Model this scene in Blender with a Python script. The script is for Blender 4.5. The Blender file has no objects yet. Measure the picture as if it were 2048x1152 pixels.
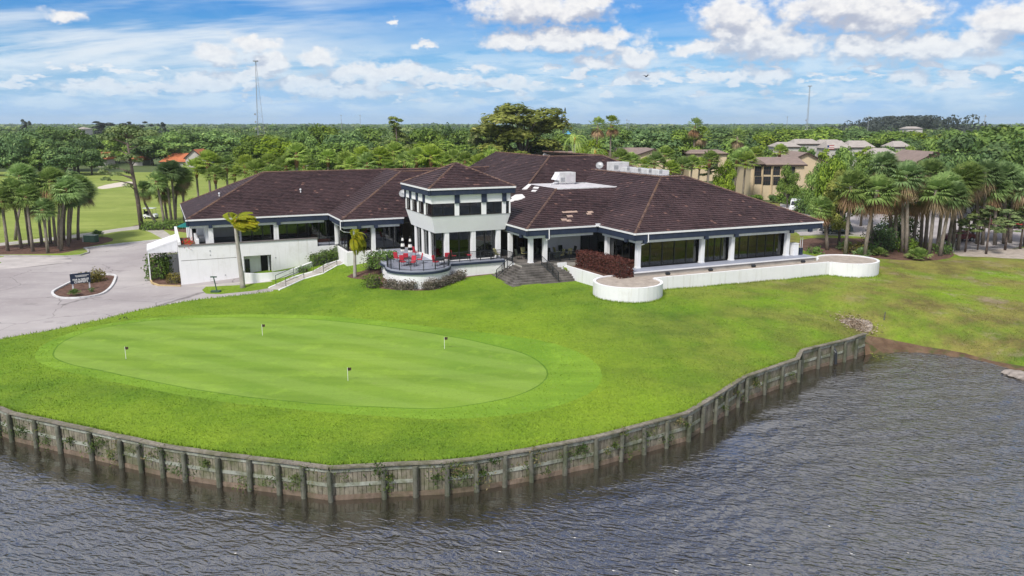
import bpy, bmesh, math, random
import numpy as np
from mathutils import Vector, Matrix
from mathutils.geometry import delaunay_2d_cdt

# ------------------------------------------------------------------ camera, sky, sun, exposure
scene = bpy.context.scene
FPX = 28 / 36 * 2048                       # focal length in photograph pixels
PITCH = math.atan((576 - 248) / FPX)
CAM_H = 16.0
cam_data = bpy.data.cameras.new('camera')
cam_data.lens = 28
cam_data.sensor_width = 36
cam_data.clip_start = 0.5
cam_data.clip_end = 30000
cam = bpy.data.objects.new('camera', cam_data)
scene.collection.objects.link(cam)
cam.location = (0, 0, CAM_H)
cam.rotation_euler = (math.pi / 2 - PITCH, 0, 0)
scene.camera = cam
scene.cycles.max_bounces = 6; scene.cycles.diffuse_bounces = 3; scene.cycles.glossy_bounces = 3; scene.cycles.transparent_max_bounces = 10; scene.cycles.volume_bounces = 1; scene.cycles.sample_clamp_indirect = 4; scene.cycles.sample_clamp_direct = 1.7

SUN_EL, SUN_AZ = math.radians(50), math.radians(-152)   # azimuth clockwise from +Y (view direction)
sun_dir = Vector((math.sin(SUN_AZ) * math.cos(SUN_EL), math.cos(SUN_AZ) * math.cos(SUN_EL), math.sin(SUN_EL)))
sd = bpy.data.lights.new('sun', 'SUN')
sd.energy = 3.0
sd.angle = math.radians(12)
sd.color = (1.0, 0.95, 0.88)
sun = bpy.data.objects.new('sun', sd)
scene.collection.objects.link(sun)
sun.rotation_euler = (-sun_dir).to_track_quat('-Z', 'Y').to_euler()

scene.view_settings.view_transform = 'Standard'
scene.view_settings.look = 'None'
scene.view_settings.exposure = 0.45
scene.view_settings.gamma = 1.0
scene.view_settings.use_curve_mapping = False

sp_, cp_ = math.sin(PITCH), math.cos(PITCH)
def ray(u, v):
    a = (u - 1024) / FPX; b = -(v - 576) / FPX
    return np.array([a, b * sp_ + cp_, b * cp_ - sp_])
def atz(u, v, z):
    d = ray(u, v); t = (z - CAM_H) / d[2]
    return np.array([0, 0, CAM_H]) + t * d
def aty(u, v, y):
    d = ray(u, v); t = y / d[1]
    return np.array([0, 0, CAM_H]) + t * d
def proj(x, y, z):
    z = z - CAM_H
    dep = y * cp_ - z * sp_
    return (1024 + FPX * x / dep, 576 - FPX * (y * sp_ + z * cp_) / dep)

class NT:
    "small helper around a node tree"
    def __init__(s, nt):
        s.nt = nt
    def n(s, t, ins=None, **kw):
        nd = s.nt.nodes.new(t)
        for k, v in kw.items():
            setattr(nd, k, v)
        for k, v in (ins or {}).items():
            s.set(nd, k, v)
        return nd
    def set(s, nd, k, v):
        sock = nd.inputs[k]
        if isinstance(v, bpy.types.NodeSocket):
            s.nt.links.new(v, sock)
        elif isinstance(v, bpy.types.Node):
            s.nt.links.new(v.outputs[0], sock)
        else:
            if hasattr(sock.default_value, '__len__') and len(sock.default_value) == 4 and hasattr(v, '__len__') and len(v) == 3:
                v = (*v, 1)
            sock.default_value = v
    def math(s, op, a, b=None, c=None, clamp=False):
        nd = s.nt.nodes.new('ShaderNodeMath'); nd.operation = op; nd.use_clamp = clamp
        for i, x in enumerate((a, b, c)):
            if x is not None: s.set(nd, i, x)
        return nd.outputs[0]
    def vmath(s, op, a, b=None, c=None):
        nd = s.nt.nodes.new('ShaderNodeVectorMath'); nd.operation = op
        for i, x in enumerate((a, b, c)):
            if x is not None: s.set(nd, i, x)
        return nd.outputs['Value'] if op in ('LENGTH', 'DOT_PRODUCT', 'DISTANCE') else nd.outputs[0]
    def noise(s, vec, scale, detail=4, rough=.5, dist=0, dims='3D', col=False):
        nd = s.n('ShaderNodeTexNoise', {'Scale': scale, 'Detail': detail, 'Roughness': rough, 'Distortion': dist}, noise_dimensions=dims)
        if vec is not None: s.set(nd, 'Vector', vec)
        return nd.outputs[1 if col else 0]
    def mr(s, v, a, b, c=0.0, d=1.0, smooth=False):
        nd = s.n('ShaderNodeMapRange', {0: v, 1: a, 2: b, 3: c, 4: d})
        if smooth: nd.interpolation_type = 'SMOOTHSTEP'
        return nd.outputs[0]
    def mix(s, f, a, b, mode='MIX'):
        nd = s.nt.nodes.new('ShaderNodeMix'); nd.data_type = 'RGBA'; nd.blend_type = mode
        s.set(nd, 0, f)
        for i, x in ((6, a), (7, b)): s.set(nd, i, x)
        return nd.outputs[2]
    def scalevec(s, vec, sc):
        nd = s.n('ShaderNodeVectorMath', {0: vec, 1: sc}, operation='MULTIPLY')
        return nd.outputs[0]

# ------------------------------------------------------------------ world: clear blue sky with fair-weather cumulus
world = bpy.data.worlds.new('World')
scene.world = world
world.use_nodes = True
world.cycles.sampling_method = "MANUAL"; world.cycles.sample_map_resolution = 512
world.node_tree.nodes.clear()
W = NT(world.node_tree)

def blob_angles(u, v, wu, wv):
    d = ray(u, v); d = d / np.linalg.norm(d)
    az = math.atan2(d[0], d[1]); el = math.asin(d[2])
    return az, el, wu / FPX, wv / FPX
CLOUDS = [(1465, 30, 75, 50), (1530, 92, 125, 34), (1500, 62, 90, 40), (1450, 70, 45, 16), (1690, 8, 150, 44), (1775, 32, 115, 42),
          (1830, 98, 175, 30), (1720, 90, 60, 24), (2020, 42, 75, 36), (1960, 78, 60, 30), (1070, 16, 160, 38), (1140, 80, 160, 26), (1030, 85, 70, 20),
          (1272, 112, 48, 19), (1190, 125, 50, 14), (437, 112, 42, 24), (513, 87, 58, 17), (548, 124, 36, 24), (640, 115, 37, 27),
          (848, 88, 24, 8), (782, 42, 13, 8), (966, 138, 28, 11), (770, 148, 120, 26), (880, 160, 70, 16), (1400, 100, 62, 15), (1545, 152, 46, 14),
          (1818, 154, 42, 16), (1985, 142, 32, 13), (1455, 152, 80, 14), (1900, 172, 40, 9), (420, 165, 90, 16), (250, 178, 150, 14),
          (600, 168, 90, 18), (1300, 150, 60, 13), (1020, 168, 90, 13), (700, 185, 130, 14), (130, 32, 34, 15), (1180, 0, 60, 20)]
grp = bpy.data.node_groups.new('cloud_density', 'ShaderNodeTree')
grp.interface.new_socket('Vector', in_out='INPUT', socket_type='NodeSocketVector')
grp.interface.new_socket('Density', in_out='OUTPUT', socket_type='NodeSocketFloat')
g = NT(grp)
gi = g.n('NodeGroupInput'); go = g.n('NodeGroupOutput')
vec = gi.outputs[0]
sx = g.n('ShaderNodeSeparateXYZ', {0: vec})
az = g.math('ARCTAN2', sx.outputs[0], sx.outputs[1])
el = g.math('ARCSINE', sx.outputs[2])
wv = g.noise(g.scalevec(vec, (38, 38, 60)), 1.0, 3, .55, col=True)
warp = g.vmath('SCALE', g.vmath('SUBTRACT', wv, (.5, .5, .5)))
warp.node.inputs['Scale'].default_value = 0.030
ae = g.vmath('ADD', g.n('ShaderNodeCombineXYZ', {0: az, 1: el}).outputs[0], warp)
best = None
for c in CLOUDS:
    a0, e0, wa, we = blob_angles(*c)
    q = g.vmath('MULTIPLY_ADD', ae, (1 / wa, 1 / we, 0), (-a0 / wa, -e0 / we, 0))
    L = g.vmath('LENGTH', q)
    best = L if best is None else g.math('MINIMUM', best, L)
placed = g.math('SUBTRACT', 1.0, best)
# the rest of the sky carries the same kind of broken cumulus
broad = g.mr(g.noise(g.scalevec(vec, (3.2, 3.2, 6.5)), 1.0, 3, .5), .34, .52, -1.2, .9)
front = g.math('MULTIPLY', g.mr(sx.outputs[1], .60, .80), g.mr(el, .19, .24, 1, 0))
shape = g.math('MAXIMUM', placed, g.math('SUBTRACT', broad, g.math('MULTIPLY', front, 3.0)))
# a low band of small distant cumulus above the horizon
lowband = g.math('MULTIPLY', g.mr(el, .004, .045, 0, 1, True), g.mr(el, .055, .085, 1, 0, True))
lown = g.mr(g.noise(g.scalevec(vec, (30, 30, 95)), 1.0, 4, .55), .42, .62, -.9, .65)
low = g.math('SUBTRACT', g.math('ADD', lown, g.math('MULTIPLY', lowband, 1.0)), 1.0)
shape = g.math('MAXIMUM', shape, low)
fb = g.noise(g.scalevec(vec, (52, 52, 80)), 1.0, 6, .56)
dens = g.math('ADD', g.math('MULTIPLY', shape, 1.15), g.math('MULTIPLY', g.math('SUBTRACT', fb, .46), 1.5))
grp.links.new(dens, go.inputs[0])

tc = W.n('ShaderNodeTexCoord')
dirv = tc.outputs['Generated']
sky = W.n('ShaderNodeTexSky', sky_type='NISHITA', sun_disc=False)
sky.sun_elevation = SUN_EL
sky.sun_rotation = SUN_AZ
sky.altitude = 10; sky.air_density = 1.0; sky.dust_density = 0.6; sky.ozone_density = 2.2
def cd(v):
    nd = W.n('ShaderNodeGroup', node_tree=grp)
    W.set(nd, 0, v)
    return nd.outputs[0]
d0 = cd(dirv)
d1 = cd(W.vmath('ADD', dirv, (-0.003, 0, 0.019)))
cover = W.mr(d0, -.10, .62, 0, 1, True)
lit0 = W.mr(W.math('SUBTRACT', d0, W.math('MULTIPLY', d1, .92)), -.42, .50, 0, 1, True)
lit = W.math('MULTIPLY', lit0, W.mr(W.noise(W.scalevec(dirv, (95, 95, 150)), 1.0, 3, .55), .30, .66, .70, 1.06), clamp=True)
sxw = W.n('ShaderNodeSeparateXYZ', {0: dirv})
elw = W.math('ARCSINE', sxw.outputs[2])
# high thin streaks
cz = W.math('ADD', W.math('MAXIMUM', sxw.outputs[2], 0.0), 0.05)
pl = W.n('ShaderNodeCombineXYZ', {0: W.math('DIVIDE', sxw.outputs[0], cz), 1: W.math('DIVIDE', sxw.outputs[1], cz), 2: 0.0})
rot = W.n('ShaderNodeVectorRotate', {'Vector': pl.outputs[0], 'Angle': 0.5}, rotation_type='Z_AXIS')
cir = W.noise(W.scalevec(rot.outputs[0], (.16, .55, 1)), 1.0, 5, .6, .6)
side = W.mr(W.math('ARCTAN2', sxw.outputs[0], sxw.outputs[1]), -.34, -.12, 1, .25, True)
cirm = W.math('MULTIPLY', W.math('MULTIPLY', W.mr(cir, .40, .60, 0, .90, True), side), W.mr(elw, .035, .08, 0, 1, True))
hzn = W.noise(W.scalevec(dirv, (6, 6, 30)), 1.0, 4, .55)
haz = W.math('MULTIPLY', W.mr(elw, 0.0, .115, .96, .0, True), W.mr(hzn, .3, .7, .85, 1.1), clamp=True)
soft = W.math('MULTIPLY', W.mr(W.noise(W.scalevec(dirv, (16, 16, 70)), 1.0, 5, .6, .3), .40, .64, 0, .75, True), W.math('MULTIPLY', W.mr(elw, .0, .03, .25, 1, True), W.mr(elw, .06, .105, 1, .12, True)))
SKY_K = 0.085
hs = W.n('ShaderNodeHueSaturation', {'Saturation': 1.45, 'Value': .86, 'Color': sky})
deep = W.mix(1.0, hs, (.42, .78, 1.20), 'MULTIPLY')
CW = 8.4
white = (CW, CW * .985, CW * .975)
grey = (CW * .50, CW * .54, CW * .66)
col = W.mix(haz, deep, (CW * .40, CW * .64, CW * .98))
col = W.mix(soft, col, (CW * .70, CW * .85, CW * .99))
col = W.mix(cirm, col, (CW * .84, CW * .91, CW * .98))
cc = W.mix(lit, grey, white)
far_f = W.mr(elw, .0, .11, .78, .0)
cc = W.mix(far_f, cc, (CW * .62, CW * .80, CW * .99))
col = W.mix(W.math('MULTIPLY', cover, W.mr(elw, 0, .06, .5, .97)), col, cc)
bg = W.n('ShaderNodeBackground', {'Color': col, 'Strength': SKY_K})
wo = W.n('ShaderNodeOutputWorld')
world.node_tree.links.new(bg.outputs[0], wo.inputs[0])

# ------------------------------------------------------------------ helpers
C = scene.collection
rng = np.random.default_rng(7)
random.seed(7)
def link(o, parent=None):
    C.objects.link(o)
    if parent is not None: o.parent = parent
    return o
def tag(o, label=None, cat=None, group=None, kind=None):
    if label: o['label'] = label
    if cat: o['category'] = cat
    if group: o['group'] = group
    if kind: o['kind'] = kind
    return o
def thing(name, label, cat, loc=(0, 0, 0), rz=0.0, group=None):
    o = bpy.data.objects.new(name, None)
    o.empty_display_size = .3
    o.location = loc; o.rotation_euler = (0, 0, rz)
    C.objects.link(o)
    return tag(o, label, cat, group)
def dup(root, loc=None, rz=None, label=None, scale=None):
    r = root.copy(); C.objects.link(r)
    if loc is not None: r.location = loc
    if rz is not None: r.rotation_euler[2] = rz
    if scale is not None: r.scale = scale
    if label: r['label'] = label
    for ch in root.children:
        c = ch.copy(); C.objects.link(c); c.parent = r
        for gc in ch.children:
            d = gc.copy(); C.objects.link(d); d.parent = c
    return r
ORD = ['first', 'second', 'third', 'fourth', 'fifth', 'sixth', 'seventh', 'eighth', 'ninth', 'tenth', 'eleventh', 'twelfth', 'thirteenth', 'fourteenth', 'fifteenth', 'sixteenth', 'seventeenth', 'eighteenth', 'nineteenth', 'twentieth', 'twenty-first', 'twenty-second', 'twenty-third', 'twenty-fourth', 'twenty-fifth', 'twenty-sixth', 'twenty-seventh', 'twenty-eighth', 'twenty-ninth', 'thirtieth', 'thirty-first', 'thirty-second', 'thirty-third']

class MB:
    "collects shapes, then builds ONE mesh object"
    def __init__(s): s.v = []; s.f = []; s.t = []
    def add(s, vs, fs, tint=None):
        n = len(s.v); s.v += [tuple(map(float, p)) for p in vs]; s.f += [tuple(i + n for i in f) for f in fs]
        if tint is not None: s.t += [tint] * len(fs)
        return s
    def box(s, x0, x1, y0, y1, z0, z1):
        v = [(x0, y0, z0), (x1, y0, z0), (x1, y1, z0), (x0, y1, z0), (x0, y0, z1), (x1, y0, z1), (x1, y1, z1), (x0, y1, z1)]
        return s.add(v, [(0, 3, 2, 1), (4, 5, 6, 7), (0, 1, 5, 4), (1, 2, 6, 5), (2, 3, 7, 6), (3, 0, 4, 7)])
    def obox(s, c, size, rz=0, rx=0, ry=0):
        M = Matrix.Translation(c) @ Matrix.Rotation(rz, 4, 'Z') @ Matrix.Rotation(ry, 4, 'Y') @ Matrix.Rotation(rx, 4, 'X')
        hx, hy, hz = [k / 2 for k in size]
        v = [M @ Vector((a * hx, b * hy, c_ * hz)) for c_ in (-1, 1) for a, b in ((-1, -1), (1, -1), (1, 1), (-1, 1))]
        return s.add(v, [(0, 3, 2, 1), (4, 5, 6, 7), (0, 1, 5, 4), (1, 2, 6, 5), (2, 3, 7, 6), (3, 0, 4, 7)])
    def prism(s, poly, z0, z1):
        n = len(poly)
        v = [(x, y, z0) for x, y in poly] + [(x, y, z1) for x, y in poly]
        return s.add(v, [tuple(range(n - 1, -1, -1)), tuple(range(n, 2 * n))] + [(i, (i + 1) % n, n + (i + 1) % n, n + i) for i in range(n)])
    def tube(s, pts, radii, n=8, caps=True):
        pts = [Vector(p) for p in pts]
        if not hasattr(radii, '__len__'): radii = [radii] * len(pts)
        vs = []; fs = []
        for i, p in enumerate(pts):
            d = (pts[min(i + 1, len(pts) - 1)] - pts[max(i - 1, 0)]).normalized()
            ref = Vector((0, 0, 1)) if abs(d.z) < .9 else Vector((1, 0, 0))
            x = d.cross(ref).normalized(); y = d.cross(x)
            for k in range(n):
                a = 2 * math.pi * k / n
                vs.append(p + (x * math.cos(a) + y * math.sin(a)) * radii[i])
        for i in range(len(pts) - 1):
            for k in range(n):
                fs.append((i * n + k, i * n + (k + 1) % n, (i + 1) * n + (k + 1) % n, (i + 1) * n + k))
        if caps:
            fs.append(tuple(range(n - 1, -1, -1))); m = (len(pts) - 1) * n; fs.append(tuple(range(m, m + n)))
        return s.add(vs, fs)
    def lathe(s, prof, c=(0, 0, 0), n=14):
        vs = []; fs = []
        for r, z in prof:
            for k in range(n):
                a = 2 * math.pi * k / n
                vs.append((c[0] + r * math.cos(a), c[1] + r * math.sin(a), c[2] + z))
        for i in range(len(prof) - 1):
            for k in range(n):
                fs.append((i * n + k, i * n + (k + 1) % n, (i + 1) * n + (k + 1) % n, (i + 1) * n + k))
        fs.append(tuple(range(n - 1, -1, -1))); m = (len(prof) - 1) * n; fs.append(tuple(range(m, m + n)))
        return s.add(vs, fs)
    def build(s, name, mat, parent=None, smooth=False, kind=None, bevel=0):
        me = bpy.data.meshes.new(name)
        me.from_pydata(s.v, [], s.f)
        if s.t and len(s.t) == len(s.f):
            at = me.attributes.new('tint', 'FLOAT', 'FACE'); at.data.foreach_set('value', s.t)
        me.materials.append(mat)
        if smooth:
            me.shade_smooth()
        o = bpy.data.objects.new(name, me)
        link(o, parent)
        if bevel:
            b = o.modifiers.new('b', 'BEVEL'); b.width = bevel; b.segments = 2; b.limit_method = 'ANGLE'
        if kind: o['kind'] = kind
        return o

def np_mesh(name, V, Q, mat, tint=None):
    "fast mesh from numpy arrays; Q is (n,4) or (n,3)"
    me = bpy.data.meshes.new(name)
    V = np.asarray(V, dtype=np.float32); Q = np.asarray(Q, dtype=np.int32)
    k = Q.shape[1]
    me.vertices.add(len(V)); me.vertices.foreach_set('co', V.ravel())
    me.loops.add(Q.size); me.loops.foreach_set('vertex_index', Q.ravel())
    me.polygons.add(len(Q)); me.polygons.foreach_set('loop_start', np.arange(0, Q.size, k, dtype=np.int32))
    me.update(calc_edges=True)
    if tint is not None:
        at = me.attributes.new('tint', 'FLOAT', 'FACE'); at.data.foreach_set('value', np.asarray(tint, dtype=np.float32))
    me.materials.append(mat)
    return me

# ------------------------------------------------------------------ materials (all procedural)
MATS = {}
def mat(name, build=None, base=(.5, .5, .5), rough=.7, spec=.3, metal=0.0):
    if name in MATS: return MATS[name]
    m = bpy.data.materials.new(name); m.use_nodes = True
    nt = m.node_tree; nt.nodes.clear(); N = NT(nt)
    out = N.n('ShaderNodeOutputMaterial')
    p = N.n('ShaderNodeBsdfPrincipled', {'Base Color': base, 'Roughness': rough, 'Specular IOR Level': spec, 'Metallic': metal})
    nt.links.new(p.outputs[0], out.inputs[0])
    N.out = out; N.p = p
    N.pos = N.n('ShaderNodeNewGeometry').outputs['Position']
    N.obj = N.n('ShaderNodeTexCoord').outputs['Object']
    if build: build(N)
    MATS[name] = m
    return m
def setbump(N, h, strength=.4, dist=.02):
    b = N.n('ShaderNodeBump', {'Strength': strength, 'Distance': dist, 'Height': h})
    N.set(N.p, 'Normal', b.outputs[0])
def worn(base, var=.25, scale=1.2, streak=None, bump=.15, grain=25):
    "paint or plaster with uneven tone and optional vertical streaks of dirt"
    def f(N):
        n1 = N.noise(N.pos, scale, 5, .6)
        d = tuple(c * (1 - var) for c in base)
        c = N.mix(N.mr(n1, .35, .7), base, d)
        if streak:
            n2 = N.noise(N.scalevec(N.pos, (3.2, 3.2, .22)), 1.0, 4, .6)
            c = N.mix(N.mr(n2, .52, .76, 0, .5, True), c, streak)
            c = N.mix(N.mr(N.noise(N.pos, .55, 5, .7), .52, .74, 0, .32, True), c, streak)
        N.set(N.p, 'Base Color', c)
        setbump(N, N.noise(N.pos, grain, 3), bump, .01)
    return f
def tinted(c0, c1, c2=None, obj_random=True, transl=0.0, rough=.6, spec=.2):
    "foliage: colour by per-leaf tint, slight shift per plant"
    def f(N):
        at = N.n('ShaderNodeAttribute', attribute_name='tint')
        c = N.mix(at.outputs['Fac'], c0, c1)
        if c2: c = N.mix(N.mr(at.outputs['Fac'], .86, 1.0, 0, .8), c, c2)
        if obj_random:
            r = N.n('ShaderNodeObjectInfo').outputs['Random']
            hsv = N.n('ShaderNodeHueSaturation', {'Hue': N.mr(r, 0, 1, .482, .512), 'Saturation': N.mr(r, 0, 1, 1.1, .85), 'Value': N.mr(N.math('FRACT', N.math('MULTIPLY', r, 7.31)), 0, 1, .72, 1.25), 'Color': c})
            c = hsv.outputs[0]
        N.set(N.p, 'Base Color', c); N.p.inputs['Roughness'].default_value = rough; N.p.inputs['Specular IOR Level'].default_value = spec
        if transl:
            t = N.n('ShaderNodeBsdfTranslucent', {'Color': c})
            mx = N.n('ShaderNodeMixShader', {0: transl})
            N.nt.links.new(N.p.outputs[0], mx.inputs[1]); N.nt.links.new(t.outputs[0], mx.inputs[2])
            N.nt.links.new(mx.outputs[0], N.out.inputs[0])
    return f

white_stucco = mat('white_stucco', worn((.81, .81, .82), .06, .8, (.56, .55, .50), .25, 18), rough=.85)
tower_stucco = mat('tower_white_stucco', worn((.84, .84, .85), .05, .8, None, .2, 18), rough=.85)
white_paint = mat('white_paint', worn((.78, .78, .80), .08, 2.0, None, .05), rough=.5)
white_wood = mat('white_wood', worn((.72, .73, .76), .12, 2.0, (.5, .5, .5), .1), rough=.6)
navy = mat('navy_paint', worn((.028, .040, .075), .3, 1.5, (.05, .06, .085), .05), rough=.55)
black_metal = mat('black_metal', worn((.018, .022, .028), .3, 3), rough=.45, spec=.5)
dark_frame = mat('dark_bronze_frame', base=(.012, .012, .013), rough=.35, spec=.5)
grey_metal = mat('grey_metal', worn((.40, .41, .42), .25, 3), rough=.5, metal=.4)
roof_white = mat('white_membrane', worn((.60, .58, .60), .28, .7, None, .1), rough=.8)
def glass_b(N):
    n = N.noise(N.pos, .35, 2)
    setbump(N, n, .05, .05)
    N.p.inputs['Base Color'].default_value = (.010, .012, .012, 1)
    tr = N.n('ShaderNodeBsdfTransparent', {'Color': (.42, .43, .42)})
    gl = N.n('ShaderNodeBsdfGlossy', {'Roughness': .02, 'Color': (.85, .88, .9)})
    fr = N.n('ShaderNodeFresnel', {'IOR': 1.5})
    fac = N.math('ADD', N.math('MULTIPLY', fr, 1.6), .01, clamp=True)
    mx = N.n('ShaderNodeMixShader', {0: fac})
    N.nt.links.new(tr.outputs[0], mx.inputs[1]); N.nt.links.new(gl.outputs[0], mx.inputs[2]); N.nt.links.new(mx.outputs[0], N.out.inputs[0])
glass = mat('tinted_glass', glass_b)
def tile_b(N):
    at = N.n('ShaderNodeAttribute', attribute_name='tint').outputs['Fac']
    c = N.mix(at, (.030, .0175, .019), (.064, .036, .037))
    n = N.noise(N.pos, .22, 5, .65)
    c = N.mix(N.mr(n, .42, .72, 0, .65), c, (.092, .056, .058))
    n2 = N.noise(N.scalevec(N.pos, (.9, .9, .9)), 1.0, 5, .7)
    c = N.mix(N.mr(n2, .56, .74, 0, .4), c, (.018, .014, .016))
    c = N.mix(N.mr(at, .982, .99, 0, .7), c, (.19, .105, .085))
    N.set(N.p, 'Base Color', c)
    setbump(N, N.noise(N.pos, 14, 3), .3, .02)
roof_tile = mat('brown_roof_tile', tile_b, rough=.60, spec=.25)
def ridge_b(N):
    at = N.n('ShaderNodeAttribute', attribute_name='tint').outputs['Fac']
    c = N.mix(at, (.075, .045, .038), (.17, .105, .085))
    c = N.mix(N.mr(N.noise(N.pos, .6, 4), .45, .65, 0, .6), c, (.20, .115, .07))
    N.set(N.p, 'Base Color', c)
ridge_tile = mat('ridge_tile', ridge_b, rough=.8)
def stone_b(N):
    n = N.noise(N.pos, 1.2, 6, .65)
    c = N.mix(N.mr(n, .35, .68), (.075, .068, .062), (.21, .19, .175))
    c = N.mix(N.mr(N.noise(N.pos, 6, 3), .55, .75, 0, .5), c, (.05, .046, .043))
    N.set(N.p, 'Base Color', c); setbump(N, N.noise(N.pos, 20, 3), .3, .02)
step_stone = mat('weathered_stone', stone_b, rough=.85)
deck_grey = mat('blue_grey_deck', worn((.30, .32, .39), .2, .7, None, .1), rough=.7)
coping = mat('grey_coping', worn((.17, .155, .15), .3, 1.5), rough=.8)
concrete = mat('concrete', worn((.46, .43, .39), .3, .8, None, .2), rough=.9)
def asphalt_b(N):
    n = N.noise(N.pos, .09, 4, .55)
    c = N.mix(N.mr(n, .35, .68), (0.312, 0.280, 0.280), (0.429, 0.397, 0.390))
    st = N.noise(N.scalevec(N.pos, (.035, .35, 1)), 1.0, 5, .6)
    c = N.mix(N.mr(st, .5, .72, 0, .55), c, (0.260, 0.240, 0.247))
    n3 = N.noise(N.pos, 1.4, 4, .6)
    c = N.mix(N.mr(n3, .56, .78, 0, .4), c, (0.520, 0.481, 0.455))
    c = N.mix(N.mr(N.noise(N.pos, .35, 5, .7), .60, .70, 0, .45), c, (.17, .155, .155))
    vo = N.n('ShaderNodeTexVoronoi', {'Vector': N.vmath('ADD', N.pos, N.vmath('MULTIPLY', N.noise(N.pos, .6, 3, col=True), (1.4, 1.4, 0))), 'Scale': .11}, feature='DISTANCE_TO_EDGE')
    c = N.mix(N.mr(vo.outputs[0], 0.0, .007, .75, 0), c, (.10, .09, .09))
    N.set(N.p, 'Base Color', c); setbump(N, N.noise(N.pos, 30, 2), .3, .01)
asphalt = mat('sunbleached_asphalt', asphalt_b, rough=.9)
def patch_b(N):
    c = N.mix(N.mr(N.noise(N.pos, .5, 4), .35, .7), (.50, .46, .44), (.38, .35, .34))
    N.set(N.p, 'Base Color', c)
pale_slab = mat('pale_concrete_slab', patch_b, rough=.9)
def mulch_b(N):
    n = N.noise(N.pos, 2.2, 6, .7)
    c = N.mix(N.mr(n, .35, .66), (.060, .030, .022), (.17, .095, .07))
    c = N.mix(N.mr(N.noise(N.pos, 9, 3), .56, .7, 0, .5), c, (.26, .18, .13))
    N.set(N.p, 'Base Color', c); setbump(N, N.noise(N.pos, 11, 4), .8, .05)
mulch = mat('bark_mulch', mulch_b, rough=.95)
def sand_b(N):
    n = N.noise(N.pos, 1.3, 6, .65)
    c = N.mix(N.mr(n, .35, .68), (.30, .255, .22), (.46, .40, .34))
    c = N.mix(N.mr(N.noise(N.pos, 3.5, 5, .7), .58, .72, 0, .7), c, (.13, .12, .06))
    N.set(N.p, 'Base Color', c); setbump(N, N.noise(N.pos, 12, 3), .4, .03)
sand = mat('sandy_bed', sand_b, rough=.95)
bunker_sand = mat('bunker_sand', worn((.62, .55, .47), .15, .3), rough=.95)
def grass_col(N):
    p = N.pos
    n1 = N.noise(p, .055, 4, .55)
    n2 = N.noise(p, .35, 5, .62)
    n3 = N.noise(p, 2.6, 4, .7)
    c = N.mix(N.mr(n1, .36, .64), (0.090, 0.191, 0.015), (0.184, 0.320, 0.020))
    c = N.mix(N.mr(n2, .40, .66, 0, .62), c, (0.230, 0.340, 0.028))
    c = N.mix(N.mr(N.noise(p, .8, 5, .7), .52, .72, 0, .45), c, (0.072, 0.153, 0.015))
    c = N.mix(N.mr(N.noise(p, .028, 3, .5), .40, .62, 0, .55), c, (0.266, 0.383, 0.025))
    c = N.mix(N.mr(N.noise(N.scalevec(p, (.07, .20, 1)), 1.0, 5, .65), .50, .70, 0, .42), c, (0.066, 0.144, 0.014))
    # drier, browner turf toward the right-hand slope and scattered thin spots
    sx = N.n('ShaderNodeSeparateXYZ', {0: p})
    dry = N.math('MULTIPLY', N.mr(sx.outputs[0], 4, 38, 0.06, 1), N.mr(N.noise(p, .13, 5, .62), .36, .56))
    c = N.mix(N.math('MULTIPLY', dry, .9), c, N.mix(N.mr(n2, .4, .6), (0.168, 0.124, 0.052), (0.276, 0.239, 0.069)))
    sandy = N.math('MULTIPLY', N.mr(sx.outputs[0], 18, 45), N.mr(N.noise(p, .22, 5, .7), .55, .70))
    c = N.mix(N.math('MULTIPLY', sandy, .75), c, (0.369, 0.277, 0.208))
    c = N.mix(N.mr(n3, .42, .75, 0, .38), c, (0.072, 0.129, 0.017))
    return c, n2
def grass_b(N):
    c, n2 = grass_col(N); p = N.pos
    N.set(N.p, 'Base Color', c)
    setbump(N, N.math('ADD', N.noise(p, 5, 4, .75), N.math('MULTIPLY', n2, 1.5)), 1.0, .16)
def blade_b(N):
    c, n2 = grass_col(N)
    at = N.n('ShaderNodeAttribute', attribute_name='tint').outputs['Fac']
    c = N.mix(N.mr(at, 0, 1, 0, .30), c, (.30, .42, .05))
    N.set(N.p, 'Base Color', c)
blade = mat('grass_blade', blade_b, rough=.8, spec=.15)
grass = mat('lawn_grass', grass_b, rough=.85, spec=.15)
def green_b(base, lt, stripes=False):
    def f(N):
        p = N.pos
        c = N.mix(N.mr(N.noise(p, .09, 4, .5), .35, .65), base, lt)
        st = N.noise(N.scalevec(p, (.05, .55, 1)), 1.0, 3, .6)
        c = N.mix(N.mr(st, .42, .66, 0, .6), c, tuple(k * .74 for k in base))
        if stripes:      # mower passes
            sv = N.n('ShaderNodeVectorRotate', {'Vector': p, 'Angle': .5}, rotation_type='Z_AXIS')
            sxx = N.n('ShaderNodeSeparateXYZ', {0: N.vmath('ADD', sv.outputs[0], N.vmath('MULTIPLY', N.noise(p, .15, 2, col=True), (1.2, 1.2, 0)))})
            w_ = N.math('SINE', N.math('MULTIPLY', sxx.outputs[1], 2 * math.pi / 3.6))
            c = N.mix(N.mr(w_, -.5, .5, 0, .20, True), c, (.30, .42, .10))
        c = N.mix(N.mr(N.noise(p, .45, 5, .7), .54, .72, 0, .5), c, tuple(k * 1.28 for k in lt))
        c = N.mix(N.mr(N.noise(p, 1.5, 5, .75), .58, .74, 0, .45), c, (.24, .27, .09))
        c = N.mix(N.mr(N.noise(p, 5, 3, .7), .5, .8, 0, .4), c, tuple(k * .6 for k in base))
        N.set(N.p, 'Base Color', c); setbump(N, N.noise(p, 8, 3, .7), .5, .04)
    return f
putting = mat('putting_green_turf', green_b((.158, .272, .036), (.212, .325, .042), True), rough=.9, spec=.1)
collar_m = mat('collar_turf', green_b((.145, .270, .026), (.215, .345, .036)), rough=.9, spec=.1)
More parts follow.
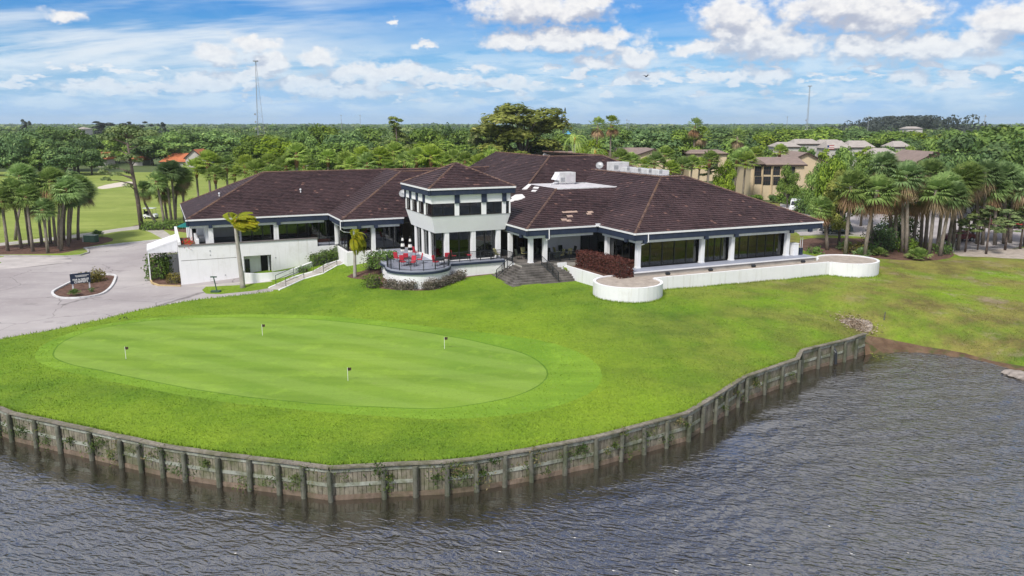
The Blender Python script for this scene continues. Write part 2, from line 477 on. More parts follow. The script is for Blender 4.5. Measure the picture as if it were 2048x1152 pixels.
edge_m = mat('collar_edge_turf', green_b((.095, .195, .020), (.130, .23, .026)), rough=.9, spec=.1)
fairway = mat('fairway_turf', green_b((.21, .27, .055), (.28, .33, .085)), rough=.9, spec=.1)
def far_b(N):
    c = N.mix(N.mr(N.noise(N.pos, .02, 5, .6), .35, .65), (.045, .075, .022), (.10, .13, .045))
    N.set(N.p, 'Base Color', c)
far_ground = mat('far_scrub_ground', far_b, rough=.95)
def mud_b(N):
    sx = N.n('ShaderNodeSeparateXYZ', {0: N.pos})
    c = N.mix(N.mr(N.noise(N.pos, .6, 5, .65), .35, .65), (.085, .050, .030), (.17, .11, .065))
    c = N.mix(N.mr(N.noise(N.pos, 1.1, 4), .5, .64, 0, .7), c, (.05, .075, .015))
    N.set(N.p, 'Base Color', c); setbump(N, N.noise(N.pos, 6, 4), .7, .08)
mud = mat('bare_shore_mud', mud_b, rough=.9)
def wood_b(a, b, moss):
    def f(N):
        r = N.n('ShaderNodeObjectInfo').outputs['Random']
        n = N.noise(N.scalevec(N.pos, (3, 3, .7)), 1.6, 5, .65)
        c = N.mix(N.mr(n, .3, .7), a, b)
        c = N.mix(N.mr(r, 0, 1, 0, .55), c, tuple(.5 * (x + y) * .62 for x, y in zip(a, b)))
        m = N.noise(N.pos, .9, 5, .7)
        c = N.mix(N.mr(m, .44, .62, 0, .85), c, moss)
        c = N.mix(N.mr(N.noise(N.pos, 2.7, 4, .7), .55, .68, 0, .7), c, tuple(.55 * x for x in b))
        N.set(N.p, 'Base Color', c); setbump(N, N.noise(N.scalevec(N.pos, (14, 14, 2)), 1, 4), .5, .02)
    return f
plank_m = mat('weathered_plank', wood_b((.31, .285, .22), (.15, .13, .098), (.085, .098, .042)), rough=.9)
post_m = mat('weathered_post', wood_b((.195, .20, .16), (.085, .082, .064), (.06, .074, .04)), rough=.9)
waler_m = mat('pale_waler', wood_b((.40, .43, .37), (.24, .245, .205), (.12, .13, .07)), rough=.9)
base_m = mat('stained_base_board', wood_b((.27, .205, .155), (.15, .11, .08), (.10, .085, .05)), rough=.9)
cap_m = mat('weathered_cap', wood_b((.32, .295, .24), (.16, .135, .11), (.11, .11, .06)), rough=.9)
def water_b(N):
    N.p.inputs['Base Color'].default_value = (.028, .024, .017, 1)
    N.p.inputs['Roughness'].default_value = .10
    N.p.inputs['IOR'].default_value = 3.8
    N.p.inputs['Specular IOR Level'].default_value = .5
    r = N.n('ShaderNodeVectorRotate', {'Vector': N.pos, 'Angle': math.radians(20)}, rotation_type='Z_AXIS').outputs[0]
    a = N.noise(N.scalevec(r, (1.0, 2.5, 1)), 1.4, 1, .5, .7)
    b2 = N.noise(N.scalevec(r, (1.0, 1.9, 1)), 3.4, 2, .5, .5)
    gust = N.mr(N.noise(N.pos, .10, 3), .35, .65, .7, 1.1)
    calm = N.n('ShaderNodeAttribute', attribute_name='chop').outputs['Fac']
    hgt = N.math('MULTIPLY', N.math('MULTIPLY', N.math('ADD', a, N.math('MULTIPLY', b2, .26)), gust), calm)
    setbump(N, hgt, 1.0, .165)
water_m = mat('dark_lake_water', water_b)
def bark_b(a, b):
    def f(N):
        n = N.noise(N.scalevec(N.pos, (5, 5, 1.6)), 1.0, 5, .7)
        N.set(N.p, 'Base Color', N.mix(N.mr(n, .35, .65), a, b)); setbump(N, n, .6, .05)
    return f
palm_bark = mat('palm_bark', bark_b((.15, .125, .10), (.29, .25, .21)), rough=.9)
boot_bark = mat('palm_boots', bark_b((.11, .055, .03), (.26, .14, .08)), rough=.9)
oak_bark = mat('oak_bark', bark_b((.06, .05, .042), (.15, .125, .105)), rough=.9)
pine_bark = mat('pine_bark', bark_b((.085, .06, .05), (.20, .16, .14)), rough=.9)
def slopes(N): pass
leaf_oak = mat('oak_leaf', tinted((0.084, 0.160, 0.036), (0.275, 0.416, 0.074), (0.422, 0.550, 0.115), transl=0.32), rough=.6)
leaf_dark = mat('dark_leaf', tinted((0.065, 0.127, 0.039), (0.195, 0.305, 0.081), (0.299, 0.390, 0.104), transl=0.28), rough=.6)
leaf_bright = mat('bright_leaf', tinted((0.105, 0.182, 0.026), (0.303, 0.429, 0.055), (0.418, 0.517, 0.088), transl=0.35), rough=.6)
leaf_olive = mat('olive_leaf', tinted((0.11, 0.145, 0.04), (0.32, 0.37, 0.1), (0.42, 0.42, 0.16), transl=0.30), rough=.6)
leaf_pine = mat('pine_needle', tinted((0.084, 0.132, 0.042), (0.252, 0.312, 0.096), (0.360, 0.396, 0.144), transl=0.25), rough=.7)
leaf_casu = mat('grey_casuarina', tinted((0.053, 0.068, 0.060), (0.112, 0.135, 0.112), None, transl=.15), rough=.7)
frond_sabal = mat('cabbage_palm_frond', tinted((0.130, 0.215, 0.065), (0.377, 0.533, 0.182), (0.598, 0.624, 0.273), transl=0.35), rough=.5, spec=.35)
frond_bright = mat('bright_palm_frond', tinted((0.172, 0.270, 0.052), (0.483, 0.632, 0.149), (0.632, 0.690, 0.230), transl=0.38), rough=.5, spec=.35)
frond_dead = mat('dead_frond', tinted((0.230, 0.144, 0.079), (0.460, 0.316, 0.172), None, transl=.15), rough=.8)
frond_yellow = mat('yellow_palm_frond', tinted((0.200, 0.250, 0.015), (0.475, 0.450, 0.025), (0.650, 0.525, 0.037), False, transl=0.40), rough=.5)
shrub_red = mat('russet_hedge_leaf', tinted((.070, .034, .026), (.165, .075, .050), (.22, .12, .08), transl=.1), rough=.7)
shrub_green = mat('green_shrub_leaf', tinted((0.062, 0.129, 0.025), (0.177, 0.291, 0.052), (0.250, 0.354, 0.083), transl=0.30), rough=.6)
shrub_lime = mat('lime_shrub_leaf', tinted((.10, .16, .010), (.27, .34, .02), None, transl=.25), rough=.6)
shrub_gold = mat('gold_croton_leaf', tinted((.14, .12, .012), (.36, .29, .03), (.40, .24, .03), transl=.25), rough=.6)
shrub_dry = mat('dry_grey_shrub', tinted((0.098, 0.085, 0.065), (0.260, 0.227, 0.182), (0.156, 0.169, 0.078), transl=.1), rough=.8)
petal_white = mat('white_petal', tinted((.6, .6, .56), (.8, .8, .78), None, False), rough=.7)
petal_red = mat('red_petal', tinted((.45, .01, .015), (.65, .03, .03), None, False), rough=.7)
red_cushion = mat('red_cushion', worn((.50, .035, .055), .2, 4), rough=.75)
stripe_black = mat('stripe_black', base=(.012, .012, .014), rough=.8)
stripe_white = mat('stripe_white', worn((.78, .76, .73), .1, 4), rough=.8)
teal_cloth = mat('teal_cloth', worn((.01, .16, .15), .2, 3), rough=.8)
stucco_cream = mat('cream_stucco', worn((.62, .50, .34), .10, .5, None, .1), rough=.85)
stucco_tan = mat('tan_stucco', worn((.55, .46, .34), .1, .5), rough=.85)
stucco_offwhite = mat('offwhite_stucco', worn((.52, .49, .46), .1, .5), rough=.85)
shingle_brown = mat('taupe_shingle', worn((.27, .205, .18), .25, .8, (.20, .15, .13), .3, 6), rough=.85)
shingle_grey = mat('pale_grey_shingle', worn((.40, .36, .33), .2, .6, None, .3, 6), rough=.85)
tile_orange = mat('orange_clay_tile', worn((.52, .17, .075), .25, .8, (.38, .12, .06), .3, 8), rough=.8)
trim_brown = mat('brown_trim', base=(.06, .04, .035), rough=.7)
window_dark = mat('dark_window', base=(.02, .024, .03), rough=.12, spec=.6)
car_white = mat('white_car_paint', base=(.75, .76, .78), rough=.25, spec=.6)
car_silver = mat('silver_car_paint', base=(.45, .47, .50), rough=.3, spec=.6, metal=.3)
car_red = mat('red_car_paint', base=(.35, .02, .025), rough=.25, spec=.6)
car_dark = mat('dark_car_paint', base=(.03, .04, .05), rough=.25, spec=.6)
rubber = mat('black_rubber', base=(.015, .015, .015), rough=.8)
steel_far = mat('galvanised_steel', base=(.32, .33, .35), rough=.6)
interior_floor = mat('maroon_carpet', worn((.10, .035, .025), .3, 1), rough=.9)
interior_wall = mat('dim_interior_wall', worn((.30, .25, .20), .2, .5), rough=.9)
utility_green = mat('utility_green', worn((.05, .10, .075), .2, 2), rough=.6)
sign_white = mat('sign_lettering', base=(.80, .80, .78), rough=.6)
flag_dark = mat('flag_dark', base=(.05, .03, .02), rough=.8)
orange_plastic = mat('orange_plastic', base=(.6, .12, .02), rough=.6)

# ------------------------------------------------------------------ terrain
def P(u, v, z): return tuple(atz(u, v, z))
WATER_Z = -4.0
BULK_Z = -2.1
bulk_px = [(-260, 745), (-120, 784), (0, 815), (24, 825), (122, 846), (185, 859), (244, 872), (327, 890), (371, 897), (439, 907), (500, 914), (560, 921), (660, 934), (767, 928),
           (892, 922), (950, 916), (1060, 898), (1189, 873), (1285, 848), (1372, 825), (1426, 793), (1472, 763), (1490, 752), (1560, 728), (1594, 717), (1601, 701), (1634, 692), (1687, 680), (1730, 667)]
bulk = [P(u, v, BULK_Z)[:2] for u, v in bulk_px]
bulk = [(-75, bulk[0][1] + 6)] + bulk
ctrl = [P(*c) for c in [(363, 571, -2.4), (300, 560, -2.35), (150, 590, -2.45), (0, 675, -2.3), (0, 560, -2.2), (0, 515, -1.9), (300, 486, -1.9), (200, 470, -1.7), (302, 438, -1.0), (100, 440, -1.3),
        (100, 365, -.9), (480, 578, -2.25), (430, 590, -2.3), (560, 580, -1.95), (600, 562, -1.5), (620, 556, -1.25), (680, 540, -.6), (740, 575, -.65), (735, 520, -.15), (640, 590, -1.55), (820, 580, -.6), (900, 565, -.45), (980, 556, -.38), (1030, 572, -.42),
        (1140, 562, -.45), (1250, 607, -.5), (1430, 580, -.55), (1630, 560, -.65), (1753, 554, -.68), (1000, 620, -1.1), (1300, 640, -1.0), (1550, 620, -1.1), (1700, 600, -1.1), (800, 625, -1.45), (600, 637, -1.8), (300, 638, -2.1), (110, 712, -2.15),
        (300, 700, -2.1), (600, 700, -2.0), (900, 720, -1.95), (1000, 695, -1.8), (1092, 740, -1.9), (600, 770, -2.1), (860, 820, -2.1), (330, 770, -2.1), (1200, 720, -1.75), (1300, 760, -1.95), (1500, 690, -1.7),
        (1690, 655, -1.95), (1800, 630, -1.7), (2048, 620, -1.8), (1900, 580, -1.2), (2048, 540, -1.2), (1900, 665, -2.6), (2048, 700, -3.0), (1760, 678, -3.0), (1850, 700, -3.75), (2048, 742, -3.8), (1740, 692, -3.9), (1850, 722, -4.5), (1960, 735, -4.4), (2048, 775, -4.6), (1800, 735, -5),
        (1700, 490, -.5), (1850, 505, -.7), (2000, 500, -.8), (1700, 430, -.4), (2000, 440, -.5)]]
ctrl += [(x, y, BULK_Z - .03) for x, y in bulk[::2]]
ctrl += [(0, 110, .4), (20, 120, .3), (-20, 125, 0), (-80, 60, -2.3), (-90, 100, -1.6), (-110, 140, -1), (80, 60, -3.8), (95, 90, -1.6), (90, 130, -.7), (0, 150, -.3), (60, 160, -.5), (-60, 190, -.8), (120, 180, -.7), (-130, 190, -.8), (0, 200, -.7), (75, 45, -5), (60, 40, -5)]
cp = np.array(ctrl)
def tps_k(r2): return np.where(r2 > 1e-9, .5 * r2 * np.log(np.maximum(r2, 1e-9)), 0)
n_ = len(cp)
dx_ = cp[:, None, :2] - cp[None, :, :2]
K_ = tps_k((dx_ ** 2).sum(-1)) + np.eye(n_) * 6.0
A_ = np.zeros((n_ + 3, n_ + 3)); A_[:n_, :n_] = K_; A_[:n_, n_] = 1; A_[:n_, n_ + 1:] = cp[:, :2]; A_[n_, :n_] = 1; A_[n_ + 1:, :n_] = cp[:, :2].T
sol = np.linalg.solve(A_, np.concatenate([cp[:, 2], np.zeros(3)]))
def H(x, y):
    x = np.atleast_1d(np.asarray(x, float)); y = np.atleast_1d(np.asarray(y, float))
    q = np.stack([x, y], 1)
    z = np.zeros(len(q))
    for i in range(0, len(q), 4000):
        qq = q[i:i + 4000]
        r2 = ((qq[:, None] - cp[None, :, :2]) ** 2).sum(-1)
        z[i:i + 4000] = tps_k(r2) @ sol[:n_] + sol[n_] + qq @ sol[n_ + 1:]
    w = np.clip((y - 165) / 45, 0, 1); w2 = np.clip((np.abs(x) - 95) / 60, 0, 1)
    w = np.maximum(w, w2); w = w * w * (3 - 2 * w)
    far = np.where(y < 70, -2.3, -.7)
    z = z * (1 - w) + far * w
    return np.clip(z, -6, 2)
def h1(x, y): return float(H(x, y)[0])
def G(u, v):
    "point where the line of sight through a photograph pixel meets the ground"
    z = -1.0
    for _ in range(14):
        p = atz(u, v, z); z = .5 * z + .5 * h1(p[0], p[1])
    p = atz(u, v, z)
    return (float(p[0]), float(p[1]), float(z))
def Gxy(pts): return [G(u, v)[:2] for u, v in pts]
def smooth_loop(p, n=4, closed=True):
    "Catmull-Rom"
    out = []; m = len(p)
    for i in range(m if closed else m - 1):
        if closed: a, b, c, d = p[(i - 1) % m], p[i], p[(i + 1) % m], p[(i + 2) % m]
        else: a, b, c, d = p[max(i - 1, 0)], p[i], p[i + 1], p[min(i + 2, m - 1)]
        for k in range(n):
            t = k / n
            out.append(tuple(.5 * (2 * b[j] + (c[j] - a[j]) * t + (2 * a[j] - 5 * b[j] + 4 * c[j] - d[j]) * t * t + (-a[j] + 3 * b[j] - 3 * c[j] + d[j]) * t ** 3) for j in range(len(b))))
    if not closed: out.append(p[-1])
    return out
def offset_loop(p, d):
    m = len(p); out = []
    for i in range(m):
        a = Vector(p[i - 1]); b = Vector(p[(i + 1) % m]); t = (b - a).normalized()
        out.append((p[i][0] + t.y * d, p[i][1] - t.x * d))
    return out
def densify_(p, s):
    out = []
    for a, b in zip(p[:-1], p[1:]):
        a = Vector(a); b = Vector(b); k = max(1, int((b - a).length / s)); out += [tuple(a.lerp(b, j / k)) for j in range(k)]
    return out + [tuple(p[-1])]
def inside(poly, X, Y):
    r = np.zeros(len(X), bool); m = len(poly)
    for i in range(m):
        x0, y0 = poly[i]; x1, y1 = poly[(i + 1) % m]
        if y0 == y1: continue
        c = ((y0 > Y) != (y1 > Y)) & (X < (x1 - x0) * (Y - y0) / (y1 - y0) + x0)
        r ^= c
    return r
def ccw(p):
    a = sum(p[i][0] * p[(i + 1) % len(p)][1] - p[(i + 1) % len(p)][0] * p[i][1] for i in range(len(p)))
    return p if a > 0 else p[::-1]

green_loop = ccw(smooth_loop(Gxy([(108, 708), (130, 682), (200, 657), (300, 642), (450, 635), (600, 638), (750, 651), (900, 673), (1000, 694), (1062, 714), (1092, 740), (1085, 764), (1050, 784), (1000, 799), (930, 811), (850, 816), (700, 811), (500, 794), (330, 767), (200, 740), (130, 724)]), 3))
edge_loop = offset_loop(green_loop, .13)
col_base = offset_loop(green_loop, 1.35)
xs = [p[0] for p in green_loop]; xc = .5 * (min(xs) + max(xs)); xw = .5 * (max(xs) - min(xs))
collar_loop = []
for (x, y), (ox, oy) in zip(green_loop, col_base):
    w = max(0, (x - xc) / xw); k = 1.0 + 2.0 * w ** 3
    collar_loop.append((x + (ox - x) * k, y + (oy - y) * k))
road_edge = smooth_loop(Gxy([(-200, 722), (0, 679), (100, 661), (200, 640), (300, 616), (400, 599), (480, 591), (545, 582)]), 3, False)
road_loop = road_edge + Gxy([(552, 574), (505, 582), (440, 588), (412, 587), (404, 580), (412, 573), (440, 568)]) + [tuple(Vector(G(520, 566)[:2]))] + \
    Gxy([(500, 558), (430, 540), (372, 520), (372, 478), (330, 478), (250, 487), (170, 497), (180, 505), (165, 511), (130, 513), (8, 512), (0, 530), (-60, 560), (-200, 600)])
road_loop = ccw(road_loop)
island_loop = ccw(smooth_loop(Gxy([(105, 588), (112, 580), (142, 565), (175, 551), (215, 550), (230, 552), (230, 560), (222, 575), (205, 588), (180, 594), (150, 597), (118, 596)]), 3))
corner_bed = ccw(Gxy([(301, 520), (300, 563), (306, 570), (362, 571), (366, 540), (358, 515)]))
palm_bed = ccw(smooth_loop(Gxy([(-120, 510), (5, 509), (60, 508), (120, 507), (152, 500), (178, 493), (225, 482), (215, 474), (160, 476), (110, 481), (50, 488), (-40, 494), (-120, 498)]), 2))
cart_path = ccw(Gxy([(-150, 498), (0, 486), (80, 477), (160, 468), (230, 458), (285, 450), (320, 455), (352, 478), (330, 480), (300, 464), (282, 458), (235, 463), (165, 474), (82, 483), (0, 492), (-150, 505)]))
palm2_bed = ccw(smooth_loop(Gxy([(262, 455), (285, 448), (330, 445), (372, 445), (400, 452), (372, 465), (318, 457)]), 2))
patio_bed = ccw(smooth_loop(Gxy([(693, 553), (720, 543), (760, 535), (900, 525), (985, 530), (986, 548), (940, 553), (905, 563), (880, 577), (830, 581), (760, 577), (735, 560), (715, 558)]), 2))
right_bed = ccw(smooth_loop(Gxy([(1600, 480), (1650, 476), (1730, 478), (1800, 490), (1870, 495), (1905, 505), (1900, 516), (1840, 522), (1760, 517), (1700, 512), (1640, 508), (1605, 500)]), 2))
dirt_strip = ccw(smooth_loop(Gxy([(1905, 500), (1960, 500), (2048, 496), (2200, 492), (2200, 515), (2048, 518), (1980, 514), (1920, 512)]), 2))
lot_loop = ccw(Gxy([(1560, 405), (1640, 402), (1800, 400), (2048, 408), (2250, 415), (2250, 490), (2048, 492), (1985, 505), (1915, 505), (1900, 490), (1800, 480), (1720, 470), (1650, 468), (1600, 470), (1560, 440)]))
street_loop = ccw(Gxy([(1330, 372), (1480, 378), (1640, 381), (1900, 385), (2250, 392), (2250, 398), (1900, 395), (1640, 390), (1480, 391), (1330, 386)]))
mud_loop = ccw(smooth_loop(Gxy([(1726, 690), (1731, 671), (1790, 681), (1850, 693), (1930, 707), (2048, 733), (2200, 772), (2200, 830), (2048, 790), (1900, 745), (1800, 722), (1740, 705)]), 2))
debris_loop = ccw(smooth_loop(Gxy([(1678, 642), (1700, 636), (1738, 641), (1746, 654), (1735, 664), (1712, 657)]), 2))
walk_loop = ccw(Gxy([(372, 573), (420, 569), (500, 562), (540, 560), (545, 563), (480, 570), (430, 573)]))
bunk1 = ccw(smooth_loop(Gxy([(195, 374), (230, 366), (262, 363), (266, 369), (235, 374), (205, 378)]), 2))
fair_loop = ccw([(-260, 118), (-70, 108), (-62, 112), (-45, 132), (-40, 170), (-58, 235), (-75, 282), (-280, 290)])
lake_loop = list(bulk) + Gxy([(1745, 712), (1800, 745), (1900, 765), (2048, 812), (2250, 880)]) + [(110, 20), (110, -30), (-110, -30), (-110, bulk[0][1])]
LOOPS = [('lake', lake_loop, None), ('island', island_loop, mulch), ('corner_bed', corner_bed, mulch), ('green', green_loop, putting), ('edge', edge_loop, edge_m), ('collar', collar_loop, collar_m),
         ('walk', walk_loop, concrete), ('cart_path', cart_path, concrete), ('palm_bed', palm_bed, mulch), ('palm2', palm2_bed, mulch), ('patio_bed', patio_bed, mulch), ('right_bed', right_bed, mulch), ('dirt', dirt_strip, sand), ('road', road_loop, asphalt),
         ('lot', lot_loop, asphalt), ('street', street_loop, asphalt), ('mud', mud_loop, mud), ('debris', debris_loop, sand), ('bunker', bunk1, bunker_sand), ('fairway', fair_loop, fairway)]
NAMES = {'green': 'putting_green', 'edge': 'green_edge', 'collar': 'green_collar', 'island': 'island_bed', 'corner_bed': 'corner_bed', 'walk': 'walkway', 'cart_path': 'cart_path', 'palm_bed': 'mulch_bed', 'palm2': 'mulch_bed', 'patio_bed': 'mulch_bed',
         'right_bed': 'mulch_bed', 'dirt': 'sandy_ground', 'road': 'road', 'lot': 'parking_lot', 'street': 'street', 'mud': 'muddy_shore', 'debris': 'sandy_ground', 'bunker': 'sand_bunker', 'fairway': 'fairway', 'lawn': 'lawn', 'far': 'far_ground'}
pts = []; edges = []
def add_loop(p):
    s = len(pts); pts.extend(Vector((float(x), float(y))) for x, y in p)
    edges.extend((s + i, s + (i + 1) % len(p)) for i in range(len(p)))
for nm, lp, m in LOOPS:
    # subdivide long edges so that the ground follows its shape
    q = []
    for i in range(len(lp)):
        a = Vector(lp[i]); b = Vector(lp[(i + 1) % len(lp)]); k = max(1, min(12, int((b - a).length / 2.5)))
        q += [tuple(a.lerp(b, j / k)) for j in range(k)]
    add_loop(q)
def grid(x0, x1, y0, y1, s, hole=None):
    X, Y = np.meshgrid(np.arange(x0, x1, s), np.arange(y0, y1, s))
    X = X.ravel() + rng.uniform(-.25, .25, X.size) * s; Y = Y.ravel() + rng.uniform(-.25, .25, Y.size) * s
    k = np.ones(len(X), bool)
    if hole: k &= ~((X > hole[0]) & (X < hole[1]) & (Y > hole[2]) & (Y < hole[3]))
    pts.extend(Vector((a, b)) for a, b in zip(X[k].tolist(), Y[k].tolist()))
grid(-62, 66, 30, 132, 1.5)
grid(-160, 170, 20, 220, 7, (-62, 66, 30, 132))
grid(-700, 700, -60, 900, 45, (-160, 170, 20, 220))
grid(-7000, 7000, -400, 9000, 600, (-700, 700, -60, 900))
cv, ce, cf, *_r = delaunay_2d_cdt(pts, edges, [], 0, 1e-4, True)
TV = np.array([(v.x, v.y) for v in cv]); TF = np.array([f for f in cf if len(f) == 3])
TZ = H(TV[:, 0], TV[:, 1])
TZ += np.where(TV[:, 1] < 140, .03 * np.sin(TV[:, 0] * .9) * np.cos(TV[:, 1] * .7), 0)
shore = np.array(lake_loop[len(bulk):len(bulk) + 5])
for q_ in densify_([bulk[-1]] + [tuple(p_) for p_ in shore], 1.0)[1:]:
    d2 = np.hypot(TV[:, 0] - q_[0], TV[:, 1] - q_[1]); TZ = np.where(d2 < .9, -5.3, TZ)
cen = TV[TF].mean(1)
owner = np.full(len(TF), -1)
for i, (nm, lp, m) in reversed(list(enumerate(LOOPS))):
    owner[inside(lp, cen[:, 0], cen[:, 1])] = i
farmask = (owner == -1) & ((cen[:, 1] > 175) | (np.abs(cen[:, 0]) > 120))
def ground_part(name, mask, m):
    F = TF[mask]
    if not len(F): return
    # wind every triangle upwards
    a, b, c = TV[F[:, 0]], TV[F[:, 1]], TV[F[:, 2]]
    flip = ((b - a)[:, 0] * (c - a)[:, 1] - (b - a)[:, 1] * (c - a)[:, 0]) < 0
    F = F.copy(); F[flip] = F[flip][:, ::-1]
    ids, inv = np.unique(F, return_inverse=True)
    V = np.column_stack([TV[ids], TZ[ids]])
    me = np_mesh(name, V, inv.reshape(F.shape), m); me.shade_smooth()
    o = bpy.data.objects.new(name, me); link(o); o['kind'] = 'structure'
    return o
for i, (nm, lp, m) in enumerate(LOOPS):
    if nm != 'lake': ground_part(NAMES[nm], owner == i, m)
ground_part('lawn', (owner == -1) & ~farmask, grass)
ground_part('far_ground', farmask, far_ground)

# lake: one sheet with real wave relief, coarser away from the view
def wave(x, y):
    z = 0
    r = np.random.default_rng(3)
    for i in range(26):
        lam = .55 * (1.16 ** i) if i < 14 else r.uniform(.7, 2.6)
        th = math.radians(-62) + r.normal(0, .42)
        ph = r.uniform(0, 6.28); k = 2 * math.pi / lam
        z = z + .0040 * lam ** .8 * np.sin(k * (x * math.cos(th) + y * math.sin(th)) + ph + .9 * np.sin(.21 * x * r.uniform(.5, 1.5) + .17 * y + ph))
    return z
gx = np.arange(-46, 62, .20); gy = np.arange(17, 76, .20)
X, Y = np.meshgrid(gx, gy)
seg_d = np.full(X.shape, 1e9)
for (ax, ay), (bx, by) in zip(bulk[:-1], bulk[1:]):
    t_ = np.clip(((X - ax) * (bx - ax) + (Y - ay) * (by - ay)) / ((bx - ax) ** 2 + (by - ay) ** 2), 0, 1)
    seg_d = np.minimum(seg_d, np.hypot(X - ax - t_ * (bx - ax), Y - ay - t_ * (by - ay)))
chop = np.clip((seg_d - .8 + .9 * np.sin(X * .55) * np.cos(X * .23)) / 5.0, 0, 1); chop = .10 + .90 * chop * chop * (3 - 2 * chop)
amp = 1.0 * chop
Zw = WATER_Z + wave(X, Y) * amp
V = np.column_stack([X.ravel(), Y.ravel(), Zw.ravel()])
nx, ny = len(gx), len(gy)
idx = (np.arange(ny - 1)[:, None] * nx + np.arange(nx - 1)[None, :]).ravel()
Q = np.column_stack([idx, idx + 1, idx + nx + 1, idx + nx])
me = np_mesh('lake_water', V, Q, water_m); me.shade_smooth()
me.attributes.new('chop', 'FLOAT', 'POINT').data.foreach_set('value', chop.ravel().astype(np.float32))
o = link(bpy.data.objects.new('lake_water', me)); o['kind'] = 'structure'
mb = MB()
for x0, x1, y0, y1 in [(-130, 130, -60, 17), (-130, -46, 17, 76), (62, 130, 17, 76)]:
    mb.add([(x0, y0, WATER_Z), (x1, y0, WATER_Z), (x1, y1, WATER_Z), (x0, y1, WATER_Z)], [(0, 1, 2, 3)])
o = mb.build('lake_water', water_m); o['kind'] = 'structure'; o.data.attributes.new('chop', 'FLOAT', 'POINT').data.foreach_set('value', [1.0] * len(o.data.vertices))

# ------------------------------------------------------------------ clubhouse (built in its own axes: a along the fronts, b to the back)
TH = math.radians(24)
ORG = np.array([12.50, 80.40])
EX = np.array([math.cos(TH), math.sin(TH)]); EY = np.array([-EX[1], EX[0]])
def wor(a, b, z=0.0):
    q = ORG + a * EX + b * EY
    return (float(q[0]), float(q[1]), float(z))
def loc(p):
    d = np.array(p[:2]) - ORG
    return (float(d @ EX), float(d @ EY))
def Lz(u, v, z): return loc(atz(u, v, z))
club = thing('clubhouse', 'sprawling white clubhouse with brown tiled hip roofs, navy fascias and a square tower', 'building', wor(0, 0, 0), TH)
FL = 1.3
EZ = 5.1

def clip_poly(sub, clipper):
    out = sub; m = len(clipper)
    for i in range(m):
        ax, ay = clipper[i]; bx, by = clipper[(i + 1) % m]
        inp = out; out = []
        if not inp: break
        def side(p): return (bx - ax) * (p[1] - ay) - (by - ay) * (p[0] - ax)
        for j in range(len(inp)):
            p, q = inp[j - 1], inp[j]
            sp, sq = side(p), side(q)
            if sq >= -1e-9:
                if sp < -1e-9: t = sp / (sp - sq); out.append((p[0] + t * (q[0] - p[0]), p[1] + t * (q[1] - p[1])))
                out.append(q)
            elif sp >= -1e-9:
                t = sp / (sp - sq); out.append((p[0] + t * (q[0] - p[0]), p[1] + t * (q[1] - p[1])))
    return out
tile_rng = random.Random(11)
def roof_slope(e0, e1, z0, s, polys, holes=()):
    """tiles laid in courses on one roof plane; e0->e1 is the eave line (uphill on its left); polys in plan"""
    e0 = Vector(e0); e1 = Vector(e1); U = (e1 - e0).normalized(); Vd = Vector((-U.y, U.x))
    nrm = Vector((-Vd.x * s, -Vd.y * s, 1)).normalized()
    def P3(u, w, lift):
        q = e0 + U * u + Vd * w
        return Vector((q.x, q.y, z0 + s * w)) + nrm * lift
    mb = MB(); base = MB()
    step, wid = .335, .36
    jit = {}
    for poly in polys:
        uw = [((Vector(p) - e0).dot(U), (Vector(p) - e0).dot(Vd)) for p in poly]
        uw = ccw(uw)
        base.add([P3(u, w, -.02) for u, w in uw], [tuple(range(len(uw)))])
        u0 = min(p[0] for p in uw); u1 = max(p[0] for p in uw); w1 = max(p[1] for p in uw); w0 = min(p[1] for p in uw)
        for j in range(int(math.floor(w0 / step)), int(math.ceil(w1 / step))):
            off = (j % 2) * wid * .5
            for i in range(int(math.floor((u0 - off) / wid)) - 1, int(math.ceil((u1 - off) / wid)) + 1):
                if (i, j) not in jit: jit[(i, j)] = (tile_rng.random(), tile_rng.uniform(-.010, .012), tile_rng.uniform(-.012, .012))
                t, dl, dw = jit[(i, j)]
                if holes and any(hu0 <= i * wid + off <= hu1 and hw0 <= j * step <= hw1 for hu0, hu1, hw0, hw1 in holes): continue
                rect = [(i * wid + off + .008, j * step + dw), ((i + 1) * wid + off - .008, j * step + dw), ((i + 1) * wid + off - .008, (j + 1) * step + .03), (i * wid + off + .008, (j + 1) * step + .03)]
                q = clip_poly(rect, uw)
                if len(q) < 3: continue
                top = [P3(u, w, .062 + dl - .055 * (w - j * step) / step) for u, w in q]
                n = len(top)
                mb.add(top, [tuple(range(n))], t)
                # nose of the tile
                for k in range(n):
                    a, b = q[k], q[(k + 1) % n]
                    if abs(a[1] - (j * step + dw)) < 1e-4 and abs(b[1] - (j * step + dw)) < 1e-4:
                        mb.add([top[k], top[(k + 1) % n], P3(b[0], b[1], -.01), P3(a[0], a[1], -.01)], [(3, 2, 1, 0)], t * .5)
    base.build('roof_deck', roof_deck_m, club)
    return mb.build('roof_tiles', roof_tile, club, kind='stuff')
roof_deck_m = mat('roof_underlay', worn((.05, .035, .033), .3, 1), rough=.9)
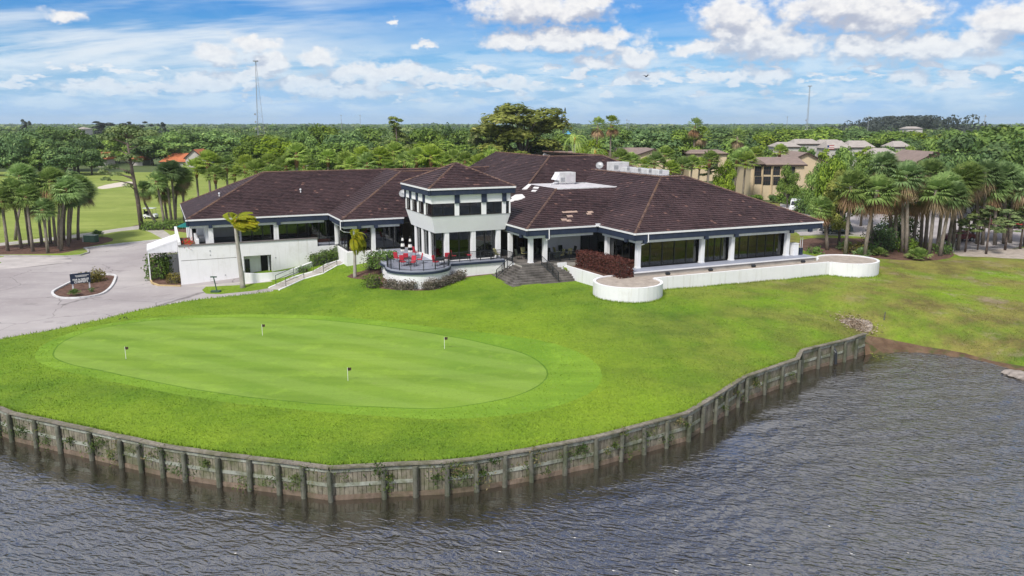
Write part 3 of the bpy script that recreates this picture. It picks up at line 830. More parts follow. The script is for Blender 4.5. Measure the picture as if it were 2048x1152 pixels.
def ridge_line(pts3, name='ridge_tiles'):
    mb = MB()
    for p, q in zip(pts3[:-1], pts3[1:]):
        p = Vector(p); q = Vector(q); L = (q - p).length; n = max(1, int(L / .38)); d = (q - p) / n
        x = d.cross(Vector((0, 0, 1))).normalized(); up = x.cross(d).normalized()
        for i in range(n):
            a = p + d * i - d * .08; b = p + d * (i + 1); l0 = .10 + tile_rng.uniform(-.01, .015); l1 = .055
            v = [a - x * .15 - up * .03, a + up * l0 * 1.0 - x * .06, a + up * l0 + x * .06, a + x * .15 - up * .03, b - x * .13 - up * .03, b + up * l1 - x * .05, b + up * l1 + x * .05, b + x * .13 - up * .03]
            mb.add(v, [(0, 1, 5, 4), (1, 2, 6, 5), (2, 3, 7, 6), (3, 2, 1, 0)], tile_rng.random())
    return mb.build(name, ridge_tile, club, kind='stuff')

# eaves: a white gutter on a navy fascia, white frieze board below, set along plan lines
def eave_run(p0, p1, z, frieze=True, blocks=(), out=0.0, h=.60):
    "p0->p1 with the building on the left-hand side"
    p0 = Vector(p0); p1 = Vector(p1); d = (p1 - p0); L = d.length; d.normalize(); nin = Vector((-d.y, d.x))
    rz = math.atan2(d.y, d.x); c = (p0 + p1) / 2
    MB().obox((*(c + nin * .045), z - .09), (L + .22, .15, .19), rz).build('gutter', white_paint, club)
    MB().obox((*(c + nin * .10), z - .19 - h / 2), (L + .10, .10, h), rz).build('fascia', navy, club)
    MB().obox((*(c + nin * .55), z - .19 - h + .03), (L - .3, .80, .04), rz).build('soffit', white_wood, club)
    if frieze: MB().obox((*(c + nin * .42), z - .19 - h - .145), (L - .75, .12, .31), rz).build('frieze_board', white_wood, club)
    for t in blocks:
        q = p0 + d * t
        MB().obox((*(q + nin * .22), z - .19 - h - .16), (.42, .36, .36), rz).build('bracket_block', navy, club)
def downpipe(pts):
    MB().tube([(a, b, z) for a, b, z in pts], .06, 6).build('downpipe', white_paint, club)
def column(a, b, z0, z1, w=.46):
    o = MB().box(a - w / 2, a + w / 2, b - w / 2, b + w / 2, z0, z1).build('column', white_stucco, club, bevel=.02)
    MB().box(a - w / 2 - .03, a + w / 2 + .03, b - w / 2 - .03, b + w / 2 + .03, z0, z0 + .14).build('column_base', white_stucco, o)
def glazing(p0, p1, z0, z1, n, name='window_wall', mid=None):
    "glass wall from p0 to p1 (plan); each pane a part with its own frame"
    p0 = Vector(p0); p1 = Vector(p1); d = (p1 - p0); L = d.length; d.normalize(); rz = math.atan2(d.y, d.x); w = L / n
    for i in range(n):
        c = p0 + d * (w * (i + .5))
        pane = MB().obox((*c, (z0 + z1) / 2), (w - .05, .025, z1 - z0 - .05), rz).build('window_pane', glass, club)
        fr = MB()
        for s_ in (-1, 1):
            q = c + d * (s_ * (w / 2 - .03)); fr.obox((*q, (z0 + z1) / 2), (.055, .11, z1 - z0 + .02), rz)
        fr.obox((*c, z0 + .05), (w - .12, .10, .10), rz); fr.obox((*c, z1 - .04), (w - .12, .10, .08), rz)
        if mid: fr.obox((*c, z0 + mid), (w - .12, .09, .06), rz)
        fr.build('window_frame', dark_frame, pane)
def wall(p0, p1, z0, z1, t=.25, m=None, name='wall'):
    p0 = Vector(p0); p1 = Vector(p1); d = p1 - p0; c = (p0 + p1) / 2
    return MB().obox((*c, (z0 + z1) / 2), (d.length, t, z1 - z0), math.atan2(d.y, d.x)).build(name, m or white_stucco, club)

# --- roofs
sR = .53; RZ = EZ + sR * 9.3
Rr = (12.6, 9.3)                                                        # right end of the right wing's front ridge
roof_slope((0, 0), (25.2, 0), EZ, sR, [[(0, 0), (25.2, 0), (Rr[0], 9.3), (9.3, 9.3)]])
roof_slope((0, 30), (0, 0), EZ, sR, [[(0, 0), (6.6, 6.6), (6.6, 14.64), (0, 7.5)], [(6.6, 6.6), (9.3, 9.3), (9.3, 25.6), (6.6, 22.35)]])
roof_slope((25.2, 0), (25.2, 26), EZ, (RZ - EZ) / 12.6, [[(25.2, 0), (25.2, 26), (12.6, 26), (12.6, 9.3)]])
sM = .49; MZ = 8.6
missing = [(4.9, 7.2, 2.35, 2.6), (5.2, 5.9, 1.6, 1.9), (7.6, 8.3, 1.9, 2.3), (4.3, 4.9, .9, 1.2)]
roof_slope((-8.65, 7.5), (0, 7.5), EZ, sM, [[(-8.65, 7.5), (0, 7.5), (6.6, 14.64), (-1.51, 14.64)]], missing)
# long left-facing slope shared by the middle wing and the tall rear block
roof_slope((-8.65, 48), (-8.65, 7.5), EZ, sM, [[(-8.65, 7.5), (-1.51, 14.64), (-1.51, 22.35), (-8.65, 22.35)], [(-8.65, 22.35), (-1.51, 22.35), (4.8, 29.1), (4.8, 48), (-8.65, 48)]],
           [(25.2, 26.6, 4.2, 4.9), (26.2, 28.2, 2.6, 3.4), (25.4, 27, 5.9, 6.6)])
BZ = 11.7
roof_slope((-8.65, 15.6), (26.6, 15.6), EZ, sM, [[(-1.51, 22.74), (4.8, 29.1), (13.1, 29.1), (19.4, 22.74)]])
roof_slope((26.6, 15.6), (26.6, 48), EZ, sM, [[(26.6, 15.6), (26.6, 48), (13.1, 48), (13.1, 29.1)]])
MB().prism([(4.8, 29.1), (13.1, 29.1), (13.1, 48), (4.8, 48)], BZ - 2.2, BZ - 2.0).build('flat_roof', roof_white, club)
MB().add([(-8.65, 48, EZ), (4.6, 48, BZ - .2), (5.6, 48, BZ - 2), (12.3, 48, BZ - 2), (13.3, 48, BZ - .2), (26.6, 48, EZ)], [(5, 4, 3, 2, 1, 0)]).build('rear_gable', white_stucco, club)
sL = .46; LZ = EZ + sL * 10.2
roof_slope((-41.2, 31.2), (-8, 31.2), EZ, sL, [[(-41.2, 31.2), (-6, 31.2), (1.3, 41.4), (-31.0, 41.4)]])
roof_slope((-41.2, 51.6), (-41.2, 31.2), EZ, sL, [[(-41.2, 31.2), (-31.0, 41.4), (-41.2, 51.6)]])
roof_slope((4, 51.6), (-41.2, 51.6), EZ, sL, [[(4, 51.6), (-41.2, 51.6), (-31.0, 41.4), (4, 41.4)]])
sLM = .47; LMZ = EZ + sLM * 10.2
roof_slope((-24.8, 23.6), (-7, 23.6), EZ, sLM, [[(-24.8, 23.6), (-8.0, 23.6), (-8.0, 33.8), (-14.6, 33.8)]], [(5.6, 6.6, 2.9, 3.2)])
roof_slope((-24.8, 45), (-24.8, 23.6), EZ, sLM, [[(-24.8, 23.6), (-14.6, 33.8), (-14.6, 41.0), (-24.8, 31.3)]])
sT = .47; TZ0 = 9.3; T0 = (-17.9, 12.1); T1 = (-7.9, 22.5); TA = (-12.9, 17.3, TZ0 + sT * 5.1)
roof_slope(T0, (T1[0], T0[1]), TZ0, sT, [[T0, (T1[0], T0[1]), TA[:2]]])
roof_slope((T0[0], T1[1]), T0, TZ0, .48, [[(T0[0], T1[1]), T0, TA[:2]]])
roof_slope((T1[0], T0[1]), T1, TZ0, .48, [[(T1[0], T0[1]), T1, TA[:2]]])
roof_slope(T1, (T0[0], T1[1]), TZ0, sT, [[T1, (T0[0], T1[1]), TA[:2]]])
for r in [[(0, 0, EZ), (9.3, 9.3, RZ), (12.6, 9.3, RZ), (25.2, 0, EZ)], [(9.3, 9.3, RZ), (9.3, 25.4, RZ)], [(-8.65, 7.5, EZ), (-1.51, 14.64, MZ)], [(-1.4, 22.5, 8.62), (4.8, 29.1, BZ), (13.1, 29.1, BZ), (26.6, 15.6, EZ)],
          [(-41.2, 31.2, EZ), (-31, 41.4, LZ), (1.3, 41.4, LZ)], [(-31, 41.4, LZ), (-41.2, 51.6, EZ)], [(-24.8, 23.6, EZ), (-14.6, 33.8, LMZ), (-8.0, 33.8, LMZ)], [(-14.6, 33.8, LMZ), (-14.6, 41, LMZ)],
          [(*T0, TZ0), TA], [(T1[0], T0[1], TZ0), TA], [(T0[0], T1[1], TZ0), TA], [(*T1, TZ0), TA], [(4.8, 29.1, BZ), (4.8, 48, BZ)], [(13.1, 29.1, BZ), (13.1, 48, BZ)]]:
    ridge_line([(a, b, z + .03) for a, b, z in r])
# flat roofs
MB().prism([(-1.51, 14.64), (6.62, 14.64), (6.62, 22.7), (-1.51, 22.7)], MZ - .12, MZ + .03).build('flat_roof', roof_white, club)
MB().box(-1.51, 6.6, 14.50, 14.68, MZ - .06, MZ + .07).build('roof_edge_trim', white_paint, club)
MB().prism([(9.3, 9.35), (12.7, 9.35), (12.7, 25.7), (9.3, 25.7)], RZ - .35, RZ - .10).build('flat_roof', roof_white, club)
MB().prism([(9.42, 9.5), (9.7, 9.5), (9.7, 25.2), (9.42, 25.2)], RZ - .12, RZ + .10).build('parapet', roof_white, club)
MB().prism([(9.7, 9.42), (12.5, 9.42), (12.5, 9.62), (9.7, 9.62)], RZ - .12, RZ + .10).build('parapet', roof_white, club)
# white underlay where tiles have come off beside the tower
tarp = mat('pale_roof_patch', worn((.72, .70, .70), .15, 2), rough=.8)
def on_left(a): return EZ + sM * (a + 8.65)
for c_ in ([(-3.9, 20.9), (-3.6, 19.6), (-4.0, 17.9), (-4.5, 18.0), (-4.9, 18.9), (-5.5, 19.4), (-5.3, 19.9), (-4.7, 20.2), (-4.5, 20.9)], [(-1.55, 22.2), (-1.55, 21.3), (-2.4, 20.6), (-2.7, 21.6)], [(-1.9, 19.8), (-1.8, 18.6), (-2.1, 18.3), (-2.2, 19.6)], [(-2.5, 19.0), (-2.4, 17.9), (-2.65, 17.8), (-2.8, 18.8)]):
    n = len(c_)
    MB().add([(a, b, on_left(a) + .10) for a, b in c_] + [(a, b, on_left(a) - .02) for a, b in c_], [tuple(range(n))] + [(i, n + i, n + (i + 1) % n, (i + 1) % n) for i in range(n)]).build('torn_underlay', tarp, club)
# bare pale boards where single tiles are missing
for (a, b, w) in [(-3.1, 9.9, 1.9), (-2.9, 9.15, .7), (.0, 9.7, .7), (-.3, 9.4, .6), (-3.9, 8.6, .7), (-3.4, 8.35, .6)]:
    z = EZ + sM * (b - 7.5)
    MB().add([(a, b, z + .005 + .06), (a + w, b, z + .065), (a + w, b + .3, z + .065 + .3 * sM), (a, b + .3, z + .065 + .3 * sM), (a, b, z - .03), (a + w, b, z - .03)], [(0, 1, 2, 3), (4, 5, 1, 0)]).build('bare_batten', tarp_tan if 'tarp_tan' in globals() else mat('bare_batten', worn((.42, .30, .24), .2, 3), rough=.9), club)

# --- eaves
eave_run((0, 0), (25.2, 0), EZ, blocks=[1.4, 9.1, 13.1, 20.9, 23.6])
eave_run((0, 7.5), (0, 0), EZ, blocks=[5.6])
eave_run((-8.65, 7.5), (0, 7.5), EZ, blocks=[2.6])
eave_run((-8.65, 15.3), (-8.65, 7.5), EZ, blocks=[6.0])
eave_run((25.2, 0), (25.2, 20), EZ)
eave_run((-24.8, 23.6), (-17.4, 23.6), EZ, blocks=[2.1, 4.1])
eave_run((-24.8, 31.2), (-24.8, 23.6), EZ)
eave_run((-41.2, 31.2), (-24.9, 31.2), EZ, blocks=[2.6, 10.4])
eave_run((-41.2, 51), (-41.2, 31.2), EZ)
eave_run(T0, (T1[0], T0[1]), TZ0, False, h=.55); eave_run((T0[0], T1[1]), T0, TZ0, False, h=.55); eave_run((T1[0], T0[1]), T1, TZ0, False, h=.55)
MB().box(-.25, .22, 7.2, 7.62, EZ - .1, EZ + .16).build('gutter_head', white_paint, club)
downpipe([(1.62, -.02, EZ - .15), (1.62, -.05, 4.15), (1.35, .3, 3.9), (.75, .5, 3.72)])
downpipe([(-6.0, 7.45, EZ - .1), (-6.0, 7.42, 3.9), (-6.2, 7.75, 3.75)])
downpipe([(-24.75, 24.4, EZ - .15), (-24.8, 24.2, 3.9), (-24.4, 24.5, 3.6), (-22.6, 24.5, 3.35)])

# --- right wing: columns, glass, deck
for a in (1.0, 9.1, 13.1, 20.9): column(a, .88, FL, 4.02)
column(.9, 6.9, FL, 4.02)
gb = 1.35
glazing((1.25, gb), (8.9, gb), FL, 4.05, 5); glazing((9.35, gb), (12.9, gb), FL, 4.05, 4); glazing((13.3, gb), (20.7, gb), FL, 4.05, 6)
glazing((1.15, 6.7), (1.15, 1.4), FL, 4.05, 4); glazing((21.1, 1.5), (21.1, 12), FL, 4.05, 6)
wall((21.1, 12), (21.1, 26), FL - 1, 4.4)
MB().box(-.6, 23.6, -1.0, 1.0, FL - .16, FL).build('deck', deck_grey, club)
MB().box(-.62, 23.65, -1.06, -1.0, FL - .12, FL + .015).build('deck_edge', white_paint, club)
MB().box(-.55, 23.5, -.93, 30, -.6, FL - .17).build('foundation', concrete, club)
MB().box(1.0, 21.0, 1.5, 26, FL - .02, FL + .02).build('interior_floor', interior_floor, club)
MB().box(1.0, 21.0, 1.5, 26, 4.2, 4.26).build('interior_ceiling', interior_wall, club)
wall((1.2, 11), (21, 11), FL, 4.2, .15, interior_wall, 'interior_wall')
# pale curtains and dim room furniture behind the glass of the right wing
curtain = mat('beige_curtain', worn((.42, .36, .28), .25, 2.5), rough=.9); chair_in = mat('gilt_chair', worn((.45, .36, .16), .2, 3), rough=.6)
for a0, w in ((2.2, .5), (5.3, .7), (8.2, .5), (10.1, .4), (12.3, .45), (14.2, .5), (16.6, .9), (19.6, .6)):
    MB().box(a0, a0 + w, 2.2, 2.3, FL + .02, 4.1).build('curtain', curtain, club)
for k, (a0, b0_) in enumerate(((3.6, 3.4), (4.6, 3.0), (6.6, 3.6), (11.2, 3.2), (15.4, 3.4), (17.9, 3.1), (19.0, 3.6))):
    ch = MB().box(a0 - .22, a0 + .22, b0_ - .22, b0_ + .22, FL + .44, FL + .50).build('dining_seat', chair_in, club)
    mbb = MB()
    for sx_ in (-.2, .2):
        for sy_ in (-.2, .2): mbb.box(a0 + sx_ - .02, a0 + sx_ + .02, b0_ + sy_ - .02, b0_ + sy_ + .02, FL + .02, FL + (.95 if sy_ > 0 else .44))
    mbb.box(a0 - .2, a0 + .2, b0_ + .18, b0_ + .22, FL + .75, FL + .95); mbb.build('dining_frame', chair_in, ch)
# --- middle wing (porch)
for a, b in ((-7.75, 8.4), (-6.05, 8.4), (-8.3, 12.6)): column(a, b, FL - .05, 4.02)
wall((-3.9, 12.4), (.6, 12.4), FL, 4.05, .2)
glazing((-8.0, 13.6), (-4.0, 13.6), FL, 4.05, 4); glazing((.5, 12.2), (.95, 7.1), FL, 4.05, 3)
MB().box(-9.2, 1.4, 7.55, 22, -.6, FL - .02).build('porch_base', concrete, club)
MB().box(-9.25, 1.3, 7.50, 13.5, FL - .02, FL).build('porch_floor', step_stone, club)
MB().box(-9.0, 1.3, 13.7, 22, 4.2, 4.26).build('interior_ceiling', interior_wall, club)
MB().box(-9.0, 1.0, 13.75, 22, FL, FL + .02).build('interior_floor', interior_floor, club)
wall((-8.5, 19), (1.2, 19), FL, 4.2, .15, interior_wall, 'interior_wall')
# --- tower
tw = MB()
def ring(i0, z): return [(T0[0] + i0, T0[1] + i0, z), (T1[0] - i0, T0[1] + i0, z), (T1[0] - i0, T1[1] - i0, z), (T0[0] + i0, T1[1] - i0, z)]
def band(i0, z0, i1, z1, nm='tower_wall', m=tower_stucco):
    v = ring(i0, z0) + ring(i1, z1)
    return MB().add(v, [(k, (k + 1) % 4, 4 + (k + 1) % 4, 4 + k) for k in range(4)]).build(nm, m, club)
band(.88, 4.45, .40, 6.30); band(.40, 7.66, .40, 8.6)
MB().add(ring(.88, 4.45) + ring(1.6, 4.45), [(k, 4 + k, 4 + (k + 1) % 4, (k + 1) % 4) for k in range(4)]).build('tower_soffit', white_stucco, club)
MB().add(ring(.36, 6.30) + ring(.75, 6.33), [(k, (k + 1) % 4, 4 + (k + 1) % 4, 4 + k) for k in range(4)]).build('window_sill', trim_brown, club)
MB().add(ring(.3, 8.62), [(0, 1, 2, 3)]).build('tower_ceiling', interior_wall, club)
MB().add(ring(.8, 6.2), [(0, 1, 2, 3)]).build('tower_floor', interior_floor, club)
fa, fb_ = T0[0] + .40, T1[0] - .40; fy = T0[1] + .40
pf = [-17.5, -14.75, -14.2, -11.55, -11.0, -8.95, -8.4, -8.3]
for a0, a1 in ((-14.85, -14.35), (-11.75, -11.2), (-9.3, -8.85)):
    MB().box(a0, a1, fy, fy + .3, 6.30, 7.66).build('tower_pier', tower_stucco, club)
    MB().box(a0 - .02, a1 + .02, fy - .14, fy - .002, 7.62, 8.62).build('bracket_block', navy, club)
MB().box(-8.45, fb_, fy, fy + .3, 6.30, 7.66).build('tower_pier', tower_stucco, club)
for a0, a1, n in ((-17.45, -14.85, 2), (-14.35, -11.75, 2), (-11.2, -9.3, 2), (-8.85, -8.45, 1)):
    glazing((a0, fy + .16), (a1, fy + .16), 6.32, 7.66, n)
for b0, b1 in ((14.7, 15.15), (17.2, 17.65), (19.7, 20.15), (21.9, 22.1)):
    MB().box(fa, fa + .3, b0, b1, 6.30, 7.66).build('tower_pier', tower_stucco, club)
    MB().box(fa - .14, fa - .002, b0 - .05, b1 + .05, 7.62, 8.62).build('bracket_block', navy, club)
for b0, b1 in ((12.5, 14.7), (15.15, 17.2), (17.65, 19.7), (20.15, 21.9)):
    glazing((fa + .16, b1), (fa + .16, b0), 6.32, 7.66, 2)
MB().box(fb_ - .3, fb_ - .002, 12.7, 22, 6.30, 7.66).build('tower_pier', tower_stucco, club)
# ground floor of the tower
for a in (-15.6, -12.5, -9.5): column(a, 13.30, FL, 4.5, .5)
for b in (15.2, 17.8, 20.4): column(-16.75, b, FL, 4.5, .42)
for a0, a1, n in ((-16.8, -15.85, 1), (-15.35, -12.75, 2), (-12.25, -9.75, 2)): glazing((a0, 13.6), (a1, 13.6), FL, 4.5, n)
for b0, b1 in ((13.6, 15.0), (15.4, 17.6), (18.0, 20.2), (20.6, 22.4)): glazing((-16.7, b1), (-16.7, b0), FL, 4.5, 2)
MB().box(-16.6, -9.3, 13.8, 24, FL, FL + .02).build('interior_floor', interior_floor, club)
wall((-16.5, 21.5), (-9.2, 21.5), FL, 4.4, .15, interior_wall, 'interior_wall')
MB().box(-17.2, -8.6, 12.9, 24, -.8, FL - .01).build('foundation', white_stucco, club)
# --- left middle wing
for a in (-23.1, -20.9): column(a, 24.5, FL - .3, 4.02)
glazing((-22.9, 24.8), (-21.1, 24.8), FL - .1, 4.05, 1); glazing((-20.7, 24.8), (-17.2, 24.8), FL - .1, 4.05, 3)
column(-24.0, 30.6, FL, 4.02, .4)
glazing((-23.9, 31), (-23.9, 25), FL, 4.05, 4)
MB().box(-23.7, -10, 25, 36, FL, FL + .02).build('interior_floor', interior_floor, club)
wall((-23.5, 31), (-12, 31), FL, 4.2, .15, interior_wall, 'interior_wall')
MB().box(-23.7, -10, 24.9, 36, 4.2, 4.26).build('interior_ceiling', interior_wall, club)
MB().box(-24.2, -16.5, 24.2, 30, -1.2, FL - .12).build('foundation', white_stucco, club)
# --- left wing over its lower storey
wa = -42.3
front = 30.6
MB().box(wa, -37.4, front, front + .35, -2.7, 2.14).build('lower_wall', white_stucco, club)
# wall with a recess for the two cellar doors
r0, r1, rz1 = -35.2, -32.0, .5
MB().box(-37.4, r0, front, front + .35, -2.7, 2.14).build('lower_wall', white_stucco, club)
MB().box(r0, r1, front, front + .35, rz1, 2.14).build('lower_wall', white_stucco, club)
MB().box(r1, -26.4, front, front + .35, -2.7, 2.14).build('lower_wall', white_stucco, club)
MB().box(-26.4, -22.0, front, front + .35, -2.7, 1.15).build('lower_wall', white_stucco, club)
MB().box(wa + .2, -36.0, front - .004, front, .40, .46).build('wall_joint', coping, club)
MB().box(r0 - .3, r1 + .3, front + 1.5, front + 1.7, -2.7, rz1 + .4).build('recess_wall', white_stucco, club)
MB().box(r0 - .3, r1 + .3, front + .35, front + 1.6, rz1, rz1 + .1).build('recess_ceiling', white_stucco, club)
for s_ in (r0 - .15, r1 + .15): MB().box(s_ - .12, s_ + .12, front + .35, front + 1.6, -2.7, rz1 + .02).build('recess_wall', white_stucco, club)
d1 = MB().box(-34.95, -34.4, front + 1.42, front + 1.52, -2.6, -.1).build('door', window_dark, club)
MB().box(-34.5, -34.44, front + 1.36, front + 1.42, -1.3, -1.2).build('door_handle', grey_metal, d1)
d2 = MB().box(-33.1, -32.2, front + 1.40, front + 1.52, -2.6, .24).build('door', stripe_black, club)
MB().box(-32.3, -32.2, front + .75, front + 1.4, -2.6, .24).build('door', white_wood, club)
MB().box(wa - .03, -26.35, front - .10, front + .42, 2.14, 2.24).build('coping', coping, club)
for a, z in ((-35.6, -.1), (-31.5, .1), (-38.9, 1.4), (-38.9, .9), (-37.4, -1.6)): MB().box(a - .06, a + .06, front - .05, front - .002, z - .06, z + .06).build('wall_fitting', grey_metal, club)
MB().box(wa, wa + .3, front + .35, front + 16, -2.7, 2.6).build('end_wall', white_stucco, club)
MB().box(-40.3, -40.0, front + .4, 40, 1.0, 2.75).build('planter_wall', white_stucco, club)
MB().box(wa + .31, -40.3, front + .36, 40, 1.0, 1.9).build('planter_soil', mulch, club)
MB().box(-40, -22.5, front + .36, 36, FL - .25, FL).build('terrace_floor', deck_grey, club)
for a in (-38.6, -31.1): column(a, 31.9, FL, 4.02, .55)
column(-38.9, 34.5, FL, 4.1, .5)
MB().add([(-39.2, 32.2, 4.0), (-38.75, 32.2, 4.0), (-38.75, 36.8, 4.0), (-39.2, 36.8, 4.0), (-39.2, 32.2, 1.3), (-38.75, 32.2, 1.3), (-38.75, 36.8, 3.0), (-39.2, 36.8, 3.0)], [(0, 1, 2, 3), (4, 5, 1, 0), (5, 6, 2, 1), (7, 4, 0, 3), (7, 6, 5, 4)]).build('fin_wall', white_stucco, club)
wall((-40, 36.6), (-35.0, 36.6), FL, 4.2, .2)
wall((-35.1, 33.6), (-35.1, 36.6), FL, 4.2, .2)
MB().box(-38.5, -35.2, 34.0, 34.1, FL, 2.5).build('dark_screen', black_metal, club)
glazing((-35.0, 33.4), (-31.3, 33.4), FL, 4.05, 3, mid=.75); glazing((-30.9, 33.4), (-24.3, 33.4), FL, 4.05, 5, mid=.75)
MB().box(-35, -24, 33.5, 42, FL, FL + .03).build('interior_floor', interior_floor, club)
MB().box(-40.5, -24, 33.5, 42, 4.2, 4.26).build('interior_ceiling', interior_wall, club)
wall((-35, 40), (-24, 40), FL, 4.2, .15, interior_wall, 'interior_wall')
MB().box(-35.0, -24.3, 33.2, 33.35, FL, FL + .38).build('window_base_wall', mat('brick_red_base', worn((.20, .07, .05), .3, 2), rough=.9), club)
# rooms behind: closed rear and sides so that nothing shows through
for p0, p1 in (((-40.5, 50.5), (25, 50.5)), ((-40.6, 37), (-40.6, 50.5)), ((24.8, 20), (24.8, 50.5))): wall(p0, p1, -1.5, 4.8)
# roof vents on the tiles
for a, b, s_ in ((-27.2, 36.2, sL), (-36.9, 38.2, 0)):
    z = EZ + (sL * (b - 31.2) if s_ else sL * (a + 41.2))
    MB().lathe([(.07, -.1), (.07, .32), (.13, .34), (.13, .44), (.05, .5)], (a, b, z), 8).build('roof_vent', white_paint, club)
# white awning over the service door
aw = MB(); A0 = (wa - .02, front + 1.0, 1.75); 
y0_, y1_, xl = front + 3.6, front + 9.0, wa - 3.4
aw.add([(wa - .02, y0_, 2.5), (wa - .02, y1_, 2.5), (xl, y1_, 1.4), (xl, y0_, 1.4), (wa - .02, y0_, 2.32), (wa - .02, y1_, 2.32), (xl, y1_, 1.22), (xl, y0_, 1.22)], [(3, 2, 1, 0), (4, 5, 6, 7), (4, 7, 3, 0), (2, 6, 5, 1), (3, 7, 6, 2)])
awn = aw.build('awning_roof', white_paint, club)
MB().add([(wa - .03, y0_ + .02, 2.32), (xl + .05, y0_ + .02, 1.22), (xl + .05, y0_ + .02, 1.0), (wa - .03, y0_ + .02, 1.0), (wa - .03, y0_ + .08, 2.32), (xl + .05, y0_ + .08, 1.22), (xl + .05, y0_ + .08, 1.0), (wa - .03, y0_ + .08, 1.0)], [(0, 1, 2, 3), (7, 6, 5, 4), (3, 2, 6, 7)]).build('awning_side', white_wood, awn)
for b in (y0_ + .2, y1_ - .2): MB().box(xl + .05, xl + .18, b - .07, b + .07, -2.6, 1.25).build('awning_post', white_paint, club)
MB().box(wa - 2.0, wa - .05, front + 6.2, front + 6.4, -2.6, .3).build('service_wall', white_stucco, club)

# ------------------------------------------------------------------ terraces, steps and planters beside the clubhouse (clubhouse axes)
def cthing(name, label, cat, a, b, z=0.0, group=None):
    o = thing(name, label, cat, wor(a, b, z), TH, group)
    o['_off'] = (a, b, z)
    return o
def cb(mb, name, m, root, parent=None, **k):
    o = mb.build(name, m, parent or root, **k)
    if parent is None: o.location = tuple(-x for x in root['_off'])
    return o
def arc(cx, cy, r, a0, a1, n): return [(cx + r * math.cos(math.radians(a0 + (a1 - a0) * i / n)), cy + r * math.sin(math.radians(a0 + (a1 - a0) * i / n))) for i in range(n + 1)]

# round patio
PC, PR = (-19.35, 11.75), 3.45
t = cthing('patio_terrace', 'round white walled patio with blue-grey floor jutting out below the tower', 'terrace', PC[0], PC[1])
floor_poly = arc(*PC, PR, 150, 350, 36) + [(-16.0, 11.85), (-9.3, 11.85), (-9.3, 13.0), (-16.9, 13.0), (-16.9, 24.0), (-20.5, 24.0), (-22.4, 15.5)]
cb(MB().prism(floor_poly, FL - .12, FL), 'patio_floor', deck_grey, t)
in_poly = arc(*PC, PR - .12, 150, 350, 36) + [(-16.0, 11.97), (-9.4, 11.97), (-9.4, 12.9), (-17.0, 12.9), (-17.0, 23.8), (-20.4, 23.8), (-22.2, 15.5)]
cb(MB().prism(in_poly, -1.2, FL - .38), 'patio_wall', white_stucco, t)
out_poly = arc(*PC, PR + .04, 150, 350, 36) + [(-15.98, 11.80), (-9.25, 11.80), (-9.25, 13.0), (-17.0, 13.0), (-17.0, 23.9), (-20.6, 23.9), (-22.5, 15.5)]
cb(MB().prism(out_poly, FL - .37, FL - .125), 'coping_band', navy, t)
cb(MB().add([(-16.95, 20.5, FL), (-16.95, 14.2, FL), (-16.75, 14.2, FL), (-16.75, 20.5, FL), (-16.95, 20.5, FL + .1), (-16.95, 14.2, FL + .45), (-16.75, 14.2, FL + .45), (-16.75, 20.5, FL + .1)], [(4, 5, 6, 7), (0, 1, 5, 4), (1, 2, 6, 5), (2, 3, 7, 6), (3, 0, 4, 7)]), 'low_wall', white_stucco, t)

def railing(label, pts, h=1.05, post_gap=1.25, name='railing'):
    "pts: (a, b, z of foot) polyline"
    a0, b0, z0 = pts[0]
    t = cthing(name, label, 'railing', a0, b0, z0)
    P3 = [Vector(p) for p in pts]
    seg = [(P3[i + 1] - P3[i]).length for i in range(len(P3) - 1)]; L = sum(seg)
    def at(s):
        for i, l in enumerate(seg):
            if s <= l or i == len(seg) - 1: return P3[i].lerp(P3[i + 1], min(1, s / l))
            s -= l
    n = max(1, round(L / post_gap))
    for i in range(n + 1):
        q = at(L * i / n)
        cb(MB().box(q.x - .035, q.x + .035, q.y - .035, q.y + .035, q.z, q.z + h), 'post', black_metal, t)
    for nm, dz in (('top_rail', h), ('bottom_rail', .12)):
        cb(MB().tube([p + Vector((0, 0, dz)) for p in P3], .032, 6), nm, black_metal, t)
    pk = MB(); m = max(2, int(L / .125))
    for i in range(m):
        q = at(L * (i + .5) / m)
        pk.box(q.x - .011, q.x + .011, q.y - .011, q.y + .011, q.z + .12, q.z + h)
    cb(pk, 'pickets', black_metal, t, kind='stuff')
    return t
railing('black metal picket railing curving around the round patio', [(a, b, FL) for a, b in arc(*PC, PR - .15, 150, 352, 30)])
railing('black metal picket railing along the straight terrace below the tower windows', [(-15.8, 12.0, FL), (-9.45, 12.0, FL), (-9.3, 9.8, FL)])
railing('black metal picket railing in front of the shaded porch tables', [(-5.7, 7.9, FL), (-.9, 7.9, FL)])
railing('black picket railing on the white lower wall of the left wing', [(-26.3, 30.8, 1.15), (-22.2, 30.8, 1.15)], 1.1)
# wrap-around stone steps
t = cthing('stone_steps', 'weathered grey stone steps spreading down from the porch corner to the lawn', 'steps', -9.0, 7.0)
NS = 9; rise = (FL + .55) / NS
for i in range(NS):
    k = NS - 1 - i
    a0 = -9.15 - .30 * (k + 0) * .92; b0 = 7.5 - .30 * k; a1 = -5.4 + .32 * k; b1 = 9.3 + .30 * k
    cb(MB().prism([(a0, b0), (a1, b0), (a1 - .25, 7.55 + .0), (-7.2, 9.2), (-9.2, b1), (a0, b1)], -.62, -.62 + rise * (i + 1) + (.0 if i < NS - 1 else -.006)), 'step', step_stone, t)
for lab, p in (('black handrail down the left side of the stone steps', [(-9.4, 9.4, FL - .1), (-11.5, 9.0, -.25)]), ('black handrail down the middle of the stone steps', [(-6.9, 7.4, FL - .1), (-6.0, 5.2, -.25)])):
    railing(lab, p, .95, .8, 'handrail')
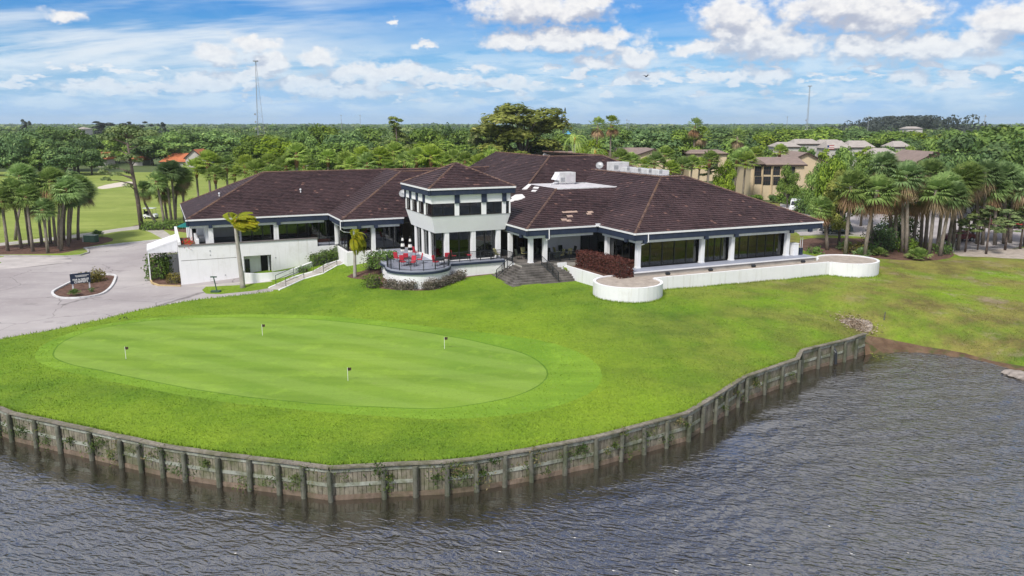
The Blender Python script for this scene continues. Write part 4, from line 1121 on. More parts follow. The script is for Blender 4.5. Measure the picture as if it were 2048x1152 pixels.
# long white planter with round ends, hedge bed beside the steps
def ring_wall(c, r, a0, a1, z0, z1, w=.28, n=32):
    o = arc(*c, r, a0, a1, n); i_ = arc(*c, r - w, a0, a1, n)
    mb = MB(); m = n + 1
    v = [(x, y, z0) for x, y in o] + [(x, y, z1) for x, y in o] + [(x, y, z1) for x, y in i_] + [(x, y, z0) for x, y in i_]
    f = []
    for k in range(n):
        for q in range(3): f.append((q * m + k, q * m + k + 1, (q + 1) * m + k + 1, (q + 1) * m + k))
    f += [(0, m, 2 * m, 3 * m), (n, 3 * m + n, 2 * m + n, m + n)]
    return mb.add(v, f)
t = cthing('planter_wall', 'long low white planter wall with a round bulge at each end', 'planter', 12, -2.6, -.5)
CL, CRr = (-2.55, -2.95), (27.4, -1.9)
cb(ring_wall(CL, 3.4, 68, 366, -1.2, .90), 'round_wall', white_stucco, t)
cb(ring_wall(CRr, 3.4, -168, 150, -1.4, .90), 'round_wall', white_stucco, t)
cb(MB().prism([(.82, -2.62), (24.08, -2.62), (24.08, -2.36), (.82, -2.36)], -1.3, .895), 'straight_wall', white_stucco, t)
cb(MB().prism(arc(*CL, 3.2, 0, 348, 30), .2, .80), 'sand_fill', sand, t)
cb(MB().prism(arc(*CRr, 3.2, 0, 348, 30), .2, .80), 'sand_fill', sand, t)
cb(MB().prism([(-.5, -2.4), (24.6, -2.4), (24.6, -.94), (-.5, -.94)], .2, .808), 'sand_fill', sand, t)
for a in (3.2, 8.6, 14.3, 21.3):
    f = cthing('floodlight', ORD[[3.2, 8.6, 14.3, 21.3].index(a)] + ' small black floodlight from the left along the edge of the glazed wing deck', 'lamp', a, -1.45, .81, 'deck edge floodlights')
    cb(MB().obox((a, -1.42, .95), (.44, .26, .22), 0, .5), 'housing', black_metal, f); cb(MB().box(a - .04, a + .04, -1.46, -1.36, .80, .92), 'stand', black_metal, f)
t = cthing('retaining_wall', 'white retaining wall of the hedge bed right of the stone steps', 'wall', -3.2, 3, -.5)
cb(MB().prism([(-4.05, 7.45), (-3.8, 7.45), (-3.4, .4), (-3.65, .4)], -1.1, .92), 'wall', white_stucco, t)
cb(MB().prism([(-3.8, 7.3), (-.66, 7.3), (-.66, -.2), (-3.4, .3)], .1, .82), 'soil', mulch, t)
cb(MB().box(-5.0, -3.9, 7.30, 7.49, -1.0, FL - .05), 'porch_wall', white_stucco, t)
cb(MB().prism([(-9.3, 11.7), (-9.3, 9.4), (-9.1, 9.4), (-9.1, 11.7)], -1, FL - .05), 'side_wall', white_stucco, t)

# furniture ---------------------------------------------------------------
def make_chair(label, cushion, pos, rz, group):
    t = thing('patio_chair', label, 'chair', pos, rz, group)
    s = MB().obox((0, 0, .46), (.52, .52, .09)).build('seat', cushion, t, bevel=.02)
    MB().obox((0, .29, .80), (.52, .10, .66), 0, -.22).build('backrest', cushion, t, bevel=.02)
    for x, y in ((-.26, -.24), (.26, -.24), (-.26, .26), (.26, .26)): MB().tube([(x, y, .44), (x * 1.12, y * 1.15, 0)], .018, 5).build('leg', black_metal, t)
    for x in (-.29, .29): MB().tube([(x, -.25, .42), (x, -.24, .66), (x, .24, .68), (x, .3, .60)], .02, 5).build('armrest', black_metal, t)
    return t
def make_table(label, pos, group, r=.6):
    t = thing('patio_table', label, 'table', pos, 0, group)
    MB().lathe([(r - .02, .70), (r, .715), (r, .735), (r - .02, .75)], n=20).build('table_top', black_metal, t)
    MB().tube([(0, 0, .70), (0, 0, .04)], .035, 6).build('pedestal', black_metal, t)
    MB().lathe([(.28, 0), (.28, .03), (.05, .06)], n=12).build('foot', black_metal, t)
    return t
def make_umbrella(label, pos, group):
    t = thing('closed_umbrella', label, 'umbrella', pos, random.uniform(0, 3), group)
    MB().tube([(0, 0, .05), (0, 0, 2.55)], .022, 6).build('pole', grey_metal, t)
    MB().lathe([(.27, 0), (.27, .06), (.06, .12)], n=12).build('base', black_metal, t)
    prof = [(2.50, .03), (2.28, .09), (1.98, .145), (1.66, .19), (1.32, .23), (1.00, .27), (.78, .25)]
    for i in range(len(prof) - 1):
        (z1, r1), (z0, r0) = prof[i], prof[i + 1]
        mb = MB(); n = 16; vs = []
        for z, r in ((z0, r0), (z1, r1)):
            for k in range(n):
                a = 2 * math.pi * k / n; rr = r * (1.0 if k % 2 else .78)
                vs.append((rr * math.cos(a), rr * math.sin(a), z))
        mb.add(vs, [(k, (k + 1) % n, n + (k + 1) % n, n + k) for k in range(n)])
        if i == 5: mb.add([vs[k] for k in range(n)], [tuple(range(n - 1, -1, -1))])
        mb.build('canopy_band', stripe_white if i % 2 else stripe_black, t)
    return t
def pat(u, v, z=FL):
    p = atz(u, v, z); return (float(p[0]), float(p[1]), float(z))
chair_px = [(795, 524, 2.6), (806, 532, .6), (813, 526, 3.1), (826, 533, -.3), (839, 527, -1.4), (831, 512, 2.4), (872, 532, 1.2), (894, 525, 3.3), (907, 519, -1.2 + 3.14), (939, 518, -1.3)]
for i, (u, v, rz) in enumerate(chair_px):
    make_chair('red cushioned patio chair, %s from the left on the round patio and terrace' % ORD[i], red_cushion, pat(u, v), rz, 'red patio chairs')
make_table('round black patio table among the red chairs at the front of the patio', pat(817, 530), 'patio tables')
make_table('round black patio table at the right end of the round patio', pat(884, 529), 'patio tables')
make_umbrella('closed black and white striped umbrella, leftmost of three on the patio', pat(806, 516), 'closed patio umbrellas')
make_umbrella('closed black and white striped umbrella, middle one of three on the patio', pat(821, 518), 'closed patio umbrellas')
make_umbrella('closed black and white striped umbrella in front of the tower window', pat(884, 517), 'closed patio umbrellas')
seat_dark = mat('dark_olive_cushion', worn((.05, .06, .045), .3, 3), rough=.8); seat_pale = mat('pale_yellow_cushion', worn((.35, .33, .16), .2, 3), rough=.8)
porch = [(-2.4, 10.6), (-7.0, 10.9), (-4.6, 9.3)]
for i, (a, b) in enumerate(porch):
    where = ('in front of the white porch wall', 'behind the porch corner column', 'behind the porch railing')[i]
    make_table('round dark table ' + where, wor(a, b, FL), 'porch tables', .55)
    for k, (da, db, rz) in enumerate(((-1.0, .1, TH + 1.57), (1.0, 0, TH - 1.57), (0.1, .95, TH + .1), (0, -.95, TH + 3.1))):
        make_chair('dark porch chair %s the round table %s' % (('left of', 'right of', 'behind', 'in front of')[k], where), seat_pale if (i + k) % 3 == 0 else seat_dark, wor(a + da, b + db, FL), rz, 'dark porch chairs')
make_table('small dark table on the straight terrace below the tower', wor(-10.6, 12.55, FL), 'patio tables', .4)
make_chair('dark chair on the straight terrace near the stone steps', seat_pale, wor(-9.9, 12.6, FL), TH + 1.8, 'dark porch chairs')
make_table('pale topped table inside the glazed left middle wing', wor(-18.6, 26.6, FL + .02), 'indoor tables', .7)
o = make_chair('orange chair behind the glass of the left wing', orange_plastic, wor(-28.1, 34.2, FL + .03), TH + .4, 'indoor chairs')
# rooftop things
ac_paint = mat('dusty_white_metal', worn((.60, .60, .60), .25, 1.5, (.42, .41, .40)), rough=.6)
def rooftop_ac(label, a, b, z, sx, sy, sz, group=None, hood=False):
    t = cthing('air_conditioner', label, 'air conditioner', a, b, z, group)
    cb(MB().box(a - sx / 2 + .1, a + sx / 2 - .1, b - sy / 2 + .1, b + sy / 2 - .1, z, z + .18), 'curb', roof_white, t)
    body = cb(MB().box(a - sx / 2, a + sx / 2, b - sy / 2, b + sy / 2, z + .18, z + sz), 'cabinet', ac_paint, t, bevel=.03)
    cb(MB().box(a - sx * .12, a + sx * .42, b - sy / 2 - .012, b - sy / 2, z + .34, z + sz * .8), 'access_panel', roof_white, t)
    for k in range(4): cb(MB().box(a - sx * .44, a - sx * .18, b - sy / 2 - .02, b - sy / 2 - .002, z + .36 + k * .14, z + .44 + k * .14), 'louvre', grey_metal, t)
    if hood: cb(MB().add([(a - sx / 2, b - sy * .4, z + .5), (a - sx / 2, b + sy * .4, z + .5), (a - sx / 2, b + sy * .4, z + sz - .05), (a - sx / 2, b - sy * .4, z + sz - .05), (a - sx / 2 - .55, b - sy * .4, z + .6), (a - sx / 2 - .55, b + sy * .4, z + .6)], [(0, 1, 5, 4), (4, 5, 2, 3), (0, 4, 3), (1, 2, 5)]), 'intake_hood', white_paint, t)
    return t
rooftop_ac('large white rooftop air conditioner with an intake hood on the lower flat roof', 2.75, 20.6, MZ + .03, 2.2, 1.5, 1.5, None, True)
t = cthing('duct_pipe', 'white pipes and grey conduit running from the large rooftop air conditioner', 'pipe', 1.0, 20.6, MZ)
cb(MB().tube([(1.5, 20.2, MZ + .25), (.9, 20.2, MZ + .25), (.9, 20.2, MZ + .08), (.2, 19.6, MZ + .08)], .07, 6), 'pipe', white_paint, t)
cb(MB().tube([(4.0, 20.8, MZ + .1), (5.0, 21.2, MZ + .1), (5.9, 21.0, MZ + .1)], .06, 6), 'conduit', grey_metal, t)
rooftop_ac('white rooftop air conditioner beside the satellite dish on the upper flat roof', 11.0, 21.6, RZ - .1, 2.4, 1.6, 1.25)
for i, b in enumerate((18.9, 16.4, 14.0, 11.8)):
    rooftop_ac('low grey-white rooftop condenser, %s behind the right wing ridge' % ORD[i], 10.9, b, RZ - .1, 1.5, 1.5, .72, 'condensers on the upper flat roof')
def dish(label, a, b, z, rz, r=.42):
    t = cthing('satellite_dish', label, 'satellite dish', a, b, z, 'satellite dishes')
    cb(MB().tube([(a, b, z), (a, b, z + .45)], .03, 6), 'mast', grey_metal, t)
    d = Vector((math.cos(rz) * .8, math.sin(rz) * .8, .6)); q = d.to_track_quat('Z', 'Y').to_matrix().to_4x4()
    vs = []; fs = []; n = 16
    for j, (rr, zz) in enumerate(((.02, 0), (r * .5, .03), (r * .85, .09), (r, .13))):
        for k in range(n):
            p = q @ Vector((rr * math.cos(k * 6.2832 / n), rr * 1.08 * math.sin(k * 6.2832 / n), zz)); vs.append((a + p.x, b + p.y, z + .6 + p.z))
    for j in range(3):
        for k in range(n): fs.append((j * n + k, j * n + (k + 1) % n, (j + 1) * n + (k + 1) % n, (j + 1) * n + k))
    fs.append(tuple(range(n)))
    cb(MB().add(vs, fs), 'reflector', grey_metal, t, smooth=True)
    p = q @ Vector((0, -.1, .42)); cb(MB().tube([(a, b, z + .5), (a + p.x, b + p.y, z + .6 + p.z)], .015, 5), 'feed_arm', grey_metal, t)
dish('grey satellite dish at the corner of the upper flat roof', 9.9, 24.4, RZ - .05, -2.2, .5)
dish('grey satellite dish on the tiles left of the tower roof', -16.2, 27.5, EZ + sLM * 3.9, -2.0, .5)
# white box planter and striped tank at the far right deck end
t = cthing('tall_planter', 'tall white square planter at the right end of the glazed wing deck', 'planter', 22.0, .8, FL)
cb(MB().box(21.65, 22.35, .5, 1.2, FL, FL + 1.35), 'box', white_stucco, t); cb(MB().box(21.62, 22.38, .47, 1.23, FL + 1.30, FL + 1.40), 'rim', white_paint, t)
t = cthing('folding_stand', 'dark folded umbrella stand beside the tall white planter', 'stand', 22.9, .7, FL)
for a in (22.75, 23.05): cb(MB().tube([(a, .7, FL), (a + .05, .75, FL + 2.0)], .03, 6), 'pole', white_wood, t)
cb(MB().box(22.7, 23.1, .6, .85, FL, FL + .8), 'cover', navy, t)

# parasol and planting on the left terrace
t = cthing('parasol', 'open teal parasol at the far left corner of the left wing terrace', 'umbrella', -40.9, 38.5, 1.3)
cb(MB().lathe([(1.25, 2.55), (.9, 2.75), (.05, 3.1), (.03, 3.2)], (-40.9, 38.5, 1.3 - .35), 8), 'canopy', teal_cloth, t); cb(MB().tube([(-40.9, 38.5, 1.3), (-40.9, 38.5, 4.1)], .03, 6), 'pole', grey_metal, t)
t = cthing('outdoor_sofa', 'pale covered furniture on the left wing terrace behind the low wall', 'furniture', -39.4, 37.0, 1.3)
cb(MB().box(-39.9, -38.9, 34.8, 36.3, 1.9, 2.5), 'seat', stripe_white, t, bevel=.12); cb(MB().box(-39.9, -38.9, 34.8, 36.3, 1.3, 1.9), 'base', coping, t)

# ------------------------------------------------------------------ path, kerbs and low walls on the ground
def ribbon(mb, pts, w, z0, z1, closed=False):
    "a bar along ground points (x,y,zg) with width w from zg+z0 to zg+z1"
    n = len(pts); vs = []
    for i, p in enumerate(pts):
        a = Vector(pts[(i - 1) % n if closed else max(i - 1, 0)][:2]); b = Vector(pts[(i + 1) % n if closed else min(i + 1, n - 1)][:2])
        d = (b - a).normalized(); nn = Vector((-d.y, d.x)) * (w / 2)
        for s in (-1, 1):
            for zz in (z0, z1): vs.append((p[0] + s * nn.x, p[1] + s * nn.y, p[2] + zz))
    fs = []
    for i in range(n if closed else n - 1):
        a, b = 4 * i, 4 * ((i + 1) % n)
        fs += [(a + 1, b + 1, b + 3, a + 3), (a, b, b + 1, a + 1), (a + 2, a + 3, b + 3, b + 2)]
    if not closed: fs += [(0, 1, 3, 2), (4 * n - 4, 4 * n - 2, 4 * n - 1, 4 * n - 3)]
    return mb.add(vs, fs)
def densify(p, s=1.2, closed=False):
    out = []
    for i in range(len(p) if closed else len(p) - 1):
        a = Vector(p[i]); b = Vector(p[(i + 1) % len(p)]); k = max(1, int((b - a).length / s))
        out += [tuple(a.lerp(b, j / k)) for j in range(k)]
    if not closed: out.append(tuple(p[-1]))
    return out
def kerb(label, loop, closed, m, w=.20, h=.15, pieces=None):
    c = loop[len(loop) // 2]
    zc = h1(*c[:2])
    t = thing('kerb', label, 'kerb', (c[0], c[1], zc))
    d = densify(loop, 1.0, closed); 
    if closed: d.append(d[0])
    z = H([p[0] for p in d], [p[1] for p in d])
    pts_ = [(p[0] - c[0], p[1] - c[1], float(q) - zc) for p, q in zip(d, z)]
    step = 2
    for i in range(0, len(pts_) - 1, step):
        seg = pts_[i:i + step + 1]
        if len(seg) < 2: continue
        a, b = Vector(seg[0]), Vector(seg[-1]); e = (b - a).normalized() * .012
        seg = [tuple(a + e)] + seg[1:-1] + [tuple(b - e)]
        ribbon(MB(), seg, w * random.uniform(.94, 1.06), -.1, h + random.uniform(-.012, .012)).build('kerb_stone', m, t)
kerb_white = mat('white_kerb_paint', worn((.70, .70, .70), .25, 1.4, (.4, .38, .36), .2), rough=.8)
kerb_grey = mat('grey_kerb', worn((.46, .44, .42), .3, 1.2), rough=.9)
kerb_yellow = mat('faded_yellow_kerb', worn((.55, .42, .22), .3, 1.2), rough=.9)
kerb('white painted kerb around the sign island in the driveway', island_loop, True, kerb_white, .26, .16)
kerb('grey kerb along the mulch bed of the left palms', Gxy([(-120, 512), (8, 512), (130, 513), (160, 511), (177, 506), (176, 501), (168, 497)]), False, kerb_grey)
kerb('pale kerb curving from the palm bed to the awning', Gxy([(168, 497), (250, 487), (330, 479)]), False, kerb_white)
kerb('white and yellow kerb of the shrub bed at the corner of the white wall', Gxy([(301, 516), (299, 555), (304, 567), (318, 572), (362, 573)]), False, kerb_yellow)
kerb('grey kerb between the far parking lot and the right palm bed', Gxy([(1600, 472), (1650, 470), (1720, 473), (1800, 482)]), False, kerb_grey)
# pale concrete slab patches in the driveway
def ground_patch(name, loop, m, lift=.005):
    d = densify(loop, 1.2, True)
    vs = [Vector((p[0], p[1])) for p in d]
    xs = [p.x for p in vs]; ys = [p.y for p in vs]
    X, Y = np.meshgrid(np.arange(min(xs), max(xs), 1.2), np.arange(min(ys), max(ys), 1.2)); X = X.ravel(); Y = Y.ravel()
    k = inside([tuple(v) for v in vs], X, Y)
    allp = vs + [Vector((a, b)) for a, b in zip(X[k].tolist(), Y[k].tolist())]
    ov, oe, of, *_ = delaunay_2d_cdt(allp, [(i, (i + 1) % len(vs)) for i in range(len(vs))], [], 1, 1e-4, True)
    z = H([v.x for v in ov], [v.y for v in ov])
    wob = .03 * np.sin(np.array([v.x for v in ov]) * .9) * np.cos(np.array([v.y for v in ov]) * .7)
    me = bpy.data.meshes.new(name); me.from_pydata([(v.x, v.y, float(q) + float(wb) + lift + .012) for v, q, wb in zip(ov, z, wob)], [], of); me.materials.append(m); me.shade_smooth()
    o = link(bpy.data.objects.new(name, me)); o['kind'] = 'structure'
ground_patch('concrete_slab', Gxy([(-30, 518), (8, 514), (140, 515), (145, 524), (60, 530), (48, 535), (-40, 542)]), pale_slab)
# garden path with two short flights
pp = [(548, 579), (562, 573), (598, 557), (637, 546), (664, 531), (700, 520), (748, 506)]
g_ = [G(u, v) for u, v in pp]
path = thing('garden_path', 'pale concrete garden path with two short flights climbing from the driveway to the patio', 'path', g_[0])
def rel(p, o=g_[0]): return (p[0] - o[0], p[1] - o[1], p[2] - o[2])
for i in range(len(g_) - 1):
    a, b = Vector(rel(g_[i])), Vector(rel(g_[i + 1]))
    if i in (1, 3):
        n = 4
        for k in range(n):
            c0 = a.lerp(b, k / n); c1 = a.lerp(b, (k + 1) / n)
            c0.z = c1.z = a.z + (b.z - a.z) * (k + 1) / n
            ribbon(MB(), [tuple(c0), tuple(c1)], 1.7, -.5, .06).build('step', concrete, path)
    else:
        m = max(1, int((b - a).length / 2.2))
        for k in range(m):
            e = (b - a).normalized() * .008
            ribbon(MB(), [tuple(a.lerp(b, k / m) + e), tuple(a.lerp(b, (k + 1) / m) - e)], 1.7, -.4, .06).build('slab', concrete, path)
d = Vector((g_[3][0] - g_[0][0], g_[3][1] - g_[0][1])).normalized(); nn = Vector((-d.y, d.x))
for s in (-1, 1):
    ribbon(MB(), [(rel(p)[0] + s * nn.x * .95, rel(p)[1] + s * nn.y * .95, rel(p)[2]) for p in g_], .2, -.4, .13).build('side_kerb', white_stucco, path)
def ground_rail(label, pts_):
    o = pts_[0]; t = thing('handrail', label, 'handrail', o)
    q = [Vector((p[0] - o[0], p[1] - o[1], p[2] - o[2])) for p in pts_]
    for p in q: MB().tube([p, p + Vector((0, 0, 1.0))], .03, 6).build('post', black_metal, t)
    MB().tube([p + Vector((0, 0, 1.0)) for p in q], .03, 6).build('top_rail', black_metal, t)
    MB().tube([p + Vector((0, 0, .5)) for p in q], .025, 6).build('mid_rail', black_metal, t)
for nm, i0, i1 in (('lower', 1, 2), ('upper', 3, 4)):
    for s, sd_ in ((1, 'far'), (-1, 'near')):
        ground_rail('black handrail on the %s side of the %s flight of the garden path' % (sd_, nm), [(g_[i][0] + s * nn.x * .95, g_[i][1] + s * nn.y * .95, g_[i][2] + .15) for i in (i0, i1)])
# curved white garden wall below the cellar doors
def strip_wall(label, base_px, top_px, w=.28, m=None, name='garden_wall'):
    B = [G(u, v) for u, v in base_px]; o = B[0]
    t = thing(name, label, 'wall', o)
    prof = [(b[0] - o[0], b[1] - o[1], b[2] - o[2], float(aty(u, v, b[1])[2]) - o[2]) for b, (u, v) in zip(B, top_px)]
    prof = smooth_loop(prof, 4, False)
    n = len(prof); vs = []
    for i, p in enumerate(prof):
        a = Vector(prof[max(i - 1, 0)][:2]); b = Vector(prof[min(i + 1, n - 1)][:2]); dd = (b - a).normalized(); q = Vector((-dd.y, dd.x)) * w / 2
        for s in (-1, 1): vs += [(p[0] + s * q.x, p[1] + s * q.y, p[2] - .6), (p[0] + s * q.x, p[1] + s * q.y, p[3])]
    fs = []
    for i in range(n - 1):
        a, b = 4 * i, 4 * i + 4
        fs += [(a + 1, b + 1, b + 3, a + 3), (a, b, b + 1, a + 1), (a + 2, a + 3, b + 3, b + 2)]
    fs += [(0, 1, 3, 2), (4 * n - 4, 4 * n - 2, 4 * n - 1, 4 * n - 3)]
    MB().add(vs, fs).build('wall', m or white_stucco, t)
strip_wall('curved white garden wall sweeping up below the cellar doors', [(489, 567), (526, 563), (569, 554), (596, 546), (620, 535), (650, 524)], [(487, 546), (534, 546.5), (569, 542), (592, 534), (614, 525), (650, 512)])
p = G(488, 574); t = thing('bollard', 'slim white post at the end of the curved garden wall', 'post', p)
MB().box(-.12, .12, -.12, .12, -.2, 1.75).build('shaft', white_stucco, t); MB().box(-.16, .16, -.16, .16, 1.75, 1.85).build('cap', white_paint, t)

# ------------------------------------------------------------------ timber bulkhead along the lake
b0 = bulk[14]
bulkhead = thing('bulkhead', 'weathered timber bulkhead of posts and upright boards holding the lawn above the lake', 'bulkhead', (b0[0], b0[1], WATER_Z))
def bl(x, y, z): return (x - b0[0], y - b0[1], z - WATER_Z)
def box_mesh(name, sx, sy, sz, m):
    return MB().box(-sx / 2, sx / 2, -sy / 2, sy / 2, 0, sz)
seglist = list(zip(bulk[:-1], bulk[1:]))
# resample into bays of about two metres, keeping the corners
bays = []
for a, b in seglist:
    a = Vector(a); b = Vector(b); k = max(1, round((b - a).length / 2.0))
    bays += [(a.lerp(b, j / k), a.lerp(b, (j + 1) / k)) for j in range(k)]
pm = None; planks = []
zp0, zp1 = WATER_Z - .6, BULK_Z - .06
for bi, (a, b) in enumerate(bays):
    d = (b - a); L = d.length
    if L < .2: continue
    d.normalize(); out = Vector((d.y, -d.x)); rz = math.atan2(d.y, d.x)
    vis = bi % 1 == 0
    n = max(1, round(L / .235)); w = L / n
    for k in range(n):
        c = a + d * (w * (k + .5)) + out * (.03 + random.uniform(-.012, .012))
        planks.append((c, w - random.uniform(.012, .03), rz, random.uniform(-.03, .02)))
    tilt = random.uniform(-.02, .02)
    for nm, off, hh, z, m, th in (('waler', .075, .17, BULK_Z - .30, waler_m, .07), ('waler', .075, .20, WATER_Z + .78 + tilt, waler_m, .07), ('base_board', .085, .27, WATER_Z + .0, base_m, .09)):
        c = a.lerp(b, .5) + out * off
        if nm == 'waler' and z < -3 and bi % 11 == 4: continue
        o = MB().obox(bl(c.x, c.y, z + hh / 2), (L - .01, th, hh), rz).build(nm, m, bulkhead)
    c = a.lerp(b, .5) + out * .05
    MB().obox(bl(c.x, c.y, BULK_Z + .0 + random.uniform(-.012, .012)), (L + .004, .36, .09), rz, 0, random.uniform(-.004, .004)).build('cap_board', cap_m, bulkhead)
    q = a + out * .24
    hgt = BULK_Z - .05 - (WATER_Z - .8) - random.uniform(0, .16)
    qq = bl(q.x, q.y, WATER_Z - .8)
    MB().tube([qq, (qq[0] + random.uniform(-.07, .07), qq[1] + random.uniform(-.05, .05), qq[2] + hgt)], [random.uniform(.14, .175), random.uniform(.12, .15)], 10).build('post', post_m, bulkhead, smooth=False)
planks.sort(key=lambda p: p[0].length)
unit = MB().box(-.5, .5, -.03, .03, 0, zp1 - zp0).build('plank', plank_m, bulkhead)
first = True; rest = MB()
for i, (c, w, rz, dz) in enumerate(planks):
    if i < 290:
        o = unit if first else unit.copy()
        if not first: C.objects.link(o); o.parent = bulkhead
        first = False
        o.location = bl(c.x, c.y, zp0 + dz); o.rotation_euler = (0, 0, rz); o.scale = (w, 1, 1)
    else:
        rest.obox(bl(c.x, c.y, (zp0 + zp1) / 2 + dz), (w, .06, zp1 - zp0), rz)
rest.build('planks', plank_m, bulkhead, kind='stuff')
q = aty(1662, 690, G(1662, 688)[1]); p0 = Vector(atz(1661, 684, BULK_Z))
t = thing('drain_pipe', 'black drain pipe bending out of the bulkhead near its far end', 'pipe', (p0.x, p0.y, WATER_Z))
MB().tube([(0, .1, 1.5), (.1, -.5, 1.5), (.22, -.75, 1.2), (.25, -.8, .2)], .12, 8).build('pipe', black_metal, t)

# ------------------------------------------------------------------ small things on the ground
# entrance sign in the island
pL, pR = G(147, 583), G(180, 579)
dx, dy = pR[0] - pL[0], pR[1] - pL[1]; sw = math.hypot(dx, dy)
t = thing('club_sign', 'navy sign on two white posts reading bar and grille chippers in the driveway island', 'sign', pL, math.atan2(dy, dx))
for x in (.0, sw): MB().box(x - .07, x + .07, -.06, .06, -.2, 2.05).build('post', white_wood, t)
bd = MB().box(-.22, sw + .15, -.12, -.06, .86, 2.02).build('board', navy, t, bevel=.01)
def text(s, size, x, z, m, parent, align='CENTER', bold=.012):
    cu = bpy.data.curves.new('lettering', 'FONT'); cu.body = s; cu.size = size; cu.align_x = align; cu.extrude = .006; cu.offset = bold
    ob = bpy.data.objects.new('tmp', cu); C.objects.link(ob)
    bpy.context.view_layer.update()
    me = bpy.data.meshes.new_from_object(ob.evaluated_get(bpy.context.evaluated_depsgraph_get()))
    bpy.data.objects.remove(ob)
    me.materials.clear(); me.materials.append(m)
    o = bpy.data.objects.new('lettering', me); link(o, parent); o.rotation_euler = (math.pi / 2, 0, 0); o.location = (x, -.128, z)
    return o
cx = (sw - .07) / 2
text('BAR & GRILLE', .27, cx + .02, 1.22, sign_white, bd)
text('CHIPPERS', .33, cx + .04, .93, sign_white, bd)
for z, x0, x1 in ((1.72, .30, sw - .05), (1.60, .38, sw - .1)):
    k = x0
    while k < x1:
        w = random.uniform(.05, .09); MB().box(k, k + w, -.127, -.1205, z, z + .075).build('small_print', sign_white, bd); k += w + .03
MB().lathe([(.10, -.004), (.10, .004)], n=12).build('emblem', sign_white, bd)
e = bd.children[-1]; e.location = (.10, -.124, 1.68); e.rotation_euler = (math.pi / 2, 0, 0)
for u, v, lab in ((252, 718, 'left'), (525, 671, 'far'), (889, 698, 'right'), (696, 762, 'near')):
    p = G(u, v)
    t = thing('golf_flag', 'small dark flag on a pale pin at the %s hole of the putting green' % lab, 'flag', p, random.uniform(-.2, .2), 'flags on the putting green')
    MB().tube([(0, 0, 0), (0, 0, 1.0)], .018, 6).build('pin', sign_white, t)
    MB().add([(0, 0, 1.0), (.13, .02, .98), (.27, 0, 1.0), (0, 0, .78), (.13, .02, .76), (.26, 0, .79), (0, .012, 1.0), (.13, .032, .98), (.27, .012, 1.0), (0, .012, .78), (.13, .032, .76), (.26, .012, .79)], [(0, 1, 4, 3), (1, 2, 5, 4), (9, 10, 7, 6), (10, 11, 8, 7), (0, 6, 7, 1), (1, 7, 8, 2), (3, 4, 10, 9), (4, 5, 11, 10), (2, 8, 11, 5)]).build('flag_cloth', flag_dark, t)
    MB().lathe([(.07, .0), (.07, .006)], n=10).build('cup', stripe_black, t)
p = G(183, 484)
t = thing('utility_cabinet', 'dark green electric cabinet with a pale lid by the left palm bed', 'utility box', p, -.12)
MB().box(-.95, .95, -.5, .5, 0, 1.05).build('cabinet', utility_green, t, bevel=.03); MB().box(-.98, .98, -.53, .53, 1.05, 1.13).build('lid', mat('pale_green_lid', worn((.30, .36, .32), .2, 2), rough=.6), t)
MB().box(-.02, .02, -.515, -.5, .1, 1.0).build('door_seam', black_metal, t); MB().box(-1.3, -1.0, -.3, .3, 0, .75).build('side_box', grey_metal, t)
for u, v, h, lab in ((1768, 640, .75, 'thin dark wooden stake standing in the lawn near the sandy patch'), (1906, 506, 1.3, 'pale wooden stake at the edge of the right palm bed')):
    p = G(u, v); t = thing('stake', lab, 'stake', p)
    MB().tube([(0, 0, -.1), (.05, .0, h)], [.06, .045], 6).build('shaft', waler_m if h > 1 else post_m, t); MB().tube([(.05, 0, h), (.05, 0, h + .06)], [.05, .01], 6).build('tip', post_m, t)
p = G(432, 584)
t = thing('bag_stand', 'dark green metal stand on the grass tip beside the driveway', 'stand', p)
MB().box(-.5, .5, -.3, .3, 0, .18).build('base', utility_green, t); MB().tube([(.1, 0, .15), (-.15, 0, 1.7)], .06, 6).build('post', utility_green, t); MB().box(-.5, .2, -.06, .06, 1.65, 1.78).build('arm', utility_green, t)
# birds
def bird(label, p, rz, fly=False):
    t = thing('bird', label, 'bird', p, rz, 'birds'); t.scale = (.48,) * 3 if not fly else (1,) * 3
    z = .0 if fly else .22
    body = MB().tube([(-.34, 0, z + .02), (-.22, 0, z + .05), (-.05, 0, z + .10), (.10, 0, z + .13), (.17, 0, z + .22), (.22, 0, z + .31), (.27, 0, z + .32), (.36, 0, z + .30)], [.01, .05, .10, .085, .04, .05, .035, .006], 8).build('body', stripe_black, t, smooth=True)
    if fly:
        for s in (-1, 1): MB().add([(.08, s * .06, .12), (-.12, s * .06, .12), (-.10, s * .45, .28), (.06, s * .42, .28), (-.06, s * .85, .18), (.08, s * .06, .10), (-.12, s * .06, .10), (-.10, s * .45, .26), (.06, s * .42, .26)], [(0, 1, 2, 3), (3, 2, 4), (8, 7, 6, 5), (8, 4, 7), (0, 3, 8, 5), (1, 6, 7, 2)]).build('wing', stripe_black, t)
    else:
        for s in (-1, 1): MB().tube([(-.02, s * .04, z + .04), (.0, s * .05, 0), (.06, s * .05, 0)], .010, 5).build('leg', grey_metal, t)
for i, (u, v) in enumerate(((240, 641), (249, 638), (254, 639))):
    bird(('black bird standing alone on the grass at the driveway edge', 'left black bird of the pair on the grass at the driveway edge', 'right black bird of the pair on the grass at the driveway edge')[i], G(u, v), 1.2 * i)
bird('dark bird flying in the sky above the right half of the roof', tuple(map(float, aty(1293, 154, 120))), .6, True)

